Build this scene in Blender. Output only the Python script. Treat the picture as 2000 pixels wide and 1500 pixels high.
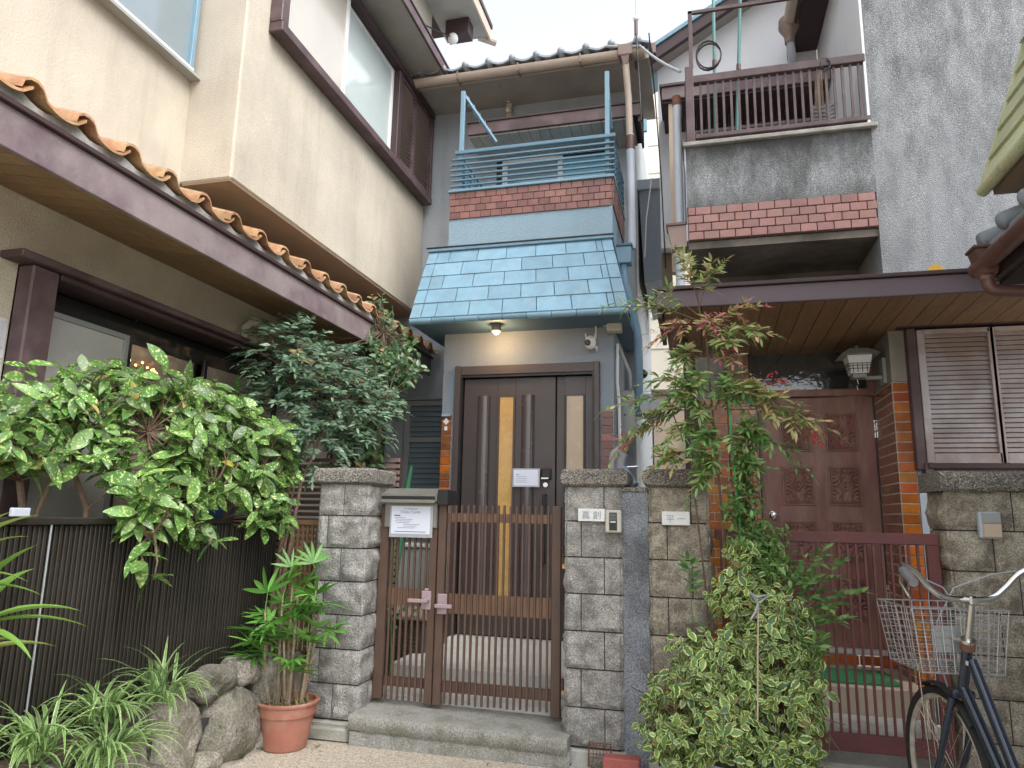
import bpy, math, random
from math import sin, cos, pi, radians
from mathutils import Vector, Matrix, noise, Euler

random.seed(7)
for _o in list(bpy.data.objects):
    bpy.data.objects.remove(_o)
SC = bpy.context.scene
COL = SC.collection

# ------------------------------------------------------------------ camera
cam = bpy.data.cameras.new('camera')
cam.lens = 24.994
cam.sensor_width = 36.0
cam.clip_start = 0.05
cam.clip_end = 500
cam_ob = bpy.data.objects.new('camera', cam)
COL.objects.link(cam_ob)
_r = Vector((0.96781714, 0.25091277, 0.01930692))
_u = Vector((0.02794266, -0.18339118, 0.98264281))
_b = Vector((0.25009835, -0.95047907, -0.1845003))
cam_ob.matrix_world = Matrix(((_r.x, _u.x, _b.x, 0), (_r.y, _u.y, _b.y, 0), (_r.z, _u.z, _b.z, 1.30), (0, 0, 0, 1)))
SC.camera = cam_ob

# ------------------------------------------------------------------ sky and sun
SUN_EL, SUN_AZ = radians(50), radians(120)      # azimuth clockwise from +Y
W = bpy.data.worlds.new('World')
SC.world = W
W.use_nodes = True
nt = W.node_tree
nt.nodes.clear()
sky = nt.nodes.new('ShaderNodeTexSky')
sky.sky_type = 'NISHITA'
sky.sun_disc = False
sky.sun_elevation = SUN_EL
sky.sun_rotation = SUN_AZ
sky.air_density = 1.0
sky.dust_density = 3.0
hs = nt.nodes.new('ShaderNodeHueSaturation')
hs.inputs['Saturation'].default_value = 0.20
hs.inputs['Value'].default_value = 1.0
bg = nt.nodes.new('ShaderNodeBackground')
bg.inputs['Strength'].default_value = 0.15
wo = nt.nodes.new('ShaderNodeOutputWorld')
nt.links.new(sky.outputs[0], hs.inputs['Color'])
nt.links.new(hs.outputs[0], bg.inputs['Color'])
nt.links.new(bg.outputs[0], wo.inputs['Surface'])
sl = bpy.data.lights.new('sun', 'SUN')
sl.energy = 0.75
sl.angle = radians(35)
sl.color = (1.0, 0.965, 0.92)
so = bpy.data.objects.new('sun', sl)
COL.objects.link(so)
_d = Vector((sin(SUN_AZ) * cos(SUN_EL), cos(SUN_AZ) * cos(SUN_EL), sin(SUN_EL)))
so.rotation_euler = _d.to_track_quat('Z', 'Y').to_euler()
so.location = _d * 40
SC.view_settings.view_transform = 'Standard'
SC.view_settings.look = 'None'
SC.view_settings.gamma = 1
SC.view_settings.use_curve_mapping = False
SC.view_settings.exposure = 1.55
SC.cycles.diffuse_bounces = 8
SC.cycles.max_bounces = 12

# ------------------------------------------------------------------ materials
MATS = {}


def M(name, col, rough=0.75, var=0.25, scale=3.0, bump=0.0, bscale=60.0, metal=0.0, rnd=0.0, hue=0.0,
      col2=None, c2scale=2.0, c2amt=0.5, stretch=(1, 1, 1), speck=0.0, spscale=120.0, coat=0.0, spec=0.5,
      streak=0.0, skcol=(0.05, 0.05, 0.045), cells=0.0, cscale=90.0, bdist=0.01):
    """Procedural surface: base colour, broad patches, fine specks, stains and relief, all in world space."""
    m = bpy.data.materials.new(name)
    m.use_nodes = True
    t = m.node_tree
    N, L = t.nodes, t.links
    bs = N['Principled BSDF']
    geo = N.new('ShaderNodeNewGeometry')
    mp = N.new('ShaderNodeMapping')
    mp.inputs['Scale'].default_value = stretch
    L.new(geo.outputs['Position'], mp.inputs['Vector'])

    def noi(s, d=5, r=0.6, src=mp):
        n = N.new('ShaderNodeTexNoise')
        n.inputs['Scale'].default_value = s
        n.inputs['Detail'].default_value = d
        n.inputs['Roughness'].default_value = r
        L.new(src.outputs[0], n.inputs['Vector'])
        return n.outputs['Fac']

    def mr(src, a, b, c=0.3, d=0.7):
        n = N.new('ShaderNodeMapRange')
        n.inputs['From Min'].default_value = c
        n.inputs['From Max'].default_value = d
        n.inputs['To Min'].default_value = a
        n.inputs['To Max'].default_value = b
        L.new(src, n.inputs['Value'])
        return n.outputs[0]

    def mix(fac, a, b, mode='MIX'):
        n = N.new('ShaderNodeMix')
        n.data_type = 'RGBA'
        n.blend_type = mode
        for i, v in ((0, fac), (6, a), (7, b)):
            if hasattr(v, 'is_linked') or hasattr(v, 'node'):
                L.new(v, n.inputs[i])
            else:
                n.inputs[i].default_value = v if i == 0 else (*v, 1)
        return n.outputs[2]

    c = (*col,)
    cur = None
    base = col
    if col2:
        cur = mix(mr(noi(c2scale, 6, 0.65), 0, c2amt, 0.42, 0.62), col, col2)
        base = cur
    v = mr(noi(scale, 6), 1 - var, 1 + var)
    hv = N.new('ShaderNodeHueSaturation')
    if hasattr(base, 'node'):
        L.new(base, hv.inputs['Color'])
    else:
        hv.inputs['Color'].default_value = (*base, 1)
    L.new(v, hv.inputs['Value'])
    cur = hv.outputs[0]
    if rnd or hue:
        oi = N.new('ShaderNodeObjectInfo')
        isl = N.new('ShaderNodeNewGeometry')
        ad = N.new('ShaderNodeMath')
        L.new(oi.outputs['Random'], ad.inputs[0])
        L.new(isl.outputs['Random Per Island'], ad.inputs[1])
        fr = N.new('ShaderNodeMath')
        fr.operation = 'FRACT'
        L.new(ad.outputs[0], fr.inputs[0])
        h2 = N.new('ShaderNodeHueSaturation')
        L.new(cur, h2.inputs['Color'])
        L.new(mr(fr.outputs[0], 1 - rnd, 1 + rnd, 0, 1), h2.inputs['Value'])
        if hue:
            f2 = N.new('ShaderNodeMath')
            f2.operation = 'MULTIPLY'
            f2.inputs[1].default_value = 7.31
            L.new(fr.outputs[0], f2.inputs[0])
            f3 = N.new('ShaderNodeMath')
            f3.operation = 'FRACT'
            L.new(f2.outputs[0], f3.inputs[0])
            L.new(mr(f3.outputs[0], 0.5 - hue, 0.5 + hue, 0, 1), h2.inputs['Hue'])
        cur = h2.outputs[0]
    if cells:
        vo = N.new('ShaderNodeTexVoronoi')
        vo.inputs['Scale'].default_value = cscale
        L.new(geo.outputs['Position'], vo.inputs['Vector'])
        sp = N.new('ShaderNodeSeparateColor')
        L.new(vo.outputs['Color'], sp.inputs[0])
        h3 = N.new('ShaderNodeHueSaturation')
        L.new(cur, h3.inputs['Color'])
        L.new(mr(sp.outputs[0], 1 - cells, 1 + cells, 0, 1), h3.inputs['Value'])
        cur = h3.outputs[0]
    if speck:
        h4 = N.new('ShaderNodeHueSaturation')
        L.new(cur, h4.inputs['Color'])
        L.new(mr(noi(spscale, 2, 0.5, geo), 1 - speck, 1 + speck, 0.35, 0.65), h4.inputs['Value'])
        cur = h4.outputs[0]
    if streak:
        m2 = N.new('ShaderNodeMapping')
        m2.inputs['Scale'].default_value = (9, 9, 0.9)
        L.new(geo.outputs['Position'], m2.inputs['Vector'])
        a = mr(noi(1.0, 7, 0.7, m2), 0, streak, 0.5, 0.68)
        cur = mix(a, cur, skcol)
    L.new(cur, bs.inputs['Base Color'])
    bs.inputs['Roughness'].default_value = rough
    bs.inputs['Metallic'].default_value = metal
    bs.inputs['Coat Weight'].default_value = coat
    bs.inputs['Coat Roughness'].default_value = 0.12
    bs.inputs['Specular IOR Level'].default_value = spec
    if rough < 0.6:
        L.new(mr(noi(scale * 4, 4), rough * 0.75, min(1, rough * 1.35)), bs.inputs['Roughness'])
    if bump:
        b = N.new('ShaderNodeBump')
        b.inputs['Strength'].default_value = bump
        b.inputs['Distance'].default_value = bdist
        if cells:
            L.new(vo.outputs['Distance'], b.inputs['Height'])
            b.invert = True
        else:
            L.new(noi(bscale, 4, 0.6, geo), b.inputs['Height'])
        L.new(b.outputs[0], bs.inputs['Normal'])
    MATS[name] = m
    m['c'] = 1
    return m


def leafmat(name, col, col2=None, spot=None, spscale=60, rnd=0.35, hue=0.02, rough=0.4, trans=0.25, edge=None):
    m = bpy.data.materials.new(name)
    m.use_nodes = True
    t = m.node_tree
    N, L = t.nodes, t.links
    bs = N['Principled BSDF']
    geo = N.new('ShaderNodeNewGeometry')
    oi = N.new('ShaderNodeObjectInfo')
    ad = N.new('ShaderNodeMath')
    L.new(oi.outputs['Random'], ad.inputs[0])
    L.new(geo.outputs['Random Per Island'], ad.inputs[1])
    fr = N.new('ShaderNodeMath')
    fr.operation = 'FRACT'
    L.new(ad.outputs[0], fr.inputs[0])
    cr = N.new('ShaderNodeValToRGB')
    el = cr.color_ramp.elements
    el[0].color = (*col, 1)
    el[1].color = (*(col2 or col), 1)
    el[0].position = 0.25
    el[1].position = 0.95
    L.new(fr.outputs[0], cr.inputs[0])
    cur = cr.outputs[0]
    if spot:
        n = N.new('ShaderNodeTexNoise')
        n.inputs['Scale'].default_value = spscale
        n.inputs['Detail'].default_value = 2
        L.new(geo.outputs['Position'], n.inputs['Vector'])
        r = N.new('ShaderNodeMapRange')
        r.inputs['From Min'].default_value = 0.56
        r.inputs['From Max'].default_value = 0.62
        L.new(n.outputs['Fac'], r.inputs['Value'])
        x = N.new('ShaderNodeMix')
        x.data_type = 'RGBA'
        L.new(r.outputs[0], x.inputs[0])
        L.new(cur, x.inputs[6])
        x.inputs[7].default_value = (*spot, 1)
        cur = x.outputs[2]
    if edge:                                     # pale leaf margin read from the UV (u = distance from midrib)
        uv = N.new('ShaderNodeUVMap')
        sx = N.new('ShaderNodeSeparateXYZ')
        L.new(uv.outputs[0], sx.inputs[0])
        n = N.new('ShaderNodeTexNoise')
        n.inputs['Scale'].default_value = 90
        L.new(geo.outputs['Position'], n.inputs['Vector'])
        s = N.new('ShaderNodeMath')
        s.operation = 'ADD'
        L.new(sx.outputs[0], s.inputs[0])
        L.new(n.outputs['Fac'], s.inputs[1])
        r = N.new('ShaderNodeMapRange')
        r.inputs['From Min'].default_value = edge[3]
        r.inputs['From Max'].default_value = edge[3] + 0.06
        L.new(s.outputs[0], r.inputs['Value'])
        x = N.new('ShaderNodeMix')
        x.data_type = 'RGBA'
        L.new(r.outputs[0], x.inputs[0])
        L.new(cur, x.inputs[6])
        x.inputs[7].default_value = (*edge[:3], 1)
        cur = x.outputs[2]
    hv = N.new('ShaderNodeHueSaturation')
    m2 = N.new('ShaderNodeMath')
    m2.operation = 'MULTIPLY'
    m2.inputs[1].default_value = 5.7
    L.new(fr.outputs[0], m2.inputs[0])
    f2 = N.new('ShaderNodeMath')
    f2.operation = 'FRACT'
    L.new(m2.outputs[0], f2.inputs[0])
    r = N.new('ShaderNodeMapRange')
    r.inputs['To Min'].default_value = 1 - rnd
    r.inputs['To Max'].default_value = 1 + rnd
    L.new(f2.outputs[0], r.inputs['Value'])
    L.new(cur, hv.inputs['Color'])
    L.new(r.outputs[0], hv.inputs['Value'])
    L.new(hv.outputs[0], bs.inputs['Base Color'])
    bs.inputs['Roughness'].default_value = rough
    tr = N.new('ShaderNodeBsdfTranslucent')
    L.new(hv.outputs[0], tr.inputs['Color'])
    mx = N.new('ShaderNodeMixShader')
    mx.inputs[0].default_value = trans
    L.new(bs.outputs[0], mx.inputs[1])
    L.new(tr.outputs[0], mx.inputs[2])
    L.new(mx.outputs[0], N['Material Output'].inputs['Surface'])
    MATS[name] = m
    return m


def emis(name, col, s):
    m = bpy.data.materials.new(name)
    m.use_nodes = True
    b = m.node_tree.nodes['Principled BSDF']
    b.inputs['Base Color'].default_value = (*col, 1)
    b.inputs['Emission Color'].default_value = (*col, 1)
    b.inputs['Emission Strength'].default_value = s
    MATS[name] = m
    return m


def glassy(name, col, rough=0.12, see=0.0, wavy=0.15, wscale=3.0, spec=0.6):
    """Frosted or dark window pane: a coated reflecting sheet, optionally letting some of the room through."""
    m = M(name, col, rough=rough, var=0.08, scale=1.2, bump=wavy, bscale=wscale, coat=0.6, spec=spec, bdist=0.02)
    if see:
        N, L = m.node_tree.nodes, m.node_tree.links
        tp = N.new('ShaderNodeBsdfTransparent')
        mx = N.new('ShaderNodeMixShader')
        mx.inputs[0].default_value = see
        L.new(N['Principled BSDF'].outputs[0], mx.inputs[1])
        L.new(tp.outputs[0], mx.inputs[2])
        L.new(mx.outputs[0], N['Material Output'].inputs['Surface'])
    return m


M('stucco_cream', (0.52, 0.47, 0.39), 0.9, 0.07, 1.2, 0.35, 70, col2=(0.40, 0.36, 0.30), c2scale=1.3, c2amt=0.6, streak=0.22, skcol=(0.27, 0.235, 0.18), speck=0.06)
M('stucco_lower', (0.56, 0.51, 0.40), 0.95, 0.12, 1.5, 0.6, 90, col2=(0.40, 0.36, 0.28), c2scale=2, c2amt=0.6, speck=0.15, spscale=150)
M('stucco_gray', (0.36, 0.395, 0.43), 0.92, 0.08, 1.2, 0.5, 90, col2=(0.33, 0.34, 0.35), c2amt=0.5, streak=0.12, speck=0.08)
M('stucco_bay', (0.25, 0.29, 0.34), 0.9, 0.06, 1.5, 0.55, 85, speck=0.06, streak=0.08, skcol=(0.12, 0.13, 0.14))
M('stucco_blue', (0.23, 0.33, 0.405), 0.88, 0.06, 1.5, 0.5, 85, speck=0.05, streak=0.10, skcol=(0.17, 0.25, 0.3))
M('shingle_blue', (0.165, 0.30, 0.40), 0.6, 0.12, 7, 0.3, 120, rnd=0.13, col2=(0.19, 0.28, 0.34), c2scale=9, c2amt=0.5, streak=0.15, skcol=(0.28, 0.42, 0.5))
M('paint_blue', (0.17, 0.29, 0.38), 0.5, 0.08, 6, 0.05, 60)
M('paint_blue_dark', (0.08, 0.15, 0.22), 0.6, 0.08, 3)
M('rail_blue', (0.11, 0.20, 0.27), 0.45, 0.1, 6)
M('purple', (0.080, 0.050, 0.053), 0.55, 0.22, 5, 0.15, 40, stretch=(1, 1, 1), col2=(0.14, 0.10, 0.108), c2scale=5, c2amt=0.5)
M('purple_dark', (0.05, 0.028, 0.03), 0.6, 0.15, 5)
M('purple_beam', (0.135, 0.105, 0.125), 0.65, 0.15, 3, 0.2, 50, col2=(0.09, 0.07, 0.085), c2scale=3, c2amt=0.6)
M('purple_faded', (0.225, 0.185, 0.19), 0.7, 0.2, 2.5, 0.3, 50, col2=(0.12, 0.075, 0.095), c2scale=2.2, c2amt=0.8)
M('soffit_wood', (0.21, 0.125, 0.062), 0.55, 0.2, 3, 0.12, 60, rnd=0.12, stretch=(6, 1, 1))
M('soffit_gray', (0.33, 0.31, 0.28), 0.8, 0.15, 3, 0.1)
M('overhang_brown', (0.26, 0.19, 0.13), 0.8, 0.12, 2, 0.2, 60)
M('tile_orange', (0.40, 0.25, 0.14), 0.3, 0.2, 12, 0.05, 60, rnd=0.2, hue=0.01, col2=(0.3, 0.13, 0.06), c2scale=9, c2amt=0.7, coat=0.3)
M('mortar', (0.36, 0.35, 0.33), 0.95, 0.2, 8, 0.6, 60, col2=(0.2, 0.2, 0.19), c2scale=6)
M('kawara', (0.25, 0.29, 0.33), 0.5, 0.2, 8, 0.1, 40, rnd=0.12)
M('brick_red', (0.20, 0.092, 0.08), 0.42, 0.15, 14, 0.08, 60, rnd=0.26, hue=0.008, coat=0.15)
M('brick_pink', (0.29, 0.15, 0.135), 0.5, 0.12, 14, 0.08, 60, rnd=0.15, hue=0.008, coat=0.1)
M('brick_orange', (0.42, 0.125, 0.018), 0.22, 0.25, 10, 0.04, 40, rnd=0.28, hue=0.018, coat=0.5)
M('brick_brown', (0.24, 0.085, 0.035), 0.2, 0.35, 12, 0.05, 40, rnd=0.25, hue=0.01, coat=0.6)
M('grout', (0.60, 0.55, 0.48), 0.95, 0.12, 20, 0.2)
M('grout_dark', (0.17, 0.13, 0.115), 0.95, 0.12, 20, 0.2)
M('pipe_white', (0.42, 0.46, 0.53), 0.45, 0.08, 4)
M('pipe_brown', (0.22, 0.155, 0.135), 0.5, 0.15, 5, coat=0.1)
M('pipe_dark', (0.11, 0.055, 0.045), 0.4, 0.2, 5, coat=0.2)
M('gutter_beige', (0.44, 0.36, 0.30), 0.5, 0.15, 3)
M('metal_gray', (0.30, 0.32, 0.31), 0.5, 0.1, 4)
M('plastic_white', (0.72, 0.73, 0.72), 0.4, 0.05, 4)
M('plastic_beige', (0.52, 0.50, 0.42), 0.5, 0.05, 4)
M('black', (0.015, 0.015, 0.017), 0.4, 0.1, 5)
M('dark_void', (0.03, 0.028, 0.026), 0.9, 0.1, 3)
M('door_brown', (0.060, 0.047, 0.045), 0.38, 0.06, 3, coat=0.15)
M('door_rib', (0.085, 0.070, 0.070), 0.22, 0.05, 3, coat=0.4)
M('frame_brown', (0.075, 0.058, 0.056), 0.4, 0.06, 3)
M('gold_glass', (0.56, 0.34, 0.11), 0.25, 0.08, 3, 0.2, 25, coat=0.5)
M('amber_glass', (0.48, 0.36, 0.24), 0.22, 0.15, 2.5, 0.2, 20, coat=0.5)
M('chrome', (0.7, 0.7, 0.68), 0.18, 0.05, 5, metal=1.0)
M('chrome_old', (0.55, 0.54, 0.50), 0.28, 0.15, 30, metal=1.0, col2=(0.25, 0.12, 0.06), c2scale=40, c2amt=0.35)
M('brass', (0.5, 0.33, 0.12), 0.4, 0.1, 8, metal=0.8)
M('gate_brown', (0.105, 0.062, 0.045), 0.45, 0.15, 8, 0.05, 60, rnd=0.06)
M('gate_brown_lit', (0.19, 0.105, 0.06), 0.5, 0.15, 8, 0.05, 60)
M('lock_mauve', (0.36, 0.27, 0.29), 0.5, 0.1, 8)
M('gate_red', (0.15, 0.042, 0.046), 0.5, 0.15, 10, 0.08, 60, col2=(0.11, 0.04, 0.03), c2scale=8, c2amt=0.4)
M('stone', (0.36, 0.35, 0.33), 0.95, 0.25, 9, 1.0, 70, col2=(0.15, 0.145, 0.135), c2scale=15, c2amt=0.65, speck=0.4, spscale=170, rnd=0.10, bdist=0.012)
M('stone_warm', (0.37, 0.335, 0.27), 0.95, 0.25, 9, 1.0, 70, col2=(0.14, 0.12, 0.09), c2scale=15, c2amt=0.7, speck=0.4, spscale=170, rnd=0.10, bdist=0.012)
M('cap_stone', (0.22, 0.205, 0.185), 0.97, 0.2, 6, 1.0, 110, speck=0.55, spscale=130, cells=0.5, cscale=150, bdist=0.006)
M('mortar_post', (0.24, 0.26, 0.29), 0.97, 0.25, 3, 0.9, 120, col2=(0.10, 0.105, 0.11), c2scale=3.5, c2amt=0.8, speck=0.4, spscale=150)
M('joint', (0.035, 0.034, 0.032), 0.97, 0.2, 20, 0.3)
M('concrete', (0.42, 0.41, 0.38), 0.93, 0.18, 5, 0.5, 60, col2=(0.22, 0.225, 0.18), c2scale=3.5, c2amt=0.75, speck=0.12, spscale=200)
M('concrete_moss', (0.33, 0.325, 0.30), 0.95, 0.25, 6, 0.7, 60, col2=(0.13, 0.13, 0.095), c2scale=6, c2amt=0.75, speck=0.35, spscale=160, streak=0.3, skcol=(0.09, 0.10, 0.06))
M('concrete_pale', (0.58, 0.57, 0.54), 0.9, 0.1, 5, 0.3, 60, col2=(0.42, 0.42, 0.39), c2amt=0.5)
M('street', (0.50, 0.435, 0.35), 0.95, 0.1, 4, 0.6, 150, cells=0.42, cscale=170, col2=(0.33, 0.29, 0.24), c2amt=0.55, c2scale=4, bdist=0.004)
M('ground_dirt', (0.22, 0.19, 0.15), 0.95, 0.2, 3, 0.4)
M('soil', (0.13, 0.095, 0.065), 0.97, 0.3, 20, 0.9, 50)
M('rock', (0.25, 0.23, 0.195), 0.93, 0.3, 6, 1.0, 38, col2=(0.11, 0.11, 0.07), c2scale=8, c2amt=0.8, rnd=0.32, speck=0.3, spscale=110, bdist=0.02)
M('fence_dark', (0.026, 0.022, 0.018), 0.42, 0.2, 2, 0, 60, rnd=0.14)
M('fence_back', (0.012, 0.011, 0.010), 0.8, 0.1, 2)
M('fence_wood', (0.20, 0.115, 0.06), 0.6, 0.2, 6, rnd=0.18)
M('terracotta', (0.37, 0.145, 0.10), 0.65, 0.14, 9, 0.15, 60, col2=(0.42, 0.24, 0.18), c2scale=7, c2amt=0.6, streak=0.25, skcol=(0.2, 0.11, 0.08))
M('bark', (0.17, 0.115, 0.08), 0.9, 0.3, 30, 0.8, 60)
M('bark_pale', (0.34, 0.26, 0.18), 0.9, 0.3, 30, 0.7, 60)
M('twig', (0.14, 0.09, 0.06), 0.8, 0.3, 30)
M('stem_green', (0.13, 0.25, 0.07), 0.6, 0.2, 20)
M('stake_green', (0.06, 0.32, 0.10), 0.4, 0.1, 10)
M('pebble', (0.25, 0.265, 0.28), 0.95, 0.16, 1.5, 0.9, 100, cells=0.30, cscale=150, col2=(0.115, 0.125, 0.135), c2scale=5, c2amt=0.85, bdist=0.005, speck=0.45, spscale=120, streak=0.35, skcol=(0.36, 0.385, 0.41), stretch=(1.4, 1, 0.6))
M('pebble_dirty', (0.30, 0.32, 0.34), 0.95, 0.2, 2, 0.9, 100, cells=0.34, cscale=150, col2=(0.11, 0.115, 0.12), c2scale=6, c2amt=0.75, bdist=0.005, speck=0.4, spscale=120, streak=0.35, skcol=(0.42, 0.46, 0.50), stretch=(1.3, 1, 0.5))


def zstain(name, z0, z1, col, amt=0.8, scale=(7, 7, 1.6)):
    """grime that runs from a ledge at z1 and thins out towards z0"""
    t = MATS[name].node_tree
    N, L = t.nodes, t.links
    bs = N['Principled BSDF']
    src = bs.inputs['Base Color'].links[0].from_socket
    g = N.new('ShaderNodeNewGeometry')
    s = N.new('ShaderNodeSeparateXYZ')
    L.new(g.outputs['Position'], s.inputs[0])
    r = N.new('ShaderNodeMapRange')
    r.inputs['From Min'].default_value = z0
    r.inputs['From Max'].default_value = z1
    L.new(s.outputs[2], r.inputs['Value'])
    m = N.new('ShaderNodeMapping')
    m.inputs['Scale'].default_value = scale
    L.new(g.outputs['Position'], m.inputs['Vector'])
    n = N.new('ShaderNodeTexNoise')
    n.inputs['Scale'].default_value = 1.0
    n.inputs['Detail'].default_value = 8
    n.inputs['Roughness'].default_value = 0.7
    L.new(m.outputs[0], n.inputs['Vector'])
    ad = N.new('ShaderNodeMath')
    L.new(r.outputs[0], ad.inputs[0])
    L.new(n.outputs['Fac'], ad.inputs[1])
    r2 = N.new('ShaderNodeMapRange')
    r2.inputs['From Min'].default_value = 0.95
    r2.inputs['From Max'].default_value = 1.5
    r2.inputs['To Max'].default_value = amt
    L.new(ad.outputs[0], r2.inputs['Value'])
    x = N.new('ShaderNodeMix')
    x.data_type = 'RGBA'
    L.new(r2.outputs[0], x.inputs[0])
    L.new(src, x.inputs[6])
    x.inputs[7].default_value = (*col, 1)
    L.new(x.outputs[2], bs.inputs['Base Color'])


zstain('pebble_dirty', 3.45, 4.10, (0.05, 0.052, 0.05), 0.9, (6, 6, 3.5))
zstain('pebble_dirty', 4.0, 3.60, (0.07, 0.075, 0.07), 0.7)
zstain('pebble', 6.5, 2.9, (0.33, 0.35, 0.37), 0.5, (5, 5, 0.6))
M('wall_brown_gray', (0.33, 0.31, 0.27), 0.9, 0.15, 1.5, 0.3, 60, col2=(0.2, 0.19, 0.17), c2amt=0.6)
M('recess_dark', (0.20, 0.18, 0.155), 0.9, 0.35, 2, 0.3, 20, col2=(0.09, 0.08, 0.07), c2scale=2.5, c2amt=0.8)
M('white_wall', (0.72, 0.74, 0.78), 0.85, 0.06, 1.5, 0.2)
M('cream_far', (0.82, 0.77, 0.66), 0.85, 0.03, 1)
M('panel_beige', (0.50, 0.40, 0.31), 0.85, 0.06, 1)
M('shutter_wood', (0.33, 0.26, 0.235), 0.7, 0.15, 5, 0.3, 50, col2=(0.46, 0.44, 0.46), c2scale=1.8, c2amt=0.9, rnd=0.08)
M('door_wood', (0.25, 0.105, 0.088), 0.5, 0.22, 4, 0.15, 50, col2=(0.36, 0.21, 0.155), c2scale=2.8, c2amt=0.7, stretch=(3, 3, 0.7))
M('slat_brown', (0.24, 0.17, 0.14), 0.6, 0.1, 5)
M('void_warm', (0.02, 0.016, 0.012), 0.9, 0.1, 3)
M('awning_green', (0.46, 0.50, 0.33), 0.85, 0.12, 4, 0.4, 60, rnd=0.10, col2=(0.48, 0.40, 0.22), c2scale=5, c2amt=0.35, speck=0.12)
M('mat_green', (0.03, 0.20, 0.08), 0.95, 0.2, 20, 0.8, 250)
M('tile_floor', (0.42, 0.35, 0.27), 0.6, 0.15, 5, 0.2)
M('paper', (0.70, 0.74, 0.86), 0.6, 0.02, 3)
M('laminate', (0.42, 0.42, 0.46), 0.15, 0.05, 6, coat=0.8)
M('ink', (0.05, 0.06, 0.07), 0.6, 0.1, 5)
M('ink_pale', (0.24, 0.27, 0.31), 0.6, 0.1, 5)
M('nameplate', (0.72, 0.74, 0.74), 0.25, 0.05, 15, coat=0.5)
M('steel_mailbox', (0.27, 0.27, 0.235), 0.38, 0.15, 3, metal=0.5)
M('ac_brown', (0.075, 0.055, 0.045), 0.7, 0.2, 6)
M('garden_green', (0.04, 0.22, 0.11), 0.6, 0.2, 8)
M('wire_cable', (0.02, 0.02, 0.022), 0.5, 0.05, 5)
M('cable_gray', (0.35, 0.37, 0.40), 0.5, 0.05, 5)
M('rust', (0.16, 0.075, 0.045), 0.85, 0.3, 30)
M('bike_blue', (0.012, 0.022, 0.045), 0.18, 0.1, 6, coat=0.8)
M('rubber', (0.02, 0.02, 0.02), 0.8, 0.2, 20)
M('rim_dirty', (0.42, 0.39, 0.33), 0.5, 0.25, 30)
M('basket_wire', (0.48, 0.49, 0.50), 0.35, 0.2, 30, metal=0.7)
M('grip_gray', (0.16, 0.16, 0.18), 0.6, 0.1, 30)
M('blue_plastic', (0.02, 0.09, 0.22), 0.4, 0.15, 6)
M('light_blue', (0.22, 0.42, 0.52), 0.5, 0.1, 6)
M('pot_gray', (0.35, 0.36, 0.37), 0.6, 0.1, 6)
M('yellow', (0.80, 0.50, 0.06), 0.5, 0.1, 6)
M('red_painted_brick', (0.36, 0.10, 0.085), 0.7, 0.15, 12, 0.5, 80)
M('pole_green', (0.10, 0.26, 0.25), 0.4, 0.15, 6)
M('berry', (0.42, 0.02, 0.02), 0.3, 0.2, 20, rnd=0.3)
M('sign_teal', (0.06, 0.36, 0.28), 0.4, 0.1, 10)
M('stone_white', (0.58, 0.60, 0.63), 0.9, 0.12, 6, 0.7, 40, rnd=0.06)
glassy('pane_pale', (0.50, 0.47, 0.42), 0.16)
glassy('pane_mirror', (0.52, 0.60, 0.60), 0.07, spec=1.0)
glassy('pane_bluegray', (0.20, 0.25, 0.28), 0.10)
glassy('pane_frost', (0.47, 0.455, 0.42), 0.22, see=0.0)
glassy('pane_frost_warm', (0.42, 0.35, 0.27), 0.22, see=0.25)
glassy('pane_dark', (0.035, 0.04, 0.04), 0.05, wavy=0.3, wscale=5, spec=1.0)
glassy('pane_sky', (0.18, 0.42, 0.55), 0.15)
emis('bulb_warm', (1.0, 0.60, 0.25), 12.0)
emis('bulb_small', (1.0, 0.50, 0.16), 25.0)
leafmat('leaf_aucuba', (0.065, 0.165, 0.035), (0.16, 0.31, 0.08), spot=(0.46, 0.54, 0.19), spscale=75, rough=0.36, rnd=0.5)
leafmat('leaf_nandina', (0.075, 0.15, 0.085), (0.21, 0.31, 0.20), rough=0.38, rnd=0.45)
leafmat('leaf_camellia', (0.05, 0.12, 0.05), (0.13, 0.23, 0.09), rough=0.28, rnd=0.4)
leafmat('leaf_yellow', (0.42, 0.38, 0.08), (0.50, 0.40, 0.14), rough=0.45)
leafmat('leaf_tan', (0.30, 0.20, 0.09), (0.22, 0.21, 0.08), rough=0.6)
leafmat('leaf_redgreen', (0.34, 0.42, 0.14), (0.60, 0.42, 0.24), rough=0.45, rnd=0.4, trans=0.35)
leafmat('leaf_crimson', (0.50, 0.14, 0.17), (0.58, 0.32, 0.24), rough=0.45, rnd=0.4, trans=0.35)
leafmat('leaf_fresh', (0.12, 0.25, 0.07), (0.24, 0.40, 0.13), rough=0.42, rnd=0.35, trans=0.3)
leafmat('leaf_ivy', (0.06, 0.15, 0.045), (0.19, 0.32, 0.09), rough=0.28, rnd=0.5, edge=(0.58, 0.62, 0.22, 1.14))
leafmat('leaf_palm', (0.09, 0.26, 0.04), (0.18, 0.40, 0.08), rough=0.35, rnd=0.35, trans=0.3)
leafmat('leaf_spider', (0.12, 0.25, 0.05), (0.20, 0.36, 0.10), rough=0.4, rnd=0.35, trans=0.3, edge=(0.42, 0.5, 0.27, 1.15))
leafmat('leaf_cordyline', (0.17, 0.32, 0.06), (0.34, 0.42, 0.12), rough=0.4, rnd=0.3, trans=0.35)

# ------------------------------------------------------------------ mesh helpers
ORG = {}


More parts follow.
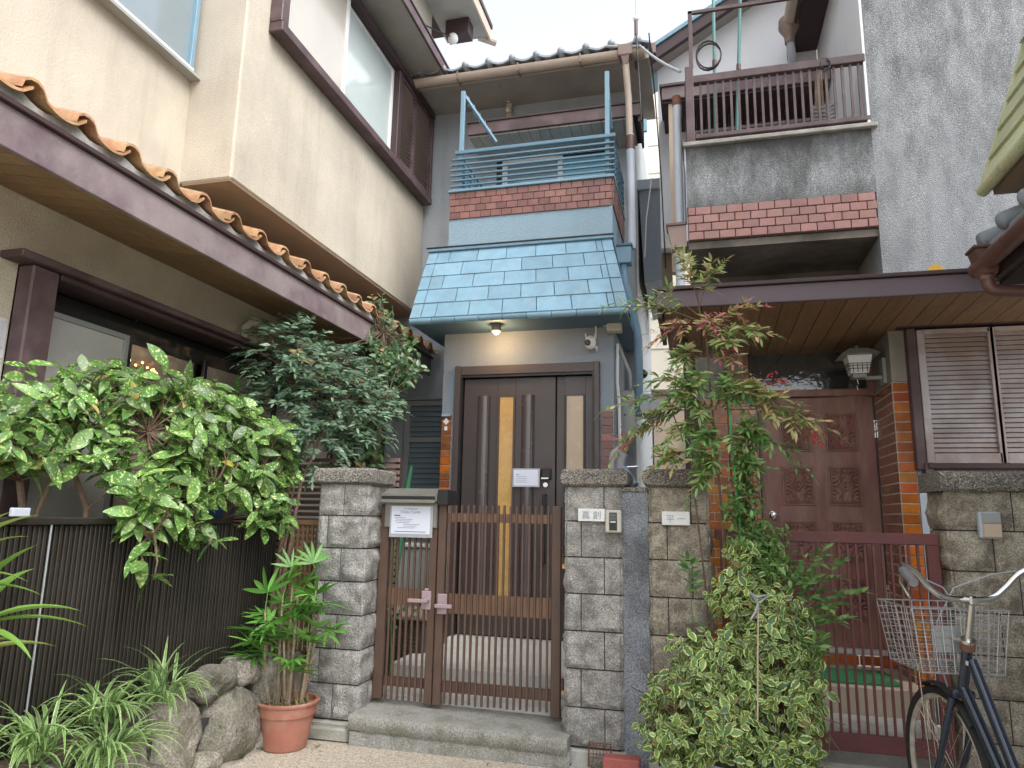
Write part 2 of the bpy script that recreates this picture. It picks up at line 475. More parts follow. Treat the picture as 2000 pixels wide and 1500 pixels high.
class MB:
    def __init__(s):
        s.v, s.f, s.uv = [], [], []

    def add(s, vs, fs, uv=None):
        n = len(s.v)
        s.v.extend(vs)
        s.f.extend([tuple(i + n for i in f) for f in fs])
        if uv:
            s.uv.extend(uv)
        return s

    def box(s, x0, x1, y0, y1, z0, z1, b=0.0):
        if x0 > x1: x0, x1 = x1, x0
        if y0 > y1: y0, y1 = y1, y0
        if z0 > z1: z0, z1 = z1, z0
        c = ((x0 + x1) / 2, (y0 + y1) / 2, (z0 + z1) / 2)
        return s.ob(c, ((x1 - x0) / 2, (y1 - y0) / 2, (z1 - z0) / 2), None, b)

    def ob(s, c, h, R=None, b=0.0):
        """oriented box, optionally chamfered by b"""
        c = Vector(c)
        vs = []
        b = min(b, min(h) * 0.45)
        if b <= 0:
            for z in (-1, 1):
                for y in (-1, 1):
                    for x in (-1, 1):
                        vs.append(Vector((x * h[0], y * h[1], z * h[2])))
            fs = [(0, 2, 3, 1), (4, 5, 7, 6), (0, 1, 5, 4), (2, 6, 7, 3), (0, 4, 6, 2), (1, 3, 7, 5)]
        else:
            idx = {}
            for z in (-1, 1):
                for y in (-1, 1):
                    for x in (-1, 1):
                        for a in range(3):
                            p = [x * h[0], y * h[1], z * h[2]]
                            for k in range(3):
                                if k != a:
                                    p[k] -= (x, y, z)[k] * b
                            idx[(x, y, z, a)] = len(vs)
                            vs.append(Vector(p))
            fs = []
            for a in range(3):
                o = [k for k in range(3) if k != a]
                for sg in (-1, 1):
                    q = []
                    for (i, j) in ((-1, -1), (1, -1), (1, 1), (-1, 1)):
                        k = [0, 0, 0]
                        k[a] = sg; k[o[0]] = i; k[o[1]] = j
                        q.append(idx[(*k, a)])
                    if (sg > 0) == (a == 1):
                        q = q[::-1]
                    fs.append(tuple(q))
            for a in range(3):
                o = [k for k in range(3) if k != a]
                for i in (-1, 1):
                    for j in (-1, 1):
                        k0 = [0, 0, 0]; k1 = [0, 0, 0]
                        k0[a] = -1; k1[a] = 1
                        k0[o[0]] = k1[o[0]] = i
                        k0[o[1]] = k1[o[1]] = j
                        q = [idx[(*k0, o[0])], idx[(*k1, o[0])], idx[(*k1, o[1])], idx[(*k0, o[1])]]
                        fs.append(tuple(q))
            for x in (-1, 1):
                for y in (-1, 1):
                    for z in (-1, 1):
                        fs.append((idx[(x, y, z, 0)], idx[(x, y, z, 1)], idx[(x, y, z, 2)]))
        if R is not None:
            vs = [R @ v for v in vs]
        return s.add([v + c for v in vs], fs)

    def bar(s, p, q, w, h, up=(0, 0, 1), b=0.0):
        """box from p to q with cross-section w (sideways) x h (along up)"""
        p, q = Vector(p), Vector(q)
        d = q - p
        z = d.normalized()
        u = Vector(up)
        x = u.cross(z)
        if x.length < 1e-5:
            x = Vector((1, 0, 0)).cross(z)
        x.normalize()
        y = z.cross(x)
        R = Matrix((x, y, z)).transposed()
        return s.ob((p + q) / 2, (w / 2, h / 2, d.length / 2), R, b)

    def tube(s, pts, r, n=8, cap=True):
        pts = [Vector(p) for p in pts]
        rs = r if isinstance(r, (list, tuple)) else [r] * len(pts)
        vs, fs = [], []
        t = (pts[1] - pts[0]).normalized()
        a = Vector((0, 0, 1)) if abs(t.z) < 0.9 else Vector((1, 0, 0))
        x = a.cross(t).normalized()
        for i, p in enumerate(pts):
            if i == 0:
                t = pts[1] - pts[0]
            elif i == len(pts) - 1:
                t = pts[-1] - pts[-2]
            else:
                t = (pts[i + 1] - p).normalized() + (p - pts[i - 1]).normalized()
            if t.length < 1e-9:
                t = Vector((0, 0, 1))
            t.normalize()
            x = x - t * x.dot(t)
            if x.length < 1e-6:
                x = t.orthogonal()
            x.normalize()
            y = t.cross(x)
            for k in range(n):
                an = 2 * pi * k / n
                vs.append(p + (x * cos(an) + y * sin(an)) * rs[i])
        for i in range(len(pts) - 1):
            for k in range(n):
                k2 = (k + 1) % n
                fs.append((i * n + k, i * n + k2, (i + 1) * n + k2, (i + 1) * n + k))
        if cap:
            fs.append(tuple(range(n))[::-1])
            fs.append(tuple((len(pts) - 1) * n + k for k in range(n)))
        return s.add(vs, fs)

    def lathe(s, prof, c=(0, 0, 0), n=24, axis='z'):
        c = Vector(c)
        vs, fs = [], []
        for (r, z) in prof:
            for k in range(n):
                a = 2 * pi * k / n
                p = Vector((r * cos(a), r * sin(a), z))
                if axis == 'y':
                    p = Vector((p.x, p.z, p.y))
                elif axis == 'x':
                    p = Vector((p.z, p.x, p.y))
                vs.append(c + p)
        for i in range(len(prof) - 1):
            for k in range(n):
                k2 = (k + 1) % n
                fs.append((i * n + k, i * n + k2, (i + 1) * n + k2, (i + 1) * n + k))
        return s.add(vs, fs)

    def prism(s, poly, d):
        """closed polygon (3D points) swept along vector d"""
        n = len(poly)
        d = Vector(d)
        vs = [Vector(p) for p in poly] + [Vector(p) + d for p in poly]
        fs = [tuple(range(n))[::-1], tuple(range(n, 2 * n))]
        for k in range(n):
            k2 = (k + 1) % n
            fs.append((k, k2, n + k2, n + k))
        return s.add(vs, fs)

    def sphere(s, c, r, n=10, m=6, sc=(1, 1, 1)):
        c = Vector(c)
        vs, fs = [], []
        for i in range(m + 1):
            th = pi * i / m
            for k in range(n):
                a = 2 * pi * k / n
                vs.append(c + Vector((r * sin(th) * cos(a) * sc[0], r * sin(th) * sin(a) * sc[1], r * cos(th) * sc[2])))
        for i in range(m):
            for k in range(n):
                k2 = (k + 1) % n
                fs.append((i * n + k, (i + 1) * n + k, (i + 1) * n + k2, i * n + k2))
        return s.add(vs, fs)

    def mesh(s, name, mat, org=None, smooth=False):
        me = bpy.data.meshes.new(name)
        o = org or Vector((0, 0, 0))
        me.from_pydata([tuple(Vector(v) - o) for v in s.v], [], s.f)
        if s.uv:
            l = me.uv_layers.new(name='UVMap')
            for i, lp in enumerate(me.loops):
                l.data[i].uv = s.uv[lp.vertex_index]
        if smooth:
            me.polygons.foreach_set('use_smooth', [True] * len(me.polygons))
            if smooth != 'all':
                try:
                    me.set_sharp_from_angle(angle=radians(38))
                except Exception:
                    pass
        me.materials.append(MATS[mat])
        return me

    def build(s, name, mat, parent=None, smooth=False):
        org = ORG.get(parent.name, Vector((0, 0, 0))) if parent else Vector((0, 0, 0))
        o = bpy.data.objects.new(name, s.mesh(name, mat, org, smooth))
        COL.objects.link(o)
        if parent:
            o.parent = parent
        ORG[o.name] = org
        return o


def put(me, name, parent, loc, rot=None, scale=None):
    """an object sharing mesh data, at a world location, below parent"""
    o = bpy.data.objects.new(name, me)
    COL.objects.link(o)
    org = Vector((0, 0, 0))
    if parent:
        o.parent = parent
        org = ORG.get(parent.name, org)
    l = Vector(loc)
    if isinstance(rot, Matrix):
        mt = Matrix.Translation(l - org) @ rot.to_4x4()
        if scale:
            mt = mt @ Matrix.Diagonal((*((scale,) * 3 if isinstance(scale, (int, float)) else scale), 1))
        o.matrix_basis = mt
    else:
        o.location = l - org
        if rot:
            o.rotation_euler = rot
        if scale:
            o.scale = (scale,) * 3 if isinstance(scale, (int, float)) else scale
    ORG[o.name] = l
    return o


def tag(o, label=None, cat=None, group=None, kind=None):
    if label: o['label'] = label
    if cat: o['category'] = cat
    if group: o['group'] = group
    if kind: o['kind'] = kind
    return o


def thing(name, label, cat, loc, group=None, rotz=0):
    o = bpy.data.objects.new(name, None)
    o.empty_display_size = 0.1
    COL.objects.link(o)
    o.location = loc
    o.rotation_euler = (0, 0, rotz)
    ORG[o.name] = Vector((0, 0, 0)) if rotz else Vector(loc)
    return tag(o, label, cat, group)


def B(name, mat, parent, x0, x1, y0, y1, z0, z1, b=0.0):
    return MB().box(x0, x1, y0, y1, z0, z1, b).build(name, mat, parent)


def tri_bricks(parent, name, mat, axis, fixed, a0, a1, z0, z1, w, h, gap=0.006, th=0.012, mats=None, off=0.5, seed=1):
    """running-bond tiles on a wall plane. axis 'x': plane y=fixed facing -y; 'x+': y plane; 'y': plane x=fixed facing +x ; 'y-': facing -x"""
    rr = random.Random(seed)
    cache = {}
    rows = max(1, round((z1 - z0) / h))
    h = (z1 - z0) / rows
    for r in range(rows):
        zc = z0 + (r + 0.5) * h
        e = a0 - (w * off if r % 2 else 0)
        while e < a1 - 1e-4:
            s_, t_ = max(e, a0), min(e + w, a1)
            e += w
            if t_ - s_ < 0.02:
                continue
            m_ = rr.choice(mats) if mats else mat
            k = (round(t_ - s_, 3), m_)
            if k not in cache:
                hw = (t_ - s_ - gap) / 2
                hh = (h - gap) / 2
                b = MB().ob((0, 0, 0), (hw, th / 2, hh) if axis[0] == 'x' else (th / 2, hw, hh), None, 0.0025)
                cache[k] = b.mesh(name, m_)
            c = (s_ + t_) / 2
            j = rr.uniform(-0.001, 0.001)
            if axis == 'x':
                loc = (c, fixed - th / 2 + j, zc)
            elif axis == 'y':
                loc = (fixed + th / 2 + j, c, zc)
            else:
                loc = (fixed - th / 2 + j, c, zc)
            put(cache[k], name, parent, loc)


def text(body, size, loc, mat, parent, name='lettering', rot=(pi / 2, 0, 0), align='CENTER'):
    c = bpy.data.curves.new(name, 'FONT')
    c.body = body
    c.size = size
    c.align_x = align
    c.extrude = 0.0003
    c.materials.append(MATS[mat])
    c.resolution_u = 3
    t_ = bpy.data.objects.new(name, c)
    COL.objects.link(t_)
    bpy.context.view_layer.update()
    me = bpy.data.meshes.new_from_object(t_.evaluated_get(bpy.context.evaluated_depsgraph_get()))
    bpy.data.objects.remove(t_)
    me.name = name
    o = bpy.data.objects.new(name, me)
    COL.objects.link(o)
    o.parent = parent
    o.location = Vector(loc) - ORG.get(parent.name, Vector((0, 0, 0)))
    o.rotation_euler = rot
    return o

# ================================================================== the ground
g = MB().box(-60, 60, -60, 90, -0.5, -0.012).build('ground', 'ground_dirt')
tag(g, kind='structure')
st = MB()
# the street's surface, ending at the step and the kerb
poly = [(-2.43, 3.30), (-2.38, 4.02), (-2.02, 4.03), (-0.70, 3.99), (-0.66, 3.99), (9, 3.99), (9, -12), (-9, -12), (-9, -2), (-2.60, 1.0)]
st.prism([(x, y, -0.012) for x, y in poly], (0, 0, 0.016))
tag(st.build('street', 'street'), kind='structure')
apron = MB().box(-0.70, 2.6, 3.995, 4.26, -0.01, 0.012).build('pavement', 'concrete')
tag(apron, kind='structure')
yard = MB().box(-3.19, 2.6, 4.47, 5.05, -0.01, 0.13)
tag(yard.build('courtyard_floor', 'concrete_pale'), kind='structure')

# front step below the brown gate: a chipped slab on a lower footing
stp = thing('front_step', 'worn concrete doorstep slab below the brown gate', 'step', (-1.35, 4.2, 0))
b = MB()
nx = 26
vs, fs = [], []
rr = random.Random(3)
prof = [(4.46, 0.170), (4.02, 0.168), (4.003, 0.160), (3.996, 0.145), (4.0, 0.085), (4.02, 0.080)]
for i in range(nx + 1):
    x = -1.985 + (1.985 - 0.712) * i / nx
    for j, (y, z) in enumerate(prof):
        n_ = noise.noise((x * 9, y * 9, 3))
        e = 0.008 * n_ * (1 if 1 <= j <= 4 else 0.2)
        vs.append((x, y + e + 0.004 * noise.noise((x * 31, 1, j)), z - 0.018 * i / nx + e * 0.6))
for i in range(nx):
    for j in range(len(prof) - 1):
        a = i * len(prof) + j
        fs.append((a, a + 1, a + 1 + len(prof), a + len(prof)))
b.add(vs, fs)
b.add([vs[k] for k in range(len(prof))], [tuple(range(len(prof)))])
b.add([vs[nx * len(prof) + k] for k in range(len(prof))], [tuple(range(len(prof)))])
b.build('slab', 'concrete_moss', stp, 'all')
b = MB()
vs, fs = [], []
for i in range(nx + 1):
    x = -1.975 + (1.975 - 0.70) * i / nx
    j = 0.010 * noise.noise((x * 12, 7, 1))
    vs += [(x, 4.4, 0.082), (x, 4.008 + j, 0.079), (x, 4.000 + j, -0.01)]
for i in range(nx):
    for j in range(2):
        a = i * 3 + j
        fs.append((a, a + 1, a + 4, a + 3))
b.add(vs, fs).build('footing', 'concrete_moss', stp)
po = thing('porch_step', 'pale concrete landing in front of the dark brown entrance door', 'step', (-1.3, 5.2, 0.1))
B('riser_slab', 'concrete_pale', po, -2.02, -0.68, 4.62, 5.95, 0.135, 0.335, 0.006)
B('tread', 'concrete_pale', po, -2.02, -0.68, 4.40, 4.615, 0.10, 0.20, 0.006)

# ================================================================== cream house on the left
LH = thing('cream_house', 'cream stucco house on the left with an orange tiled eave and brown window trim', 'house', (-3.2, 4.0, 0))
XW, XB = -3.2, -2.82
B('lower_wall', 'stucco_lower', LH, -3.36, XW, 1.6, 7.0, 2.515, 2.92)          # above the big window
B('lower_wall', 'stucco_lower', LH, -3.36, XW, 1.0, 2.60, 0.0, 2.515)
B('lower_wall', 'stucco_lower', LH, -3.36, XW, 2.60, 6.1, 0.0, 0.80)
B('lower_wall', 'stucco_lower', LH, -3.36, XW, 6.1, 6.72, 0.0, 2.515)
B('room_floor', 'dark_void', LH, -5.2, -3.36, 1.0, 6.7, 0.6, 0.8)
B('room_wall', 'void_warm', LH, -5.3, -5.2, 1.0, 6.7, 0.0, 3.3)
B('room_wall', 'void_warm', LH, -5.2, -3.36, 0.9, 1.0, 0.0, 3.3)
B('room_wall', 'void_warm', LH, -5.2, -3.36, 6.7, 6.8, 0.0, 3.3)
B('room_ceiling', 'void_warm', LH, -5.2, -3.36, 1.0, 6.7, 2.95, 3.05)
B('recessed_wall', 'stucco_cream', LH, -3.40, XW, -0.5, 3.60, 3.10, 7.6)
B('side_wall', 'stucco_cream', LH, -5.2, -3.40, -0.5, -0.3, 0.0, 7.6)
B('upper_box', 'stucco_cream', LH, -3.40, XB, 3.60, 6.79, 3.385, 7.4, 0.012)
B('overhang_soffit', 'overhang_brown', LH, -3.19, XB - 0.012, 3.612, 6.78, 3.372, 3.384)
# pale cladding stones left of the window post
for k in range(5):
    z1 = 2.19 - k * 0.20
    me = None
    b = MB()
    NX, NZ = 5, 4
    vs, fs = [], []
    for i in range(NX + 1):
        for j in range(NZ + 1):
            y = 2.05 + 0.54 * i / NX
            z = z1 - 0.19 * (1 - j / NZ)
            edge = min(i, NX - i, j, NZ - j) == 0
            vs.append((XW + (0.004 if edge else 0.028 + 0.016 * noise.noise((y * 8, z * 11, k))), y, z))
    for i in range(NX):
        for j in range(NZ):
            a = i * (NZ + 1) + j
            fs.append((a, a + NZ + 1, a + NZ + 2, a + 1))
    b.add(vs, fs).build('cladding_stone', 'stone_white', LH)

# big frosted window under the eave
lw = MB()
lw.box(XW + 0.002, -3.10, 2.60, 2.75, 0.8, 2.47, 0.008)
w1 = lw.build('window_post', 'purple', LH)
B('window_hood', 'purple', LH, -3.34, -3.06, 2.50, 6.25, 2.475, 2.512, 0.006)
B('window_hood_trim', 'purple_dark', LH, -3.30, -3.10, 2.76, 6.1, 2.44, 2.473, 0.004)
B('transom_band', 'black', LH, -3.34, -3.315, 2.76, 6.1, 2.30, 2.438)
for i, (y0, y1, x, m) in enumerate([(2.76, 3.44, -3.30, 'pane_frost'), (3.46, 4.08, -3.33, 'pane_frost_warm'), (4.12, 5.0, -3.30, 'pane_frost_warm'), (5.04, 6.05, -3.33, 'pane_frost')]):
    wd = thing('tmp', None, None, (x, (y0 + y1) / 2, 1.6))
    wd.name = 'window'
    wd.parent = LH
    wd.location = Vector((x, (y0 + y1) / 2, 1.6)) - ORG[LH.name]
    ORG[wd.name] = Vector((x, (y0 + y1) / 2, 1.6))
    zt = 2.33
    fr = MB().box(x - 0.012, x + 0.014, y0, y0 + 0.035, 0.80, zt, 0.003).box(x - 0.012, x + 0.014, y1 - 0.035, y1, 0.80, zt, 0.003)
    fr.box(x - 0.012, x + 0.012, y0 + 0.035, y1 - 0.035, zt - 0.03, zt).box(x - 0.012, x + 0.012, y0 + 0.035, y1 - 0.035, 0.80, 0.86)
    fr.build('frame', 'black' if i else 'metal_gray', wd)
    B('pane', m, wd, x - 0.003, x + 0.003, y0 + 0.035, y1 - 0.035, 0.86, zt - 0.03)
B('window_sill', 'purple', LH, -3.34, -3.14, 2.75, 6.1, 0.745, 0.798, 0.005)
# corner board at the wall's far end
B('corner_post', 'purple_dark', LH, -3.24, -3.12, 6.62, 6.76, 0.0, 2.80, 0.006)

# eave: soffit planks, fascia, mortar bed, S-shaped orange tiles
y = 1.0
k = 0
while y < 6.58:
    w = 0.118
    b = MB()
    b.prism([(-3.195, y, 2.817), (-2.622, y, 2.705), (-2.622, y, 2.722), (-3.195, y, 2.834)], (0, w - 0.005, 0))
    b.build('soffit_plank', 'soffit_wood', LH)
    y += w
B('fascia', 'purple_faded', LH, -2.62, -2.595, 1.0, 6.62, 2.690, 2.862, 0.003)
B('fascia_cap', 'purple_dark', LH, -2.63, -2.575, 1.0, 6.63, 2.864, 2.888, 0.003)
b = MB()                                         # mortar bed with an uneven lip
vs, fs = [], []
n = 150
for i in range(n + 1):
    yy = 1.0 + 5.62 * i / n
    zt = 2.935 + 0.018 * cos(2 * pi * (yy - 1.98) / 0.262) + 0.006 * noise.noise((0, yy * 14, 2))
    xf = -2.592 + 0.010 * noise.noise((1, yy * 9, 5))
    vs += [(xf, yy, 2.889), (xf, yy, zt), (-2.9, yy, zt + 0.10), (-2.9, yy, 2.889)]
for i in range(n):
    for j in range(3):
        a = i * 4 + j
        fs.append((a, a + 1, a + 5, a + 4))
b.add(vs, fs).build('mortar_bed', 'mortar', LH)


def s_tile(L, pitch, rise, th=0.013, name='roof_tile', mat='tile_orange', r=0.052, n=16):
    """tile along +y (width) and -x (length, rising): a high roll beside a shallow pan"""
    def prof(t):
        yy = t * (pitch + 0.045)
        rw = 2 * r
        if yy < rw:
            a = pi * yy / rw
            return (r - r * cos(a), 0.012 + r * 1.02 * sin(a) ** 0.8)
        u = (yy - rw) / (pitch + 0.045 - rw)
        return (yy, 0.012 - 0.030 * sin(pi * min(u, 1.0)) + (0.02 * max(0, u - 0.8) / 0.2))
    b = MB()
    vs, fs = [], []
    for e in (0, 1):
        x = -L * e
        zr = rise * e
        for side in (0, 1):
            for i in range(n + 1):
                yy, zz = prof(i / n)
                vs.append((x, yy, zz + zr - side * th))
    m = n + 1
    for i in range(n):
        fs.append((i, i + 1, 2 * m + i + 1, 2 * m + i))
        fs.append((m + i + 1, m + i, 3 * m + i, 3 * m + i + 1))
        fs.append((i + 1, i, m + i, m + i + 1))
    fs.append((0, 2 * m, 3 * m, m))
    fs.append((n, m + n, 3 * m + n, 2 * m + n))
    b.add(vs, fs)
    return b.mesh(name, mat, smooth=True)


me = s_tile(0.36, 0.262, 0.11)
y = 1.98 - 0.262 * 4
i = 0
while y < 6.45:
    put(me, 'roof_tile', LH, (-2.555 + random.uniform(-0.006, 0.006), y, 2.945 + random.uniform(-0.003, 0.003)), (0, 0, random.uniform(-0.012, 0.012)))
    if y < 3.35:
        put(me, 'roof_tile', LH, (-2.86, y, 2.945 + 0.105), (0, 0, 0))
    y += 0.262

# upper sliding window with purple trim and louvred shutter on the projecting wall
UW = thing('tmp', None, None, (XB, 5.3, 5.0))
UW.name = 'bay_window'
UW.parent = LH
UW.location = Vector((XB, 5.3, 5.0)) - ORG[LH.name]
ORG[UW.name] = Vector((XB, 5.3, 5.0))
Y0, Y1, YP = 3.84, 6.74, 5.80
Z0, Z1 = 4.60, 5.66
XO = XB + 0.10
f = MB()
f.box(XB, XO + 0.01, Y0, Y1, Z0, Z0 + 0.075, 0.006)
f.build('sill_beam', 'purple', UW)
MB().box(XB, XO + 0.01, Y0, Y1, Z1 - 0.05, Z1 + 0.02, 0.006).build('head_beam', 'purple_dark', UW)
MB().box(XB, XO, Y0, Y0 + 0.09, Z0 + 0.076, Z1 - 0.052, 0.006).build('post', 'purple', UW)
MB().box(XB, XO, YP, YP + 0.09, Z0 + 0.076, Z1 - 0.052, 0.006).build('post', 'purple_dark', UW)
MB().box(XB, XO, Y1 - 0.05, Y1, Z0 + 0.076, Z1 - 0.052, 0.006).build('post', 'purple', UW)
ym = 4.80
for (a, c, x, m) in ((Y0 + 0.092, ym + 0.02, XB + 0.055, 'pane_pale'), (ym - 0.02, YP - 0.002, XB + 0.025, 'pane_mirror')):
    q = MB()
    q.box(x - 0.010, x + 0.012, a, a + 0.045, Z0 + 0.078, Z1 - 0.054, 0.002).box(x - 0.010, x + 0.012, c - 0.045, c, Z0 + 0.078, Z1 - 0.054, 0.002)
    q.box(x - 0.010, x + 0.010, a + 0.045, c - 0.045, Z0 + 0.078, Z0 + 0.12).box(x - 0.010, x + 0.010, a + 0.045, c - 0.045, Z1 - 0.09, Z1 - 0.054)
    q.build('sash', 'plastic_white', UW)
    B('pane', m, UW, x - 0.002, x + 0.003, a + 0.045, c - 0.045, Z0 + 0.12, Z1 - 0.09)
B('shutter_back', 'dark_void', UW, XB + 0.002, XB + 0.02, YP + 0.09, Y1 - 0.05, Z0 + 0.076, Z1 - 0.052)
for a, c in ((YP + 0.09, 6.235), (6.255, Y1 - 0.05)):
    q = MB()
    q.box(XB + 0.05, XB + 0.085, a, a + 0.022, Z0 + 0.08, Z1 - 0.055).box(XB + 0.05, XB + 0.085, c - 0.022, c, Z0 + 0.08, Z1 - 0.055)
    q.box(XB + 0.05, XB + 0.085, a + 0.022, c - 0.022, Z0 + 0.08, Z0 + 0.13).box(XB + 0.05, XB + 0.085, a + 0.022, c - 0.022, Z1 - 0.095, Z1 - 0.055)
    sh = q.build('shutter', 'purple', UW)
    sme = MB().bar((0, -(c - a) / 2 + 0.024, 0), (0, (c - a) / 2 - 0.024, 0), 0.005, 0.020, up=(0.75, 0, 0.65)).mesh('slat', 'slat_brown')
    ns = 20
    for j in range(ns):
        o = put(sme, 'slat', UW, (XB + 0.066, (a + c) / 2, Z0 + 0.142 + (Z1 - Z0 - 0.25) * j / (ns - 1)))

# narrow roof above that window: soffit slab with purple edge
hood = MB().box(XB, -2.42, 3.6, 6.96, 5.78, 5.80)
hood.build('hood_soffit', 'soffit_gray', LH)
B('hood_edge', 'purple', LH, -2.42, -2.395, 3.6, 6.985, 5.76, 5.86, 0.004)
B('hood_edge', 'purple', LH, XB, -2.42, 6.96, 6.985, 5.76, 5.86, 0.004)
B('hood_top', 'purple_dark', LH, XB, -2.385, 3.6, 6.99, 5.862, 5.885, 0.003)
# main roof gable edge far above
g2 = MB().prism([(-3.4, 7.0, 7.2), (-2.30, 7.0, 6.95), (-2.30, 7.0, 7.02), (-3.4, 7.0, 7.28)], (0, 0.75, 0))
g2 = MB().box(XB, -2.30, 3.4, 7.30, 6.98, 7.04).build('roof_soffit', 'soffit_gray', LH)
B('roof_edge', 'gutter_beige', LH, -2.30, -2.275, 3.4, 7.33, 6.95, 7.10, 0.004)
B('roof_slab', 'purple_dark', LH, -5.2, -2.26, 3.4, 7.34, 7.105, 7.16)
MB().box(-2.70, -2.42, 6.90, 7.08, 6.78, 6.975, 0.004).build('beam_end', 'purple_dark', LH)
MB().tube([(-2.42, 7.3, 7.0), (-2.24, 7.42, 6.98)], 0.045, 10).build('gutter_end', 'gutter_beige', LH)
cb = MB().tube([(XB + 0.02, 5.6, 6.9), (XB + 0.03, 6.0, 6.5), (XB + 0.05, 6.5, 6.62), (-2.62, 6.86, 6.72)], 0.008, 6)
cb.build('cable', 'wire_cable', LH)
MB().sphere((-2.60, 6.9, 6.72), 0.06, 12, 8, (1, 1, 1.1)).build('cable_insulator', 'plastic_white', LH, True)

# small aluminium window on the recessed wall
RW = thing('tmp', None, None, (XW, 3.0, 4.6))
RW.name = 'small_window'
RW.parent = LH
RW.location = Vector((XW, 3.0, 4.6)) - ORG[LH.name]
ORG[RW.name] = Vector((XW, 3.0, 4.6))
q = MB().box(XW, XW + 0.05, 1.9, 3.56, 4.135, 4.175, 0.004).box(XW, XW + 0.05, 1.9, 3.56, 5.3, 5.34, 0.004)
q.build('frame', 'plastic_white', RW)
q = MB().box(XW, XW + 0.045, 3.525, 3.56, 4.176, 5.299, 0.003).build('frame', 'paint_blue', RW)
B('pane', 'pane_bluegray', RW, XW + 0.01, XW + 0.016, 2.55, 3.525, 4.176, 5.299)
B('pane', 'pane_pale', RW, XW + 0.018, XW + 0.024, 1.9, 2.60, 4.176, 5.299)
B('sash', 'plastic_white', RW, XW + 0.01, XW + 0.03, 2.56, 2.59, 4.176, 5.299)
B('drip_strip', 'metal_gray', RW, XW, XW + 0.075, 1.88, 3.60, 4.112, 4.132)

# pale conduit elbow on the lower wall below the soffit
MB().tube([(-3.16, 4.35, 2.50), (-3.16, 4.35, 2.62), (-3.13, 4.37, 2.66), (-3.12, 4.42, 2.67), (-3.11, 4.50, 2.66), (-3.10, 5.0, 2.66)], 0.028, 10).build('conduit', 'plastic_beige', LH, True)

# chandelier glow inside the left room
ch = thing('chandelier', 'small chandelier of warm glass beads glowing behind the frosted window', 'chandelier', (-3.55, 3.75, 2.20))
MB().tube([(-3.55, 3.75, 2.94), (-3.55, 3.75, 2.28)], 0.006, 6).build('stem', 'brass', ch)
MB().lathe([(0.02, 2.28), (0.13, 2.27), (0.14, 2.25), (0.02, 2.25)], (-3.55, 3.75, 0), 20).build('ring', 'brass', ch)
bm_ = MB().sphere((0, 0, 0), 0.008, 8, 5).mesh('bead', 'bulb_small', smooth='all')
rr = random.Random(5)
for k in range(26):
    a = 2 * pi * k / 26
    put(bm_, 'bead', ch, (-3.55 + 0.13 * cos(a), 3.75 + 0.18 * sin(a), 2.235 - 0.05 * rr.random()))

# ================================================================== blue-grey house in the middle
BH = thing('blue_house', 'narrow blue-grey stucco house with a shingled blue awning over a dark entrance door', 'house', (-1.4, 6.0, 0))
YF, YM = 5.85, 6.8
XL, XR = -2.172, -0.662
B('main_wall', 'stucco_gray', BH, -3.35, -0.56, YM, 7.1, 0.0, 5.92)
B('side_wall', 'stucco_gray', BH, -0.86, -0.56, 7.1, 12.0, 0.0, 5.92)
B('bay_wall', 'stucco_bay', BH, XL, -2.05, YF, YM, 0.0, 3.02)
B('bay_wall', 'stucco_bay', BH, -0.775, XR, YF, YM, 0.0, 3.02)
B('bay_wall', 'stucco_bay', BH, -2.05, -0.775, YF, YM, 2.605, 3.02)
B('bay_wall_upper', 'stucco_blue', BH, XL, XR, YF, YM, 3.02, 4.00)
B('parapet', 'grout_dark', BH, XL, XR, YF, YM, 4.00, 4.262)
B('parapet_cap', 'paint_blue', BH, XL - 0.015, XR + 0.02, YF - 0.03, YM, 4.264, 4.290, 0.004)
tri_bricks(BH, 'facing_tile', 'brick_red', 'x', YF, XL, XR, 4.0, 4.262, 0.1, 0.0655, 0.005, seed=2)
tri_bricks(BH, 'facing_tile', 'brick_red', 'y', XR, YF, YM, 4.0, 4.262, 0.1, 0.0655, 0.005, seed=3)

# tiles beside the door
for (a, c, s_) in ((XL + 0.004, -2.078, 11), (-0.762, XR - 0.004, 12)):
    rr = random.Random(s_)
    z = 2.185
    b1 = MB().ob((0, 0, 0), ((c - a) / 2, 0.006, 0.029), None, 0.003)
    mA, mB_ = b1.mesh('facing_tile', 'brick_orange'), b1.mesh('facing_tile', 'brick_brown')
    B('tile_bed', 'grout', BH, a - 0.002, c + 0.002, YF - 0.003, YF + 0.002, 0.34, 2.187)
    j = 0
    while z > 0.36:
        m_ = mA if (rr.random() < (0.6 if j > 6 else 0.35) and s_ == 11) else (mB_ if s_ == 11 else bpy.data.meshes['facing_tile'])
        if s_ == 12:
            if 'side_red' not in bpy.data.meshes:
                b1.mesh('side_red', 'brick_red')
            m_ = bpy.data.meshes['side_red']
        put(m_, 'facing_tile', BH, ((a + c) / 2, YF - 0.008, z - 0.030))
        z -= 0.0645
        j += 1

